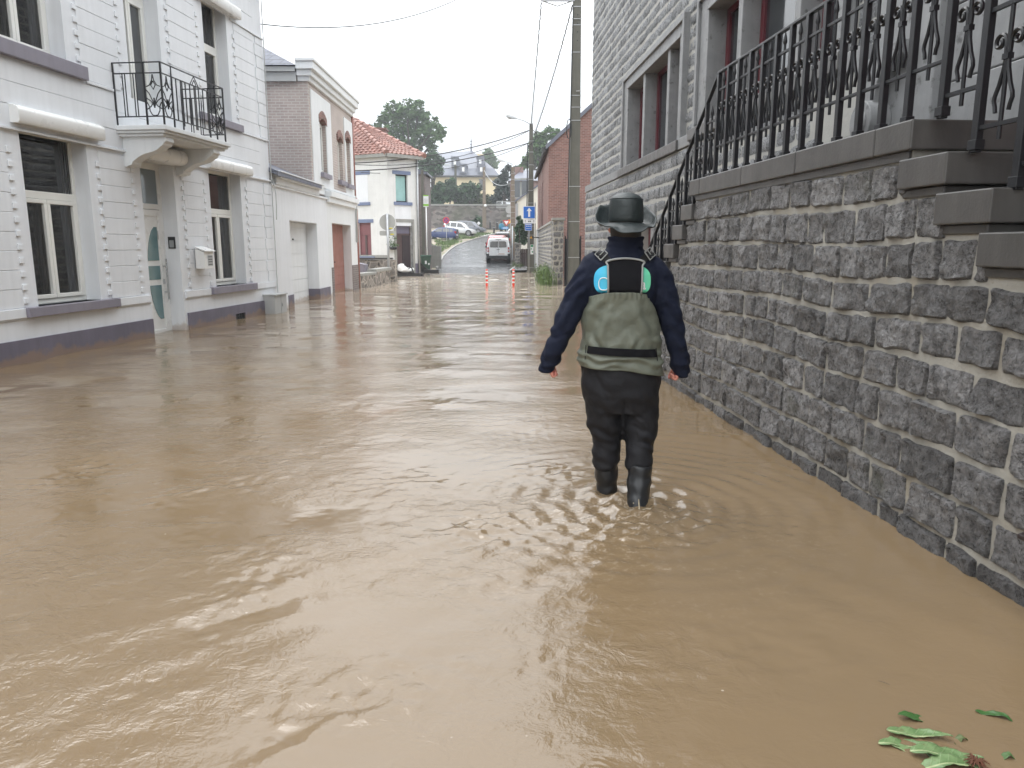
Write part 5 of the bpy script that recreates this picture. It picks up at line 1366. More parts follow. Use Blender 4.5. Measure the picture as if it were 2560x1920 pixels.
def fold_l(x, y_, z):
    h = 0.006*noise.noise(Vector((x*7, y_*7, z*9)))
    z = z + 0.22*(x-(0.10 if x > 0.012 else -0.09)) + (0.035 if x > 0.012 else 0.0) + 0.035*noise.noise(Vector((x*9, y_*9, 6.0)))
    a = math.exp(-((z-0.40)/0.075)**2); b = math.exp(-((z-0.20)/0.045)**2)
    h += (0.008*a + 0.006*b + 0.0006) * math.sin(z*88 + 5.5*noise.noise(Vector((x*7, y_*7, 2.0+z*5))) + 9*x) * (0.35+1.1*abs(noise.noise(Vector((x*8, y_*8, z*6)))))
    h += 0.010*noise.noise(Vector((x*5+z*6, y_*8, z*11)))
    h -= 0.016*max(0, 0.28-abs(noise.noise(Vector((x*7+z*5*(1 if x > 0 else -1), y_*6, z*9+7)))))*(0.6+0.8*a+0.5*math.exp(-((z-0.6)/0.12)**2))
    h += 0.011*math.exp(-((z-0.425)/0.022)**2)*(1 if abs(x) > 0.09 else 0.3) - 0.009*math.exp(-((z-0.385)/0.018)**2)
    h -= 0.008*math.exp(-((x-0.014)/0.010)**2)*(1-sstep(0.58,0.66,z))*(1 if y_ < 0.03 else 0)
    if z > 0.5: h += 0.009*math.exp(-((x-0.01)/0.06)**2) * -1*math.exp(-((z-0.56)/0.06)**2) + 0.005*noise.noise(Vector((x*12, 1, z*16+x*20)))
    return h
tr = fused(Lg, 'wader_trousers', MT['wader_dark'], 0.009, 7, fold_l, PE)

for pts, rs in (([(-0.066,0.04,0.20),(-0.062,0.045,0.12),(-0.056,0.05,0.05),(-0.052,0.055,-0.04),(-0.052,0.06,-0.13),(-0.053,0.10,-0.19)], [0.071,0.069,0.062,0.058,0.060,0.055]),
                ([(0.116,-0.075,0.205),(0.110,-0.095,0.11),(0.098,-0.135,0.02),(0.092,-0.17,-0.045),(0.092,-0.17,-0.09),(0.090,-0.10,-0.18),(0.09,-0.0,-0.22)], [0.070,0.070,0.062,0.058,0.056,0.05,0.045])):
    B_ = MB(); P_, R_ = smoothed(pts, rs, 5); limb(B_, P_, R_, 22)
    fused(B_, 'boot', MT['boot'], 0.008, 4, lambda x, y_, z: 0.0028*math.sin(z*70+noise.noise(Vector((x*20,y_*20,z*10)))*3), PE)

# grey-green upper wader, open at the top, with a hanging hem
U = MB()
def bibhw(z): return [interp([(0.74,-0.240),(0.84,-0.248),(0.94,-0.232),(1.045,-0.220),(1.165,-0.196),(1.20,-0.188)], z), interp([(0.74,0.242),(0.80,0.240),(0.90,0.222),(1.015,0.203),(1.15,0.168),(1.20,0.150)], z)]
def bibpt(u, v):                                      # u round the body, v up it
    t = 2*math.pi*u; c_, s_ = math.cos(t), math.sin(t)
    zt = 1.205 - 0.030*abs(c_)**3 if True else 1.2
    zb = 0.775 - 0.028*c_ - 0.018*abs(c_)
    z = zb + (zt-zb)*v
    l, r = bibhw(z); cx, rx = (l+r)/2, (r-l)/2; p = 2.35
    ry = interp([(0.74,0.180),(0.85,0.172),(1.0,0.168),(1.2,0.166)], z)
    x = cx + rx*math.copysign(abs(c_)**(2/p), c_); y_ = ry*math.copysign(abs(s_)**(2/p), s_)
    f = 0.0
    xx = (x-cx)/rx
    # long folds that run from the top corners to the belt, puckers at belt and elastic
    f += 0.010*math.sin(16*(abs(xx)*0.75 + (z-0.9)*1.15) + 1.5*noise.noise(Vector((x*4,y_*4,z*3)))) * sstep(0.92, 1.0, z) * (1-sstep(1.12,1.18,z)) * sstep(0.15,0.6,abs(xx))
    f += 0.009*noise.noise(Vector((x*10+z*12, y_*6, z*6))) + 0.005*noise.noise(Vector((x*22, y_*22, z*22)))
    f += 0.008*math.exp(-((z-0.925)/0.035)**2)*math.sin(x*52+6*noise.noise(Vector((x*8,z*8,1)))) 
    f += 0.007*math.exp(-((z-0.83)/0.045)**2)*math.sin(z*130 + 14*x + 5*noise.noise(Vector((x*9,2,z*9))))
    f += 0.004*sstep(1.165,1.175,z)*math.sin(u*260)
    f -= 0.006*math.exp(-((z-0.885)/0.028)**2)
    n_ = Vector((c_, s_*1.2, 0)).normalized()
    f += 0.012*noise.noise(Vector((x*7-z*9, y_*4, z*5+3)))
    f -= 0.020*max(0, 0.22-abs(noise.noise(Vector((abs(x-cx)*7+z*8, 1.5 if y_ < 0 else 4, z*2.5)))))*sstep(0.9,0.97,z)*(1-sstep(1.13,1.17,z))
    return (x+n_.x*f, y_+n_.y*f, z)
U.grid(bibpt, 150, 74)
bib = U.build('wader_bib', MT['wader_green'], PE, smooth=True)
so = bib.modifiers.new('thick', 'SOLIDIFY'); so.thickness = 0.006; so.offset = -1
def on_back(x, z, off):                               # a point lying on the back of the bib
    l, r = bibhw(z); cx, rx = (l+r)/2, (r-l)/2; c_ = max(-0.999, min(0.999, (x-cx)/rx)); p = 2.35
    cc_ = abs(c_)**(p/2); s_ = math.sqrt(max(0, 1-cc_*cc_)); ry = interp([(0.74,0.180),(0.85,0.172),(1.0,0.168),(1.2,0.166)], z)
    return (x, -ry*s_**(2/p) - off, z)
def patch(mb, xl, xr, zb, zt, off, nu=24, nv=6, th=0.004):
    def F(u, v):
        z0, z1 = zb(u), zt(u); z = z0+(z1-z0)*v; x = xl(v)+(xr(v)-xl(v))*u; return x, z
    for o_ in (off, ): mb.grid(lambda u, v: on_back(*F(u, v), o_), nu, nv)
    b_ = [on_back(*F(u, v), off-th) for u, v in [(i/nu,0) for i in range(nu+1)]+[(1,j/nv) for j in range(1,nv+1)]+[(1-i/nu,1) for i in range(1,nu+1)]+[(0,1-j/nv) for j in range(1,nv)]]
    t_ = [on_back(*F(u, v), off) for u, v in [(i/nu,0) for i in range(nu+1)]+[(1,j/nv) for j in range(1,nv+1)]+[(1-i/nu,1) for i in range(1,nu+1)]+[(0,1-j/nv) for j in range(1,nv)]]
    n_ = len(t_); mb.add(t_+b_, [(i,(i+1)%n_,n_+(i+1)%n_,n_+i) for i in range(n_)])
m = MB(); patch(m, lambda v: -0.208+0.006*v, lambda v: 0.182-0.012*v, lambda u: 0.868-0.021*u, lambda u: 0.909-0.017*u, 0.0105)
belt = m.build('belt_band', MT['stretch'], bib, smooth=40)
m = MB()
m.tube([on_back(-0.212,0.912,0.003), on_back(-0.214,0.87,0.003), on_back(-0.216,0.83,0.003)], 0.0022, 5); m.tube([on_back(0.175,0.897,0.003), on_back(0.183,0.85,0.003), on_back(0.186,0.80,0.003)], 0.0022, 5)
m.build('belt_slot', MT['stretch'], bib)
# stretch panel with grey piping, straps and buckles
def jback(x, z):                                      # back of the jacket
    rx, ry = interp([(1.08,0.206),(1.20,0.206),(1.30,0.208),(1.365,0.19),(1.41,0.138),(1.46,0.105)], z), interp([(1.08,0.142),(1.20,0.145),(1.30,0.132),(1.365,0.110),(1.41,0.092),(1.46,0.086)], z)
    p = 2.4; c_ = min(0.98, abs(x)/rx); s_ = math.sqrt(max(0,1-(c_**(p/2))**2)); return -ry*s_**(2/p)
def pan(u, v, off):
    xl, xr = -0.102+(-0.003)*v, 0.078+0.006*v
    if v > 0.9: xl -= 0.010*(v-0.9)/0.1; xr += 0.012*(v-0.9)/0.1
    z0, z1 = 1.195, 1.368 + 0.020*math.sin(math.pi*min(1,max(0,u)))**0.6
    x, z = xl+(xr-xl)*u, z0+(z1-z0)*v
    return (x, min(jback(x, z)-0.012, -0.150 + 0.03*max(0,(z-1.26))/0.12) - off + 0.02*(1-sstep(0,0.12,v)), z)
m = MB(); m.grid(lambda u, v: pan(u, v, 0.006), 14, 12); pnl = m.build('back_panel', MT['stretch'], PE, smooth=True)
so = pnl.modifiers.new('thick', 'SOLIDIFY'); so.thickness = 0.006
m = MB(); m.tube([pan(0,v/10,0.009) for v in range(0,11)], 0.0055, 6); m.tube([pan(1,v/10,0.009) for v in range(0,11)], 0.0055, 6); m.tube([pan(u/12,1,0.009) for u in range(13)], 0.0065, 6)
m.build('piping', MT['piping'], pnl, smooth=True)
for sg, (xa, xb) in ((-1, (-0.098, -0.152)), (1, (0.082, 0.152))):
    pts = [(xa, 1.372), (xa+(xb-xa)*0.35, 1.392), (xa+(xb-xa)*0.75, 1.412), (xb, 1.428)]
    m = MB(); vs = []
    P3 = [Vector((x, jback(x, min(z,1.40))-0.012-0.000, z)) for x, z in pts]
    P3[2] = Vector((pts[2][0], -0.072, pts[2][1]+0.004)); P3[3] = Vector((pts[3][0], -0.025, 1.425 if sg < 0 else 1.415)); P3.append(Vector((xb*1.0, 0.06, 1.40))); P3.append(Vector((xb*0.8, 0.13, 1.28)))
    P3, _ = smoothed(P3, [1]*len(P3), 4)
    rings = []
    for i, p in enumerate(P3):
        d = (P3[min(i+1,len(P3)-1)]-P3[max(i-1,0)]).normalized(); side = Vector((0.35*1.0, 0, -sg*0.9)) if i < 6 else Vector((1,0,0)); side = (side - d*side.dot(d)).normalized(); up = d.cross(side)
        rings.append([p+side*x*0.021+up*y_*0.002 for x, y_ in ((-1,-1),(1,-1),(1,1),(-1,1))])
    m.loft(rings); stp = m.build('shoulder_strap', MT['webbing'], PE)
    c0 = P3[7]; d = (P3[8]-P3[6]).normalized(); side = Vector((0.5, 0, -sg*0.8)); side = (side-d*side.dot(d)).normalized(); up = d.cross(side)*(-1 if d.cross(side).y > 0 else 1)
    q = [c0 + d*a_*0.026 + side*b_*0.026 + up*0.006 for a_, b_ in ((-1,-1),(1,-1),(1,1),(-1,1),(-1,-1))]
    m = MB(); m.tube(q, 0.0038, 6); m.tube([c0-side*0.024+up*0.006, c0+side*0.024+up*0.006], 0.003, 6); m.build('buckle', MT['piping'], stp, smooth=40)
# printed emblem on the jacket: a rounded blue to green badge with white letters
a = N('badge_print'); sp = a.n.new('ShaderNodeSeparateXYZ'); a.lk(a.tc, sp.inputs[0])
cr = a.n.new('ShaderNodeValToRGB'); a.lk(a.mr(sp.outputs['X'], -0.18, 0.13, 0, 1), cr.inputs[0])
cr.color_ramp.elements[0].color = (*lin(60,178,226), 1); cr.color_ramp.elements[1].color = (*lin(112,214,168), 1)
MT['badge'] = a.fin(cr.outputs['Color'], 0.6)
def badge(u, v):
    t = 2*math.pi*u
    r = v; c_, s_ = math.cos(t), math.sin(t)
    x = -0.021 + r*0.154*math.copysign(abs(c_)**0.62, c_); z = 1.268 + r*0.088*math.copysign(abs(s_)**0.75, s_)
    return (x, jback(x, z)-0.0085+0.03*(1-sstep(1.198,1.212,z)), z)
m = MB(); m.grid(badge, 48, 8); bdg = m.build('badge', MT['badge'], PE, smooth=True)
def letter(body_, x, z, size, rot):
    cu = bpy.data.curves.new('letter', 'FONT'); cu.body = body_; cu.size = size; cu.extrude = 0.0006; cu.align_x = 'CENTER'; cu.offset = 0.001
    t = bpy.data.objects.new('letter', cu); COL.objects.link(t); bpy.context.view_layer.update()
    me = bpy.data.meshes.new_from_object(t.evaluated_get(bpy.context.evaluated_depsgraph_get())); bpy.data.objects.remove(t)
    me.materials.clear(); me.materials.append(MT['white_pvc'])
    o = bpy.data.objects.new('letter', me); COL.objects.link(o); o.parent = bdg
    o.location = (x, jback(x, z+0.02)-0.0125, z); o.rotation_euler = (math.pi/2-0.02, 0, rot); return o
m = MB(); q = [(-0.124+0.026*math.copysign(abs(math.cos(t))**0.75, math.cos(t)), 1.250+0.033*math.copysign(abs(math.sin(t))**0.8, math.sin(t))) for t in [2*math.pi*k/28 for k in range(29)]]
m.tube([(x, jback(x, z)-0.010, z) for x, z in q], 0.0030, 6); m.build('letter', MT['white_pvc'], bdg, smooth=True)
letter('a', 0.088, 1.222, 0.085, 0.35)

# bucket hat with a drooping brim
H = MB(); cx, cy = 0.008, 0.012
H.loft([ring(cx, cy, z, rx, ry, 40, 2.1, tl) for z, rx, ry, tl in ((1.570,0.099,0.112,-0.02),(1.60,0.097,0.110,-0.02),(1.66,0.095,0.107,-0.02),(1.695,0.093,0.104,-0.02),(1.708,0.089,0.100,-0.02),(1.714,0.083,0.094,-0.02),(1.724,0.076,0.086,-0.02),(1.738,0.055,0.062,-0.02),(1.745,0.02,0.024,-0.02))])
hat = H.build('hat', MT['hat'], PE, smooth=70)
hs_ = hat.modifiers.new('d', 'SUBSURF'); hs_.levels = 1; hs_.render_levels = 1
m = MB(); m.tube([ (cx+0.0905*math.cos(t), cy+0.1015*math.sin(t), 1.7085-0.02*0.09*math.cos(t)) for t in [2*math.pi*k/40 for k in range(41)]], 0.0022, 6)
for k in range(2): m.tube([(cx+(0.0985-0.002*k)*math.cos(t), cy+(0.1115-0.002*k)*math.sin(t), 1.592+0.03*k-0.02*0.09*math.cos(t)) for t in [2*math.pi*q/40 for q in range(41)]], 0.0014, 5)
m.build('hat_seam', MT['hat'], hat, smooth=True)
def brim(u, v):
    t = 2*math.pi*u; c_, s_ = math.cos(t), math.sin(t)
    r0 = 0.098; w = 0.078 + 0.018*abs(c_)**2
    side = abs(c_)**1.5
    up = v**1.4*((0.026 if c_ < 0 else 0.036)*side + 0.085*abs(c_)*max(0,s_) + 0.092*max(0,s_)**2 - 0.054*max(0,-s_)**0.8) - 0.018*math.sin(math.pi*v)*side
    wv = 0.004*math.sin(5*t+1.0)*v**2 + 0.003*math.sin(11*t)*v**2 + 0.012*noise.noise(Vector((c_*3, s_*3, v*3)))*v
    rr = r0 + w*v*(1-0.25*side*v)
    ca = math.copysign(abs(c_)**(2/2.1), c_); sa = math.copysign(abs(s_)**(2/2.1), s_)
    return (cx + rr*ca, cy + (rr*1.10)*sa, 1.575 - 0.02*rr*c_ + up + wv)
m = MB(); m.grid(brim, 96, 12); bm_ = m.build('hat_brim', MT['hat'], hat, smooth=True)
so = bm_.modifiers.new('thick', 'SOLIDIFY'); so.thickness = 0.005

# water thrown up by the heel
wsplash = MB(); rs_ = random.Random(12)
def blob(c, r, sx=1, sz=1):
    wsplash.lathe([(0.02*r,-r*sz),(0.7*r,-0.7*r*sz),(r,0),(0.7*r,0.7*r*sz),(0.02*r,r*sz)], c, 8, sx, sx)
hx, hy = 0.70, 3.955
def mound(u, v):
    a_ = math.pi*(0.80+1.45*u); r = 0.045+0.16*v
    h = 0.034*math.exp(-((r-0.080)/0.040)**2)*(0.6+0.9*abs(noise.noise(Vector((a_*1.3, r*12, 1.0))))) + 0.012*noise.noise(Vector((a_*4, r*40, 3.0)))*(1-v)
    e_ = math.sin(math.pi*min(1,max(0,u)))**0.5
    return (hx+math.cos(a_)*r*1.15, hy+math.sin(a_)*r*0.85, -0.012 + h*e_ + 0.010*(1-v))
wsplash.grid(mound, 60, 16)
for k in range(26): blob((hx+rs_.gauss(0,.12), hy+rs_.gauss(-.03,.08), rs_.uniform(0.0,0.06)), rs_.uniform(.0018,.0042))
wsplash.tube([(0.713,3.975,0.055),(0.712,3.960,0.035),(0.711,3.935,0.01),(0.71,3.915,-0.02)], [0.0015,0.0035,0.005,0.009], 8)
a = N('splash_water'); MT['splash'] = a.fin((0.50,0.42,0.30), 0.08, spec=0.7)
a.b.inputs['Transmission Weight'].default_value = 0.25; a.b.inputs['IOR'].default_value = 1.33
tag(wsplash.build('water_splash', MT['splash'], None, smooth=True), kind='stuff')
# ---------------------------------------------------------------- vehicles
def paint(name, col, rough=0.25, metal=0.0):
    a = N(name); a.b.inputs['Coat Weight'].default_value = 0.6; a.b.inputs['Coat Roughness'].default_value = 0.06
    c = a.mul(col, a.mr(a.noise(2.5, 4), .3, .7, .93, 1.07)); return a.fin(c, rough, metal=metal)
MT['tail_red'] = M('tail_light_red', (0.32,0.015,0.015), 0.15, 0.1, 20)
MT['lamp_clear'] = M('headlamp', (0.6,0.62,0.64), 0.1, 0.05, 20)
MT['plate'] = M('number_plate', lin(225,225,222), 0.4)
MT['plate_red'] = M('plate_marks', lin(150,60,60), 0.5)
def car(name, label, loc, rotz, L_, Wd, secs, paintm, wheel_r, wx, glass_side, rear, front=None, bumper=True, pitch=0.0, trim_black=True):
    """secs: (x, z_bottom, z_belt, z_roof, half width at belt, half width at roof) from rear (x=0) to nose (x=L)"""
    t = thing(name, label, 'car', loc, rotz, 'parked cars'); t.rotation_euler = (0, pitch, rotz)
    m = MB(); rings = []
    for x, zb, zl, zr, hw, hr in secs:
        zr = max(zr, zl+0.02); mid = zb+(zl-zb)*0.45
        half = [(hw*0.90, zb), (hw*0.985, zb+0.06), (hw, mid), (hw*0.985, zl-0.02), (hw*0.965, zl+0.01), (hr, zr-0.06 if zr-zl > .2 else zr-.01), (hr*0.90, zr)]
        rings.append([(x, y_, z) for y_, z in half] + [(x, -y_, z) for y_, z in half[::-1]])
    m.loft(rings)
    m.build('body', MT[paintm], t, smooth=35)
    def at_x(x):
        for a, b in zip(secs, secs[1:]):
            if a[0] <= x <= b[0]:
                f = (x-a[0])/(b[0]-a[0]); return [a[i]+(b[i]-a[i])*f for i in range(6)]
        return secs[-1]
    for poly in glass_side:                          # (x, f) with f the height between belt and roof
        for sg in (-1, 1):
            vs = []
            for off in (0.012, -0.01):
                for x, f in poly:
                    q = at_x(x); zl, zr = q[2]+0.01, q[3]-0.06; z = zl+(zr-zl)*f; y_ = (q[4]*0.965 + (q[5]-q[4]*0.965)*f)
                    vs.append((x, sg*(y_+off), z))
            n_ = len(poly); g = MB(); g.add(vs, [tuple(range(n_)), tuple(range(n_, 2*n_))[::-1]]+[(i,(i+1)%n_,n_+(i+1)%n_,n_+i) for i in range(n_)])
            g.build('side_window', MT['glass'], t)
    for x in wx:
        for sg in (-1, 1):
            w = MB(); yy = sg*(Wd/2-0.10)
            rr_ = [(wheel_r*0.62,-0.10),(wheel_r*0.9,-0.105),(wheel_r,-0.08),(wheel_r,0.08),(wheel_r*0.9,0.105),(wheel_r*0.62,0.10)]
            vs_ = [[(x+r*math.cos(2*math.pi*k/20), yy+y_, wheel_r+r*math.sin(2*math.pi*k/20)) for k in range(20)] for r, y_ in rr_]
            w.loft(vs_); wo_ = w.build('wheel', MT['black_rubber'], t, smooth=40)
            h = MB()
            for k in range(6):
                a_ = k*math.pi/3; c0 = Vector((x, yy+sg*0.098, wheel_r)); h.bar(c0, c0+Vector((math.cos(a_),0,math.sin(a_)))*wheel_r*0.62, 0.07, 0.02, (0,1,0))
            h.tube([(x+wheel_r*.62*math.cos(2*math.pi*k/20), yy+sg*0.1, wheel_r+wheel_r*.62*math.sin(2*math.pi*k/20)) for k in range(21)], 0.022, 5)
            h.build('rim', MT['galv'], wo_)
            ar = MB(); ar.loft([[(x+r*math.cos(2*math.pi*k/20), sg*y_, wheel_r+0.02+r*math.sin(2*math.pi*k/20)) for k in range(20)] for r, y_ in ((wheel_r*1.16, Wd/2-0.28),(wheel_r*1.16, Wd/2*0.995+0.004))]); ar.build('wheel_arch', MT['black_plastic'], wo_)
    rear(t, at_x)
    if front: front(t, at_x)
    for sg in (-1, 1):
        q = at_x(L_*0.68); m = MB(); m.lathe([(0.01,-0.09),(0.08,-0.06),(0.09,0.04),(0.02,0.08)], (L_*0.68, sg*(q[4]+0.10), q[2]+0.06), 8, 0.7, 1.1); m.build('side_mirror', MT['black_plastic'], t, smooth=True)
    return t
def slabx(mb, x, poly, th=0.02):                     # outline in (y, z) on the rear face at x
    mb.prism(poly, 'x', x-th, x+0.03)
def van_rear(t, at_x):
    g = MB(); slabx(g, 0.0, [(-0.62,1.22),(-0.58,1.16),(-0.05,1.14),(-0.05,1.60),(-0.48,1.60),(-0.58,1.55)], 0.012); g.build('rear_window', MT['glass'], t)
    g = MB(); slabx(g, 0.0, [(0.02,1.14),(0.58,1.16),(0.62,1.22),(0.58,1.55),(0.48,1.60),(0.02,1.60)], 0.012); g.build('rear_window', MT['glass'], t)
    for sg in (-1, 1):
        g = MB(); g.box(-0.03, 0.10, sg*0.70, sg*0.815, 0.82, 1.17); l = g.build('tail_light', MT['tail_red'], t, bevel=0.01)
        g = MB(); g.box(-0.038, -0.03, sg*0.72, sg*0.80, 0.93, 1.02); g.build('reversing_lens', MT['lamp_clear'], l)
    g = MB(); g.box(-0.10, 0.2, -0.86, 0.86, 0.34, 0.56); g.box(-0.06,0.2,-.88,-.68,.56,.70); g.box(-0.06,0.2,.68,.88,.56,.70); g.build('bumper', MT['black_plastic'], t, bevel=0.03)
    g = MB(); g.box(-0.025, 0.0, -0.50, 0.06, 0.62, 0.75); p_ = g.build('number_plate', MT['plate'], t)
    g = MB()
    for k in range(6): g.box(-0.028, -0.025, -0.44+k*0.075, -0.40+k*0.075, 0.655, 0.715)
    g.build('plate_marks', MT['plate_red'], p_)
    g = MB(); g.box(-0.012, 0.0, -0.008, 0.008, 0.58, 1.7); g.box(-.03,0,-.10,.12,.99,1.02); g.box(-.02,0.03,-.2,.2,1.72,1.755); g.build('door_trim', MT['black_plastic'], t)
P_WHITE = paint('white_car_paint', lin(224,226,228)); MT['p_white'] = P_WHITE
MT['p_red'] = paint('red_car_paint', (0.36,0.018,0.022)); MT['p_black'] = paint('dark_car_paint', (0.018,0.02,0.025)); MT['p_blue'] = paint('blue_car_paint', (0.010,0.028,0.12))
MT['p_silver'] = paint('silver_car_paint', (0.66,0.67,0.68), 0.3, 0.3); MT['p_grey'] = paint('grey_car_paint', (0.15,0.16,0.185), 0.3, 0.3)
def rear_pair(lz, ly, glass, plate_z, plx=0.0, silver=False, bump=0.35):
    def f(t, at_x):
        q = at_x(0.06)
        g = MB(); slabx(g, 0.02, glass, 0.05); g.build('rear_window', MT['glass'], t)
        for sg in (-1, 1):
            g = MB(); g.box(-0.03, 0.22, sg*(ly-0.14), sg*(ly+0.02), lz-0.13, lz+0.13); g.build('tail_light', MT['tail_red'], t, bevel=0.02)
        g = MB(); g.box(-0.07, 0.2, -ly, ly, bump, bump+0.24); g.build('bumper', MT['black_plastic'], t, bevel=0.03)
        g = MB(); g.box(-0.04, 0.0, plx-0.26, plx+0.26, plate_z, plate_z+0.12); g.build('number_plate', MT['plate'], t)
    return f
van_secs = [(0.0,0.38,1.10,1.74,0.80,0.70),(0.06,0.34,1.10,1.80,0.86,0.73),(0.9,0.30,1.08,1.82,0.90,0.75),(2.3,0.30,1.06,1.82,0.90,0.75),(2.95,0.30,1.04,1.74,0.90,0.72),(3.45,0.30,1.04,1.32,0.89,0.68),(3.75,0.32,1.02,1.05,0.87,0.66),(4.2,0.34,0.90,0.93,0.80,0.62),(4.38,0.40,0.70,0.73,0.66,0.5)]
va = at(1246, 664, 55.5)
car('white_van', 'white delivery van parked with its rear to the flood', (va.x, 55.5, road_z(55.5)+0.02), math.radians(90), 4.38, 1.8, van_secs, 'p_white', 0.32, (0.72, 3.45),
    [[(1.9,0.08),(2.85,0.08),(2.85,0.9),(1.9,0.92)],[(2.95,0.08),(3.4,0.08),(3.02,0.85)]], van_rear, pitch=-math.radians(2))
suv_secs = [(0.0,0.40,0.98,1.30,0.74,0.62),(0.08,0.36,1.0,1.62,0.83,0.64),(0.5,0.32,1.02,1.70,0.87,0.66),(1.5,0.30,1.0,1.74,0.88,0.68),(2.4,0.30,0.98,1.68,0.88,0.66),(2.9,0.30,0.98,1.38,0.88,0.64),(3.25,0.32,0.97,1.0,0.86,0.62),(3.9,0.34,0.88,0.91,0.82,0.58),(4.2,0.42,0.66,0.70,0.66,0.5)]
hatch_secs = [(0.0,0.40,0.92,1.10,0.72,0.60),(0.10,0.34,0.95,1.38,0.80,0.60),(0.45,0.30,0.96,1.46,0.84,0.61),(1.4,0.28,0.94,1.50,0.85,0.62),(2.1,0.28,0.92,1.44,0.85,0.60),(2.65,0.28,0.92,1.12,0.84,0.58),(2.9,0.30,0.90,0.93,0.83,0.56),(3.4,0.32,0.78,0.81,0.76,0.5),(3.62,0.38,0.60,0.64,0.62,0.45)]
sw_hatch = [[(0.35,0.25),(0.75,0.1),(0.75,0.9),(0.45,0.9)],[(0.82,0.08),(1.55,0.08),(1.55,0.93),(0.82,0.93)],[(1.62,0.08),(2.6,0.08),(2.15,0.9),(1.62,0.93)]]
sw_suv = [[(0.3,0.3),(0.85,0.12),(0.85,0.85),(0.4,0.8)],[(0.95,0.08),(1.75,0.08),(1.75,0.92),(0.95,0.92)],[(1.85,0.08),(2.9,0.08),(2.35,0.88),(1.85,0.92)]]
rc = at(1226, 645, 62)
car('red_car', 'red hatchback half hidden behind the white van', (-1.30, 61.5, road_z(61.5)+0.02), math.radians(88), 3.9, 1.75, suv_secs[:-1]+[(4.2,0.42,0.66,0.70,0.66,0.5)], 'p_red', 0.30, (0.7, 3.3), sw_suv,
    rear_pair(1.05, 0.80, [(-0.56,1.12),(0.56,1.12),(0.50,1.52),(-0.50,1.52)], 0.75), pitch=-math.radians(3))
dc = at(1246, 610, 69)
car('dark_car', 'black hatchback with pale roof glare parked ahead of the red car', (-0.90, 68.5, road_z(68.5)+0.05), math.radians(82), 4.1, 1.8, suv_secs, 'p_black', 0.32, (0.7, 3.35), sw_suv,
    rear_pair(1.08, 0.80, [(-0.56,1.12),(0.56,1.12),(0.50,1.54),(-0.50,1.54)], 0.80), pitch=-math.radians(3))
wc = at(1277, 598, 80)
car('white_car', 'white car mostly hidden beyond the black hatchback', (wc.x+0.3, 79, road_z(79)+0.03), math.radians(66), 4.1, 1.75, suv_secs, 'p_white', 0.31, (0.7, 3.3), sw_suv, rear_pair(1.0, 0.78, [(-0.54,1.1),(0.54,1.1),(0.48,1.5),(-0.48,1.5)], 0.75), pitch=-math.radians(3))
b0 = at(1142, 603, 88)
def ground_at(x, y): return terrain_z(x, y)+0.03
def park(px, py, d, dz=0.0): q = at(px, py, d); return (q.x, d, q.z+dz)
car('blue_car', 'small dark blue hatchback parked on the verge below the stone wall', park(1142, 603, 88), math.radians(172), 3.62, 1.62, hatch_secs, 'p_blue', 0.29, (0.55, 2.95), sw_hatch,
    rear_pair(1.0, 0.76, [(-0.5,1.02),(0.5,1.02),(0.44,1.34),(-0.44,1.34)], 0.65), pitch=math.radians(-3.5))
car('silver_car', 'white and silver off road car behind the blue hatchback', park(1111, 586, 100), math.radians(-9), 4.3, 1.82, suv_secs, 'p_silver', 0.36, (0.78, 3.42), sw_suv,
    rear_pair(1.05, 0.82, [(-0.56,1.1),(0.56,1.1),(0.5,1.56),(-0.5,1.56)], 0.8), pitch=math.radians(4.0))
car('grey_car', 'dark grey estate car with pale roof rails beside the stone wall', park(1142, 582, 108), math.radians(-12), 4.2, 1.8, suv_secs, 'p_grey', 0.34, (0.78, 3.35), sw_suv,
    rear_pair(1.05, 0.82, [(-0.56,1.1),(0.56,1.1),(0.5,1.56),(-0.5,1.56)], 0.8), pitch=math.radians(3.0))
# the sloping yard under those cars
YD = MB()
pa = [at(1050,622,80), at(1050,600,95), at(1100,590,104), at(1140,583,114), at(1190,590,110), at(1200,597,101), at(1160,606,90), at(1120,620,80), at(1085,650,62), at(1060,655,56)]
q1 = [park(1142,603,88), park(1075,592,91), park(1111,586,100), park(1188,594,97), park(1142,582,108), park(1195,586,108)]
vs = [(-30,70,0.9),(at(1060,640,64).x,64,at(1060,640,64).z),(at(1135,612,82).x,82,at(1135,612,82).z),(-30,90,3.6),(at(1070,592.5,89).x,89.5,at(1070,592.5,89).z-0.06),(at(1150,604.5,87).x,86.5,at(1150,604.5,87).z-0.08),(-30,104,4.4),(at(1110,586.5,100).x,100.5,at(1110,586.5,100).z-0.06),(at(1195,594.5,97).x,97,at(1195,594.5,97).z-0.08),(-30,118,4.9),(at(1142,580,117).x,118,at(1142,580,117).z),(at(1205,585,112).x,112,at(1205,585,112).z)]
YD.add(vs, [(0,1,2,5),(0,5,4,3),(3,4,5,8,7),(3,7,6),(6,7,8,11,10),(6,10,9)])
tag(YD.build('verge', MT['soil'], None, smooth=True), kind='structure')

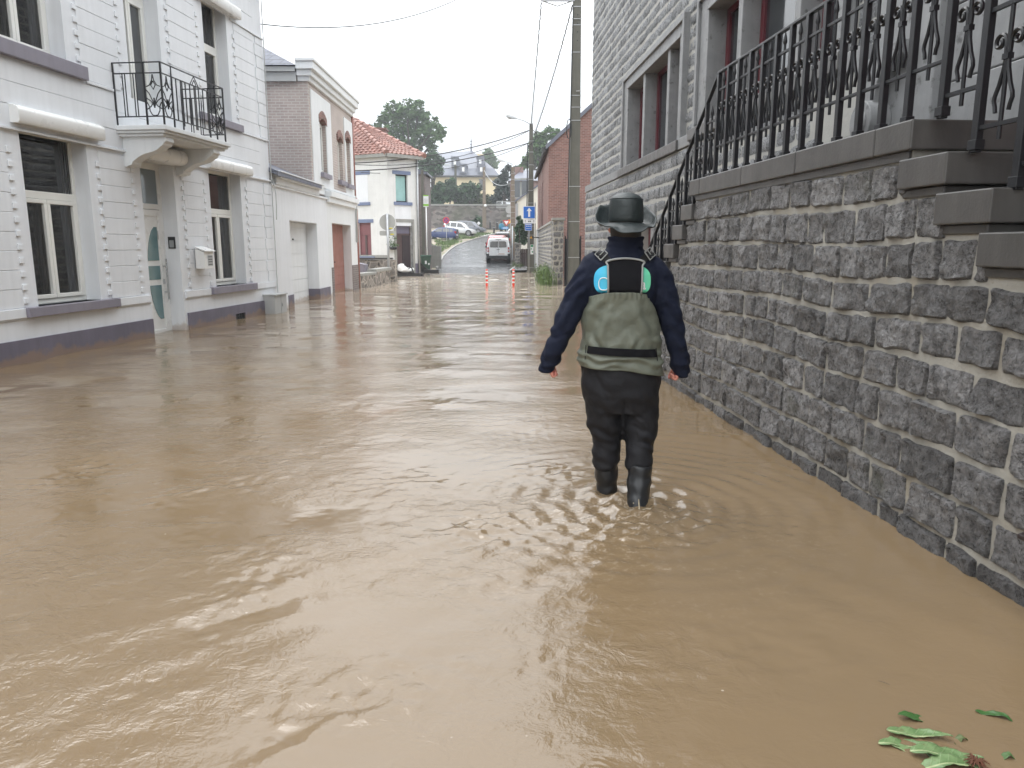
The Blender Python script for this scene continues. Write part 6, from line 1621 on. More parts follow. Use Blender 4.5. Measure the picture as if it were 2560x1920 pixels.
# ---------------------------------------------------------------- signs and posts
def text_bars(mb, x0, x1, z0, rows_, y_, h, dz, seed):
    rg = random.Random(seed)
    for k in range(rows_):
        x = x0
        while x < x1: w = rg.uniform(0.03, 0.09); mb.box(x, min(x1, x+w), y_-0.004, y_, z0-k*dz, z0-k*dz+h); x += w+0.02
def signp(name, label, loc, rotz=0.0, cat='road sign'): return thing(name, label, cat, loc, rotz)
MT['sign_blue'] = M('sign_blue', lin(25,105,200), 0.35, 0.03); MT['sign_white'] = M('sign_white', lin(232,234,236), 0.4, 0.02); MT['sign_red'] = M('sign_red', lin(200,40,45), 0.4, 0.03)
MT['sign_back'] = M('sign_back', lin(172,174,172), 0.5, 0.06, 6); MT['lime'] = M('lime_green', lin(140,195,70), 0.5); MT['sticker'] = M('yellow_sticker', lin(215,205,60), 0.6, 0.2, 30)
# blue arrow sign on its post
x0, z0 = 0.963, 0.0
AS = signp('arrow_sign', 'square blue road sign with white upward arrow and plates below', (x0, 42.6, 0))
m = MB(); m.tube([(0,0,-0.3),(0,0,3.7)], 0.03, 10); m.build('post', MT['galv'], AS, smooth=True)
m = MB(); m.box(-0.345,0.345,-0.05,-0.035,3.0,3.69); p_ = m.build('arrow_plate', MT['sign_white'], AS)
m = MB(); m.box(-0.315,0.315,-0.056,-0.05,3.03,3.66); bl = m.build('blue_field', MT['sign_blue'], p_)
m = MB(); m.prism([(-0.055,3.10),(0.055,3.10),(0.055,3.42),(0.15,3.42),(0.0,3.60),(-0.15,3.42),(-0.055,3.42)], 'y', -0.062, -0.056); m.build('arrow', MT['sign_white'], p_)
m = MB(); m.box(-0.33,0.37,-0.05,-0.035,2.74,2.97); p_ = m.build('distance_plate', MT['sign_white'], AS)
m = MB()
for sx_ in (-0.22, 0.26): m.box(sx_-.008, sx_+.008, -0.055, -0.05, 2.79, 2.92); m.prism([(sx_-.03,2.87),(sx_+.03,2.87),(sx_,2.93)], 'y', -0.055, -0.05)
text_bars(m, -0.06, 0.12, 2.82, 1, -0.05, 0.07, 0.1, 5); m.build('plate_marks', MT['black_plastic'], p_)
m = MB(); m.box(-0.24,0.16,-0.05,-0.035,2.35,2.74-.006); p_ = m.build('small_blue_plate', MT['sign_blue'], AS)
m = MB(); m.box(-0.24,0.16,-0.055,-0.05,2.35,2.365); m.box(-0.24,-.225,-.055,-.05,2.365,2.72); m.box(.145,.16,-.055,-.05,2.365,2.72); m.box(-0.2,0.12,-0.055,-0.05,2.66,2.70); text_bars(m, -0.17, 0.12, 2.57, 1, -0.05, 0.03, 0.1, 6); m.box(-0.18,0.1,-0.055,-0.05,2.45,2.465); m.build('plate_marks', MT['sign_white'], p_)
es = signp('edge_on_sign', 'traffic sign seen nearly edge on beside the brick wall', (1.36, 44.6, 0))
m = MB(); m.tube([(0,0,-.3),(0,0,4.0)], 0.035, 8); m.build('post', MT['galv'], es); m = MB(); m.box(-0.02,0.03,-0.3,0.3,3.2,3.9); m.box(-.02,.03,-.25,.25,2.75,3.1); m.box(-0.25,0.0,-.02,.02,3.25,3.32); m.build('plate', MT['sign_back'], es)
# flexible red and white posts in the water
def flexi(label, loc):
    t = thing('marker_post', label, 'marker post', loc, 0, 'red and white marker posts')
    m = MB(); m.tube([(0,0,-0.3),(0,0,0.62)], 0.043, 14); m.tube([(0,0,0.62),(0,0,0.63)], [0.043,0.02], 14); m.build('tube', MT['orange'], t, smooth=40)
    for z in (0.12, 0.26, 0.40, 0.52): 
        q = MB(); q.tube([(0,0,z),(0,0,z+0.055)], 0.045, 14, sx=1); q.build('reflective_band', MT['sign_white'], t, smooth=40)
    return t
MT['orange'] = M('orange_red_plastic', lin(220,60,35), 0.45, 0.06, 4)
fa_, fb_ = at(1217, 715, 27.9), at(1283.5, 715, 27.9)
flexi('left red and white marker post, below the white van', (fa_.x, 27.9, 0)); flexi('right red and white marker post, nearer the pavement', (fb_.x, 27.9, 0))
# round sign from the back
RS = signp('round_sign', 'grey back of a round road sign with a plate below', (-5.07, 30.8, 0), math.radians(6))
m = MB(); m.tube([(0,0,-0.3),(0,0,2.78)], 0.05, 10); m.build('post', MT['galv'], RS, smooth=True)
m = MB(); m.tube([(0,0.055,2.43),(0,0.075,2.43)], 0.335, 40); dsc = m.build('disc', MT['sign_back'], RS, smooth=30)
m = MB(); m.tube([(0.335*math.cos(2*math.pi*k/40), 0.06, 2.43+0.335*math.sin(2*math.pi*k/40)) for k in range(41)], 0.014, 6); m.box(.06,.2,.045,.055,2.17,2.23); m.build('rim', MT['sign_white'], dsc)
m = MB(); m.prism([(-.30,1.90),(.30,1.90),(.33,1.93),(.33,2.06),(.30,2.09),(-.30,2.09),(-.33,2.06),(-.33,1.93)], 'y', 0.055, 0.07); sp_ = m.build('plate', MT['sign_back'], RS)
m = MB(); m.box(.1,.24,.048,.055,1.93,1.98); m.build('sticker', MT['sticker'], sp_); m = MB(); m.box(.06,.2,.044,.054,2.17,2.22); m.build('sticker', MT['sticker'], dsc)
# bus stop sign
BS = signp('bus_stop_sign', 'tall white and lime green stop panel on a thin white pole', (at(1066,600,44).x, 44.2, 0), 0, 'stop sign')
q = at(1066,517,44.2).z
m = MB(); m.tube([(0,0,-0.2),(0,0,q+.1)], 0.035, 8); m.build('pole', MT['white_pvc'], BS, smooth=True)
m = MB(); m.box(-0.15,0.15,-0.05,-0.03,q-.0,q+0.66); p_ = m.build('panel', MT['sign_white'], BS)
m = MB(); m.box(-0.15,0.15,-0.055,-0.05,q+0.04,q+0.16); m.box(-.15,.15,-.055,-.05,q+.6,q+.66); m.build('green_band', MT['lime'], p_)
m = MB(); text_bars(m, -0.11, 0.11, q+0.42, 4, -0.05, 0.02, 0.06, 9); m.build('panel_text', MT['galv'], p_)
# no parking disc, diamond, yield group
NPk = signp('no_parking_sign', 'round red and blue no stopping sign on a thin post', (at(1116,570,84).x, 84, at(1118,614,84).z))
zz = at(1116,551,84).z - NPk.location.z
m = MB(); m.tube([(0,0,-.4),(0,0,zz+.1)], 0.035, 8); m.build('post', MT['galv'], NPk)
m = MB(); m.tube([(0,-.05,zz),(0,-.035,zz)], 0.36, 32); p_ = m.build('red_disc', MT['sign_red'], NPk, smooth=30)
m = MB(); m.tube([(0,-.06,zz),(0,-.05,zz)], 0.26, 32); m.build('blue_disc', M('deep_blue', lin(50,50,130), 0.4), p_, smooth=30)
m = MB(); m.bar((-.2,-.066,zz+.2),(.2,-.066,zz-.2),.07,.01,(0,1,0)); m.bar((-.2,-.066,zz-.2),(.2,-.066,zz+.2),.07,.01,(0,1,0)); m.build('cross', MT['sign_red'], p_)
DI = signp('diamond_sign', 'small white diamond sign in the scrub by the stone wall', (at(1197,558,114).x, 114, at(1197,583,114).z))
zz = at(1197,558,114).z - DI.location.z
m = MB(); m.tube([(0,0,-.3),(0,0,zz)], 0.03, 8); m.build('post', MT['galv'], DI); m = MB(); m.prism([(0,zz-.27),(.27,zz),(0,zz+.27),(-.27,zz)], 'y', -.04, -.02); m.build('plate', MT['sign_white'], DI)
YS = signp('yield_sign', 'red and white triangular give way sign above a blue direction board', (at(1266,560,75).x, 75, road_z(75)))
zt = at(1266,551,75).z - road_z(75); zb_ = at(1266,565,75).z - road_z(75)
m = MB(); m.tube([(0,0,-.2),(0,0,zt)], 0.04, 8); m.build('post', MT['galv'], YS)
m = MB(); m.prism([(0,zb_-.03),(.38,zt+.02),(-.38,zt+.02)], 'y', -.06, -.04); p_ = m.build('red_triangle', MT['sign_red'], YS)
m = MB(); m.prism([(0,zb_+.12),(.23,zt-.06),(-.23,zt-.06)], 'y', -.07, -.06); m.build('white_triangle', MT['sign_white'], p_)
zb_ = at(1266,570,75).z - road_z(75)
m = MB(); m.prism([(-.45,zb_-.12),(.2,zb_-.12),(.2,zb_+.12),(-.45,zb_+.12),(-.52,zb_)], 'y', -.05, -.03); p_ = m.build('direction_board', M('pale_blue_sign', lin(90,150,205), 0.4), YS)
m = MB(); text_bars(m, -.36, .12, zb_-.04, 1, -.05, .08, .1, 3); m.build('board_text', MT['sign_white'], p_)
OS = signp('orange_sign', 'orange and yellow works sign just right of the give way sign', (at(1276,560,77).x, 77, road_z(77)))
za_ = at(1276,556,77).z - road_z(77)
m = MB(); m.tube([(0,0,-.2),(0,0,za_)], .04, 8); m.build('post', MT['galv'], OS); m = MB(); m.box(-.22,.22,-.06,-.04,za_-.1,za_+.28); p_ = m.build('panel', M('orange_panel', lin(240,150,60), 0.4), OS); m = MB(); m.prism([(-.14,za_-.02),(.14,za_-.02),(0,za_+.22)], 'y', -.07, -.06); m.build('triangle', M('yellow_panel', lin(245,215,90), .4), p_)
RD = signp('round_sign', 'pale back of a round sign beside the dark far pole', (at(1273.5,524,66).x, 66, road_z(66)))
zr_ = at(1273.5,524,66).z-road_z(66)
m = MB(); m.tube([(.12,.05,-.2),(.12,.05,zr_+.2)], .04, 8); m.build('post', MT['galv'], RD); m = MB(); m.tube([(0,0,zr_),(0,.03,zr_)], .33, 28); m.box(-.24,.3,0,.03,zr_-.62,zr_-.42); m.build('disc', MT['sign_back'], RD, smooth=30)
TP = thing('pale_post', 'tall thin pale post at the pavement edge beside the parked van', 'post', (at(1281,560,58).x, 58, road_z(58)))
m = MB(); m.box(-.05,.05,-.05,.05,-.2,at(1281,565,58).z-road_z(58)); m.build('post', MT['white_paint'], TP); m = MB(); m.box(-.06,.06,-.06,.06,-.2,.1); m.build('base', MT['concrete'], TP)
for k, (px, py, top, d, lab) in enumerate(((1225.5,564,552,116,'dark bollard nearest the slim brown pole'),(1242.5,566,553,116,'second dark bollard from the slim brown pole'),(1255,566,555,116,'dark bollard left of the give way sign'),(1235,583,566,108,'nearest and tallest dark bollard at the road bend'),(1264,578,568,106,'dark bollard beside the person in blue'))):
    q = at(px, py, d); t = thing('bollard', lab, 'bollard', tuple(q), 0, 'dark bollards at the top of the street')
    h = at(px, top, d).z - q.z
    m = MB(); m.lathe([(.13,-.5),(.12,h-.25),(.15,h-.2),(.15,h-.1),(.11,h),(.02,h+.02)], (0,0,0), 12); m.build('post', MT['black_iron'], t, smooth=40)
    m = MB(); m.lathe([(.155,h-.2),(.155,h-.12)], (0,0,0), 12); m.build('collar', MT['galv'], t)

# a person far up the street in a turquoise raincoat
fp = at(1253.5, 587, 100)
FP = thing('person', 'distant person in a turquoise raincoat standing by the road bend', 'person', (fp.x, 100, fp.z))
bv2 = [(0,0,.9),(0,0,1.2),(0,0,1.42),(0,0,1.52),(0,0,1.66),(-.2,0,1.38),(-.27,0,1.1),(-.25,.05,.85),(.2,0,1.38),(.27,0,1.1),(.25,.05,.85),(-.1,0,.5),(-.1,0,.05),(-.1,-.12,.02),(.1,0,.5),(.1,0,.05),(.1,-.12,.02)]
be2 = [(0,1),(1,2),(2,3),(3,4),(2,5),(5,6),(6,7),(2,8),(8,9),(9,10),(0,11),(11,12),(12,13),(0,14),(14,15),(15,16)]
br2 = [.15,.16,.13,.06,.1,.07,.05,.04,.07,.05,.04,.085,.06,.05,.085,.06,.05]
me = bpy.data.meshes.new('body'); me.from_pydata(bv2, be2, []); me.materials.append(M('dark_trousers', (0.03,0.03,0.04), .7)); bo = bpy.data.objects.new('body', me); COL.objects.link(bo); bo.parent = FP
s_ = bo.modifiers.new('skin','SKIN')
for i, v in enumerate(me.skin_vertices[0].data): v.radius = (br2[i], br2[i]); v.use_root = (i == 0)
s_.use_smooth_shade = True; q = bo.modifiers.new('sub','SUBSURF'); q.levels = 1
MT['turq'] = M('turquoise_coat', lin(40,130,160), .5, .1, 6)
m = MB(); m.loft([ring(0,0,z,rx,ry,16) for z, rx, ry in ((.70,.30,.22),(1.0,.27,.2),(1.25,.26,.19),(1.42,.2,.15),(1.5,.09,.09))]); limb(m, [(-.17,0,1.38),(-.29,0,1.1),(-.27,.05,.85)], [.09,.08,.06], 10); limb(m, [(.17,0,1.38),(.29,0,1.1),(.27,.05,.85)], [.09,.08,.06], 10); m.build('raincoat', MT['turq'], FP, smooth=True)
m = MB(); m.lathe([(.09,-.12),(.125,0),(.11,.09),(.03,.14)], (0,.02,1.66), 12); m.build('hood', M('dark_hood', (.03,.04,.06), .7), FP, smooth=True)

# bin, debris, bag at the far bank
WB = thing('wheelie_bin', 'green wheelie bin standing at the flood edge by the corner house', 'bin', (at(1065,672,42.4).x, 42.4, 0.0), math.radians(8))
m = MB(); m.loft([[(sx*w, sy*d, z) for sx, sy in ((-1,-1),(1,-1),(1,1),(-1,1))] for z, w, d in ((0.05,.21,.26),(0.92,.29,.34))]); m.build('tub', M('bin_green', lin(62,88,72), .5, .08), WB, bevel=.02)
m = MB(); m.box(-.31,.31,-.38,.36,.92,.99); m.tube([(-.28,.4,.95),(.28,.4,.95)], .02, 8); m.build('lid', M('bin_lid', lin(70,104,90), .5), WB, bevel=.02)
m = MB(); m.box(-.06,.04,-.325,-.31,.5,.68); m.box(.12,.2,-.32,-.3,.45,.55); m.build('sticker', MT['sign_white'], WB)
for sx_ in (-.24,.24):
    m = MB(); m.tube([(sx_-.03,.28,.1),(sx_+.03,.28,.1)], .1, 14); m.build('wheel', MT['black_rubber'], WB)
BGr = thing('broken_board', 'black broken board lying against the green bin', 'debris', (at(1055,680,41.8).x, 41.8, 0.0))
m = MB(); m.prism([(-.25,-.1),(.65,-.1),(.65,.12),(.42,.14),(-.05,.58),(-.25,.62)], 'y', -.06, .06); m.build('board', MT['black_rubber'], BGr, bevel=.02); m = MB(); m.box(.1,.95,-.2,.1,-.05,.2); m.build('slab', MT['black_plastic'], BGr, bevel=.02)
PB_ = thing('plastic_bag', 'crumpled white plastic bag at the corner house door step', 'bag', (at(1017,670,37.9).x, 37.3, 0.1))
m = MB()
def bagf(u, v):
    t = 2*math.pi*u; r = .36*math.sin(math.pi*(0.05+.9*v)); k = 1+.45*noise.noise(Vector((math.cos(t)*2, math.sin(t)*2, v*3)))
    return (r*k*math.cos(t)*1.2, r*k*math.sin(t)*.6, .05+.34*v*(1-.3*math.cos(t))*k)
m.grid(bagf, 28, 12); m.build('bag', MT['white_pvc'], PB_, smooth=40); m = MB(); m.tube([(.2,-.2,.3),(.35,-.22,.34),(.45,-.2,.05)], .035, 8); m.box(-.6,.9,-.3,.4,-.2,.06); m.build('tarpaulin', MT['black_rubber'], PB_)
SS = thing('concrete_steps', 'pale concrete stepped kerb beside the thin white pole', 'steps', (at(1068,625,52).x, 52, 0.0))
z1_, z2_ = at(1070,610.5,52).z, at(1100,615.5,52).z
m = MB(); w3 = (at(1102,615,52).x-at(1068,615,52).x)/3
m.prism([(0,-.4),(3*w3,-.4),(3*w3,z2_),(2*w3,z2_),(2*w3,(z1_+z2_)/2),(w3,(z1_+z2_)/2),(w3,z1_),(0,z1_)], 'y', 0, .5); m.build('steps', MT['concrete'], SS, bevel=.02)
RBn = thing('brown_gate', 'dark brown wooden gate panel left of the concrete lamp pole', 'gate', (at(1300,640,52).x, 52, road_z(52)))
m = MB()
for k in range(7): m.box(k*.13, k*.13+.12, 0, .04, 0, 1.25+(.02 if k%2 else 0))
m.build('boards', M('brown_boards', lin(70,50,48), .7, .2), RBn); m = MB(); m.box(-.08,0,-.03,.08,-.2,2.6); m.box(0,.92,.04,.08,.9,1.0); m.build('frame', MT['bark'], RBn)

# ---------------------------------------------------------------- far buildings and walls
fw = thing('retaining_wall', 'long high grey rubble retaining wall at the top of the street', 'wall', (-34, 118.6, 2.0))
RW = at(1150,514,118.5).z-2.0
m = MB(); m.wallbox(0, 56, -1, RW, 0, 0.8, []); 
a = N('old_rubble'); vo = a.n.new('ShaderNodeTexVoronoi'); vo.inputs['Scale'].default_value = 1.7; a.lk(a.map((1,1,1.8)), vo.inputs['Vector'])
bw = a.n.new('ShaderNodeRGBToBW'); a.lk(vo.outputs['Color'], bw.inputs[0])
c = a.mul(lin(112,106,102), a.mr(bw.outputs[0], .2, .8, .55, 1.35)); c = a.mix(a.mr(a.noise(.25,6,.65), .48, .66, 0, .8), c, lin(84,88,70)); c = a.mix(a.mr(a.noise(.9,6,.7), .58, .7, 0, .7), c, lin(128,92,84))
MT['old_rubble'] = a.fin(c, .8, a.bump(a.noise(5,6,.7), .8, .08)); m.build('masonry', MT['old_rubble'], fw)
m = MB(); m.box(-.1, 56.1, -.12, .9, RW+.002, RW+.22); m.build('coping', MT['concrete'], fw, bevel=.02)
gh = MB()
GH = thing('grey_brick_house', 'narrow grey brick house side behind the white corner house', 'house', (at(1076,560,50).x, 47.5, 0))
gz1 = at(1076,440,50).z
gh.box(-6,0,0,3,-.3,gz1); gh.build('wall', MT['brick_grey'], GH)
m = MB(); m.prism([(-6.2,gz1),(-3,gz1+1.0),(0.15,gz1),(0.15,gz1-.12),(-6.2,gz1-.12)], 'y', -.1, 3.1); m.build('roof', MT['slate_far'], GH)
m = MB(); m.tube([(-.55,-.08,0),(-.55,-.08,gz1-.3)], .06, 8); m.build('white_downpipe', MT['white_pvc'], GH)
MN = thing('manor_house', 'big cream manor with tall grey slate hipped roof, dormers and spire', 'house', (0,0,0))
dM = 170.0
eL, eR, rL_, rR_ = at(1073,441,dM), at(1247,435,dM), at(1075,374,dM), at(1175,363,dM)
MN.location = (eL.x, dM, 8.0)
ox, oz = eL.x, 8.0
W_ = eR.x-eL.x; ez_ = eL.z-oz; rzz = rR_.z-oz
m = MB(); m.box(0.6,W_-.6,0.5,20,-1,ez_); m.build('wall', MT['cream_wall'], MN)
kx0, kx1 = at(1105,427,dM).x-ox, at(1225,422,dM).x-ox; kz = at(1150,424,dM).z-oz
m = MB(); e1_ = [(-.3,-.3,ez_),(W_+.3,-.3,ez_),(W_+.3,20.3,ez_),(-.3,20.3,ez_)]; e2_ = [(1.2,1.6,ez_+1.9),(W_-1.2,1.6,ez_+1.9),(W_-1.2,18.4,ez_+1.9),(1.2,18.4,ez_+1.9)]
rA, rB = (rL_.x-ox, 10, rzz-.5), (rR_.x-ox, 10, rzz)
m.add(e1_+e2_+[rA,rB], [(0,1,5,4),(1,2,6,5),(2,3,7,6),(3,0,4,7),(4,5,9,8),(5,6,9),(6,7,8,9),(7,4,8),(0,3,2,1)]); rf = m.build('roof', MT['slate_far'], MN)
for px, py, sc in ((1136,403,1.0),(1200,402,1.0),(1158,422,.95),(1203,422,.95),(1090,432,.9)):
    q = at(px, py, dM-0.2); f = (q.z-oz-ez_)/max(1,(rzz-ez_)); yy = -0.2+max(0, (q.z-oz-ez_-1.5))*0.62
    m = MB(); x = q.x-ox; z = q.z-oz; m.box(x-.75*sc,x+.75*sc,yy,yy+4,z-1.0*sc,z+.75*sc); m.prism([(x-.95*sc,z+.75*sc),(x+.95*sc,z+.75*sc),(x+.8*sc,z+1.15*sc),(x-.8*sc,z+1.15*sc)],'y',yy-.15,yy+4); dm = m.build('dormer', MT['slate_far'], rf)
    m = MB(); m.box(x-.27*sc,x+.27*sc,yy-.06,yy,z-.6*sc,z+.35*sc); m.build('dormer_window', MT['sign_white'], dm)
q = at(1172,363,dM); sx_ = q.x-ox
m = MB(); m.tube([(sx_,10,rzz-.3),(sx_,10,rzz+3.2)], [.22,.05], 8)
for hz in (.6,1.5,2.2): m.lathe([(.05,-.2),(.35,0),(.05,.2)], (sx_,10,rzz+hz), 8)
m.build('spire', MT['slate_far'], MN)
m = MB(); q = at(1194,382,dM); m.box(q.x-ox-.9,q.x-ox+.9,9,11,ez_+2,at(1194,372,dM).z-oz); m.build('chimney', MT['cream_wall'], MN)
m = MB(); q = at(1205,462,dM); m.box(q.x-ox-.6,q.x-ox+.6,.40,.5,q.z-oz-1.1,q.z-oz+1.1); w = m.build('window', MT['glass'], MN); m = MB(); m.box(q.x-ox-.7,q.x-ox+.7,.42,.5,q.z-oz+1.1,q.z-oz+1.3); m.build('lintel', MT['concrete'], w)
m = MB(); m.tube([(0,-.3,ez_),(W_,-.3,ez_)], .25, 6); m.build('gutter', MT['black_plastic'], MN)
FH = thing('far_brick_house', 'dull red brick house with hipped slate roof beyond the far pole', 'house', (at(1276,500,88).x, 88, 2.0))
fx = at(1276,500,88).x; fe_, fr_ = at(1300,452,88).z-2, at(1320,416,88).z-2
fwd = at(1352,452,88).x-fx+1.5
m = MB(); m.box(0,fwd,0,9,-1,fe_); m.build('wall', MT['brick_far'], FH)
m = MB(); e_ = [(-.3,-.3,fe_),(fwd+.3,-.3,fe_),(fwd+.3,9.3,fe_),(-.3,9.3,fe_)]; m.add(e_+[(1.4,4.5,fr_),(fwd-1,4.5,fr_)], [(0,1,5,4),(1,2,5),(2,3,4,5),(3,0,4),(0,3,2,1)]); rf = m.build('roof', MT['slate_far'], FH)
m = MB(); q = at(1298,418,90); m.box(q.x-fx-.5,q.x-fx+.5,3.5,4.5,fr_-1.4,fr_+.3); m.build('chimney', MT['brick_far'], rf)
for px, py, mt in ((1291,472,'brick_grey'),(1313,471,'sign_white')):
    q = at(px, py, 88); m = MB(); x, z = q.x-fx, q.z-2; m.box(x-.42,x+.42,-.03,0,z-.95,z+.95); w = m.build('window', MT['glass'], FH); m = MB(); m.box(x-.5,x+.5,-.06,-.0,z-1.08,z-.95); m.box(x-.5,x+.5,-.05,0,z+.95,z+1.15); m.build('window_frame', MT['concrete'], w)
m = MB(); q = at(1309,470,88); m.box(q.x-fx-.9,q.x-fx+.9,-.02,0,q.z-2-1.6,fe_-.1); m.build('render_panel', MT['concrete'], FH)
CW = thing('small_pale_house', 'small pale rendered house with sloping roof beside the lamp pole', 'house', (at(1292,560,66).x, 66, 0.8))
cx0 = at(1292,560,66).x; zl, zr_ = at(1292,503,66).z-.8, at(1318,488,66).z-.8; cw_ = at(1350,560,66).x-cx0
m = MB(); m.prism([(0,-.5),(cw_,-.5),(cw_,zr_+1.0),(0,zl)], 'y', 0, 6); m.build('wall', MT['cream_small'], CW)
m = MB(); m.prism([(-.2,zl-.1),(cw_+.2,zr_+1.0),(cw_+.2,zr_+1.15),(-.2,zl+.05)], 'y', -.2, 6.2); m.build('roof', MT['slate_far'], CW)
m = MB(); m.box(-.12,.1,-.1,.0,-.5,zl-.2); m.build('downpipe', MT['galv'], CW)
m = MB(); m.box(.1,.5,-.04,0,1.0,2.2); m.build('window', MT['glass'], CW)
GBW = wall_obj('pavement_wall', 'low mossy garden wall with pillars under the hedge', (at(1291,640,56).x+.05,51),(at(1291,640,56).x+.25,63), 0, 1.6, .35, 170, 'stone_dark', True, .22, .14)
tr_ = thing('terrace_railing', 'pale iron railing on top of the far stone wall', 'railing', (at(1241,520,117).x, 117.5, at(1241,520,117).z))
m = MB(); w = at(1275,520,117).x-at(1241,520,117).x
for k in range(13): m.bar((w*k/12,0,0),(w*k/12,0,1.0),.05,.05)
m.build('bars', MT['grey_paint'], tr_); m = MB(); m.bar((0,0,1.0),(w,0,1.0),.08,.08); m.bar((0,0,.1),(w,0,.1),.06,.06); m.build('rail', MT['grey_paint'], tr_)

# ---------------------------------------------------------------- trees, bushes, weeds
def leaves(mb, n, pick, size, rg, flat=0.5):
    for _ in range(n):
        p, tn = pick(); s_ = size*rg.uniform(.6,1.4)
        d = Vector((rg.gauss(0,1),rg.gauss(0,1),rg.gauss(0,flat))).normalized(); e_ = d.cross(Vector((rg.gauss(0,1),rg.gauss(0,1),rg.gauss(0,1)))).normalized()
        mb.add([p-d*s_, p-e_*s_*.55+d*s_*.1, p+d*s_, p+e_*s_*.55-d*s_*.1], [(0,1,2,3)], None, [tn]*4)
def tree(name, label, base, trunk_h, blobs, n, size, mat, seed, trunk_r=.35, cat='tree', group=None, limbs=True):
    """blobs: (x, y, z, r) clumps relative to the base; the crown is leaf faces gathered in small sprays inside them"""
    rg = random.Random(seed); t = thing(name, label, cat, base, 0, group)
    if limbs:
        m = MB(); m.tube([(0,0,-.5),(rg.uniform(-.2,.2),0,trunk_h*.5),(rg.uniform(-.3,.3),0,trunk_h)], [trunk_r*1.2,trunk_r*.85,trunk_r*.7], 9)
        for (x, y_, z, r) in blobs:
            s0 = Vector((0,0,trunk_h*rg.uniform(.6,1))); e_ = Vector((x, y_, z)); mid = s0.lerp(e_, .5)+Vector((rg.uniform(-.5,.5),rg.uniform(-.5,.5),-.08*(e_-s0).length))
            m.tube([s0, mid, e_], [trunk_r*.5, trunk_r*.3, trunk_r*.08], 6)
            for k in range(4):
                f = Vector((rg.gauss(0,1),rg.gauss(0,1),rg.gauss(.3,1))).normalized()*r*.9; m.tube([mid.lerp(e_,rg.uniform(.3,.9)), e_+f*.5, e_+f], [trunk_r*.16,trunk_r*.1,.01], 5)
        m.build('trunk', MT['bark'], t, smooth=True)
    m = MB(); tot = sum(b[3]**2 for b in blobs)
    for (x, y_, z, r) in blobs:
        c = Vector((x,y_,z)); nb = max(3, int(n*r*r/tot/14))
        for k in range(nb):
            d = Vector((rg.gauss(0,1),rg.gauss(0,1),rg.gauss(0,1))).normalized(); sc_ = c+d*r*rg.uniform(.25,1.05)**.6; tn = min(1,max(0,rg.gauss(.5,.22)))
            sr = r*.13+size*.9
            leaves(m, 14, lambda: (sc_+Vector((rg.gauss(0,.5),rg.gauss(0,.5),rg.gauss(0,.4)))*sr, min(1,max(0,tn+rg.gauss(0,.12)))), size, rg)
    m.build('crown' if limbs else 'foliage', MT[mat], t); return t
dT = 125.0
def tb(px, py, pr, dd=0.0, base=None, d=dT): q = at(px, py, d+dd); return (q.x-base[0], q.y-base[1], q.z-base[2], pr*d/1881)
b0 = (at(1028,400,dT).x, dT, 8.0)
tree('big_tree', 'tall broad leafed tree rising behind the clay tile roof', b0, at(1028,372,dT).z-8, [tb(*q, base=b0) for q in ((935,322,16,0),(960,300,20,2),(950,345,14,1),(985,275,22,0),(1015,270,24,-2),(1045,275,22,1),(1000,305,26,0),(1040,310,26,2),(1070,300,20,0),(1085,325,20,-2),(1060,340,24,0),(1020,345,24,1),(985,345,20,0),(1095,340,14,0),(1105,325,12,1),(1040,365,18,0),(990,372,16,0),(1075,362,14,0),(970,328,14,-1))], 8200, .27, 'leaf_mid', 41, .55)
b0 = (at(1075,440,118).x, 121.5, 7.8)
tree('dark_tree', 'smaller dark tree at the left end of the slate roofed manor', b0, 3.0, [tb(*q, base=b0, d=121.5) for q in ((1060,410,14,0),(1080,400,14,0),(1095,405,14,1),(1075,425,16,0),(1095,425,12,0),(1058,430,12,0),(1085,385,9,0))], 3000, .28, 'leaf_dark', 42, .3)
b0 = (at(1220,440,200).x, 200, 9.0)
tree('light_tree', 'light green tree showing right of the manor roof', b0, 6, [tb(*q, base=b0, d=200) for q in ((1218,385,12,0),(1228,398,12,0),(1222,412,13,0),(1236,410,9,0),(1212,400,8,0))], 2200, .42, 'leaf_mid', 43, .4)
b0 = (at(1335,420,112).x, 112, 5.0)
tree('sparse_tree', 'airy pale tree rising behind the red brick gable', b0, at(1335,400,112).z-5, [tb(*q, base=b0, d=112) for q in ((1350,345,16,0),(1370,335,16,0),(1390,340,16,1),(1410,350,16,0),(1340,375,16,0),(1325,395,14,0),(1365,365,18,0),(1385,375,16,0),(1315,410,10,0),(1305,420,10,0),(1350,400,14,0),(1330,355,9,0))], 4200, .24, 'leaf_mid', 44, .35)
b0 = (at(1262,520,121).x, 121.5, 7.8)
cy = []
for k in range(26):
    f = k/25; px = 1262+random.Random(k).uniform(-1,1)*(34-16*f) + (14 if f > .7 else 0); py = 505-85*f + random.Random(k+50).uniform(-8,8); cy.append(tb(px, py, 10-3*f, 0, base=b0, d=121.5))
tree('dark_conifer', 'dense dark conifer on the bank right of the manor', b0, 1.5, cy, 5200, .26, 'leaf_conifer', 45, .3)
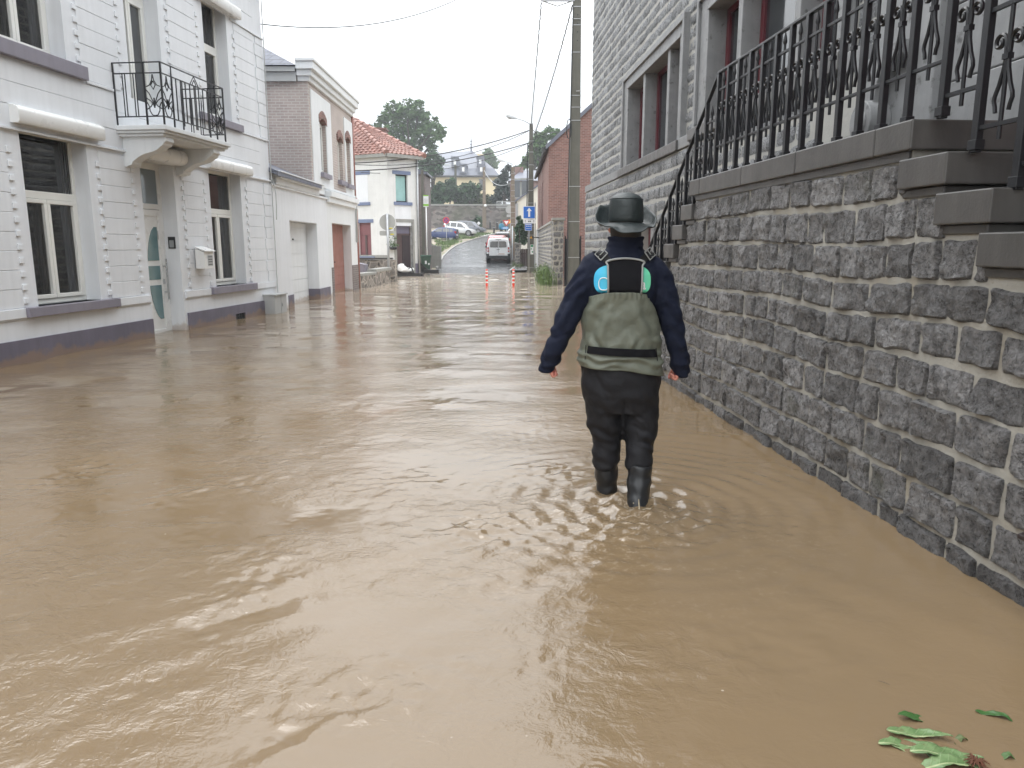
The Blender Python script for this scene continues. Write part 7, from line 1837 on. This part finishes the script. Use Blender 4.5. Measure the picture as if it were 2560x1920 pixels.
bush_l = [('large dark green bush at the left end of the bank', 1095, 490, 26, 'leaf_dark', [(0,-8),(-14,2),(12,4),(4,-20),(-6,14)]),
          ('rounded bluish green bush left of the slim brown pole', 1125, 475, 26, 'leaf_dark', [(0,0),(-12,6),(14,4),(2,-14),(10,14),(-10,16)]),
          ('bright green bush hanging over the stone wall', 1150, 492, 24, 'leaf_mid', [(0,0),(-12,4),(12,6),(2,12),(-6,-8)]),
          ('tall dark bush behind the bright green bush', 1175, 470, 24, 'leaf_dark', [(0,0),(-14,2),(14,4),(4,14),(-6,16)]),
          ('olive green bush right in front of the slim brown pole', 1193, 492, 22, 'leaf_olive', [(0,0),(-14,4),(12,4),(0,10),(20,8)]),
          ('pale green shrub at the foot of the dark conifer', 1222, 500, 14, 'leaf_olive', [(0,0),(-8,4),(8,4)])]
for i, (lab, px, py, pr, mt, offs) in enumerate(bush_l):
    d = 121.0+ (i%3)*1.2; b0 = (at(px,510,d).x, d, 7.7)
    tree('bush', lab, b0, 1.2, [tb(px+a, py+b, pr*.55, 0, base=b0, d=d) for a, b in offs], 2600, .24, mt, 60+i, .12, 'bush', 'bushes on the bank above the stone wall')
b0 = (at(1305,600,57).x, 57, .4)
tree('hedge', 'overgrown green hedge spilling over the pavement wall', b0, .8, [tb(*q, base=b0, d=57) for q in ((1296,572,10,0),(1306,568,12,0),(1314,578,10,0),(1302,588,11,0),(1313,596,9,0),(1304,557,8,0),(1297,545,5,0),(1320,585,7,0),(1296,598,8,0),(1307,604,8,0))], 5200, .09, 'leaf_dark', 71, .06, 'hedge', None, False)
# ivy on the retaining wall
b0 = (at(1190,560,117).x, 117.6, at(1190,580,117).z)
tree('wall_scrub', 'grey green scrub growing against the stone wall beside the diamond sign', b0, .5, [tb(*q, base=b0, d=117.4) for q in ((1185,560,10,0),(1195,550,10,0),(1205,560,9,0),(1192,572,10,0),(1178,572,7,0))], 1500, .2, 'leaf_dark', 73, .06, 'scrub')
def weeds(name, label, loc, n, h, spread, seed, mat='grass', kind=None):
    rg = random.Random(seed); m = MB()
    for _ in range(n):
        x, y_ = rg.gauss(0, spread[0]), rg.gauss(0, spread[1]); hh = h*rg.uniform(.35,1.1); a_ = rg.uniform(0, 6.28); l = hh*rg.uniform(.15,.6)
        d = Vector((math.cos(a_), math.sin(a_), 0)); s_ = Vector((-d.y, d.x, 0))*rg.uniform(.006,.014); p = Vector((x,y_,-.1)); q = p+d*l*.4+Vector((0,0,hh*.65)); r = p+d*l+Vector((0,0,hh))
        tn = rg.random(); m.add([p-s_,p+s_,q+s_*.8,q-s_*.8,r], [(0,1,2,3),(3,2,4)], None, [tn]*5)
        if rg.random() < .35:
            for k in range(3):
                c = p.lerp(r, rg.uniform(.4,1))+Vector((rg.gauss(0,.04),rg.gauss(0,.04),0)); w = Vector((rg.gauss(0,1),rg.gauss(0,1),rg.gauss(0,.5))).normalized()*.05; v = Vector((rg.gauss(0,1),rg.gauss(0,1),rg.gauss(0,.5))).normalized()*.025
                m.add([c-w,c+v,c+w,c-v], [(0,1,2,3)], None, [rg.random()]*4)
    o = m.build(name, MT[mat], None); o.location = loc; tag(o, label, 'weeds' if not kind else None, None, kind); return o
weeds('weeds', 'tall green weeds at the flood edge against the garden wall', (1.38, 31.0, 0), 700, .85, (.16, 1.5), 81)
weeds('pavement_weeds', 'low grass tuft along the pavement below the hedge', (at(1300,640,52).x-.15, 52.5, .1), 300, .45, (.2, 2.2), 82)
vg = MB(); rg = random.Random(90)
for k in range(2600):
    y_ = rg.uniform(56, 108); l = interp(ROADL, y_); x = l - rg.uniform(.4, 1.0) - abs(rg.gauss(0, 2.2))
    if fbm(x*.35, y_*.12) < -.05: continue
    z = terrain_z(x, y_)+.02; hh = rg.uniform(.08,.28)
    for q in range(3):
        d = Vector((rg.gauss(0,.12), rg.gauss(0,.12), hh)); w = Vector((rg.uniform(-1,1), rg.uniform(-1,1), 0)).normalized()*.05; p = Vector((x+rg.gauss(0,.12), y_+rg.gauss(0,.12), z)); tn = rg.random()
        vg.add([p-w, p+w, p+d], [(0,1,2)], None, [tn]*3)
tag(vg.build('verge_grass', MT['grass'], None), kind='stuff')

# ---------------------------------------------------------------- floating leaves in the near corner
a = N('floating_leaf'); sp = a.n.new('ShaderNodeSeparateXYZ'); a.lk(a.tc, sp.inputs[0])
ab = a.math('ABSOLUTE', sp.outputs['Y'])
vein = a.mr(ab, 0.0015, 0.0045, 1, 0)
side = a.mr(a.math('SINE', a.math('MULTIPLY', a.math('ADD', sp.outputs['X'], a.math('MULTIPLY', ab, -0.7)), 260.0)), .75, 1, 0, .5)
c = a.mix(a.mr(a.noise(22,4),.35,.65,0,1), (0.10,0.175,0.065), (0.175,0.26,0.115)); c = a.mix(a.math('MULTIPLY',side,.5), c, (0.26,0.34,0.17)); c = a.mix(vein, c, (0.36,0.42,0.22))
c = a.mix(a.mr(a.noise(9,5,.7),.56,.64,0,.8), c, (0.13,0.075,0.035))
MT['leaf_pale'] = a.fin(c, .38, a.bump(a.math('ADD', a.noise(30,4), side), .5, .004))
MT['leaf_sunk'] = M('wet_green_leaf', (0.045,0.115,0.03), .4, .2, 20)
def leaf(label, px, py, L_, Wd, rz, mat, tilt=0.0, z=0.012, group=None, lobed=True):
    q = at(px, py, 1.0); r = ray(px, py); tt = (z-CAM_H)/r.z; p = Vector((0,0,CAM_H))+r*tt
    rg = random.Random(int(px)); m = MB(); nu, nv = 40, 10
    def f(u, v):
        w = Wd*(math.sin(math.pi*min(1,u**.8*1.0))**.75)*(1+(.07*math.sin(u*48)+.07*math.sin(u*23)) if lobed else 1)*(1-.25*u)
        y_ = (v-.5)*2*w/2; x = (u-.5)*L_
        zz = .008*math.cos(u*6+px)+.16*abs(y_) - .005*(2*u-1)**2 + .0016*math.sin(u*19+v*5+py)*abs(2*v-1)
        y_ += .018*math.sin(u*2.6)
        return (x, y_, zz + tilt*x)
    m.grid(f, nu, nv); o = m.build('floating_leaf', MT[mat], None, smooth=True); o.location = p; o.rotation_euler = (0,0,rz)
    s_ = o.modifiers.new('thick','SOLIDIFY'); s_.thickness = .0015
    return tag(o, label, 'leaf', group)
G_ = 'torn leaves floating in the near corner'
leaf('pale leaf with a brown upper edge, topmost of the pile', 2300, 1837, .185, .050, math.radians(-12), 'leaf_pale', 0, .013, G_)
leaf('pale leaf pointing left at the left end of the pile', 2268, 1863, .165, .044, math.radians(-4), 'leaf_pale', 0, .008, G_)
leaf('broad pale leaf at the centre of the pile', 2368, 1888, .20, .060, math.radians(-10), 'leaf_pale', 0, .016, G_)
leaf('narrow leaf lying below the centre of the pile', 2300, 1890, .15, .035, math.radians(-38), 'leaf_pale', 0, .006, G_)
leaf('pale leaf cut by the bottom edge of the picture', 2385, 1916, .20, .055, math.radians(0), 'leaf_pale', 0, .010, G_)
leaf('dark green half sunk leaf above the pile', 2312, 1803, .155, .040, math.radians(-14), 'leaf_sunk', -.12, .004, G_)
leaf('deep green half sunk leaf apart to the right', 2490, 1792, .11, .030, math.radians(-35), 'leaf_sunk', -.16, .003, G_)
leaf('dull sunken leaf at the lower left of the pile', 2262, 1896, .10, .060, math.radians(15), 'leaf_sunk', -.05, -.006, G_, False)
leaf('small yellow green leaf right of the pile', 2408, 1856, .05, .026, math.radians(10), 'leaf_olive', -.05, .004, G_, False)
leaf('small bright green leaf near the right edge', 2522, 1900, .055, .026, math.radians(-15), 'leaf_mid', -.05, .004, G_, False)
rt = thing('root_tuft', 'small rust brown root tuft at the right end of the leaf pile', 'root', tuple(Vector((0,0,CAM_H))+ray(2440,1905)*((.012-CAM_H)/ray(2440,1905).z)))
m = MB(); rg = random.Random(3)
for k in range(46):
    a_ = rg.uniform(0,6.28); l = rg.uniform(.015,.04); m.tube([(0,0,0),(math.cos(a_)*l*.5,math.sin(a_)*l*.5,rg.uniform(0,.012)),(math.cos(a_)*l,math.sin(a_)*l,0)], [.003,.002,.0006], 5)
m.build('roots', M('rust_root', (0.12,0.045,0.025), .8, .3, 40), rt)
q = Vector((0,0,CAM_H))+ray(2210,1707)*((.004-CAM_H)/ray(2210,1707).z)
m = MB(); m.tube([(-.014,.012,0),(0,0,.002),(.014,-.012,0)], [.0006,.0009,.0006], 5); tw = m.build('twig', MT['bark'], None); tw.location = q; tag(tw, 'tiny dark twig floating above the leaf pile', 'twig')
# the dark foot scraper bracket on the wall at the right edge
bk = thing('wall_bracket', 'dark brown metal bracket jutting from the stone wall at right edge', 'bracket', (2.085, 2.72, .33), RA)
m = MB(); m.prism([(-.35,.0),(.02,.0),(.06,.03),(.06,.05),(-.35,.06)], 'x', 0, .01); 
m.v = []; m.f = []; m.m = []; m.t = []
m.hexa([(-.5,.0,-.02),(.10,.0,-.02),(.06,.08,-.015),(-.5,.08,-.015),(-.5,.0,.0),(.10,.0,.0),(.06,.08,.004),(-.5,.08,.004)]); m.build('plate', M('rusty_dark_metal', (.03,.022,.022), .4, .2, 8), bk, bevel=.004)
m = MB(); m.prism([(-.3,-.02),(.02,-.02),(-.02,-.06),(-.3,-.2)], 'y', .05, .07); m.build('rib', MT['black_iron'], bk)
# ---------------------------------------------------------------- rain haze in the air of the street
m = MB(); m.box(-160, 160, -20, 420, -1.3, 45)
HZ = bpy.data.materials.new('haze'); HZ.use_nodes = True; hn = HZ.node_tree.nodes; hn.clear()
ho = hn.new('ShaderNodeOutputMaterial'); hv = hn.new('ShaderNodeVolumePrincipled')
hv.inputs['Color'].default_value = (0.93, 0.96, 1.0, 1); hv.inputs['Density'].default_value = 0.0011
HZ.node_tree.links.new(hv.outputs[0], ho.inputs['Volume'])
HAZE = m.build('haze', HZ, None); tag(HAZE, kind='stuff')
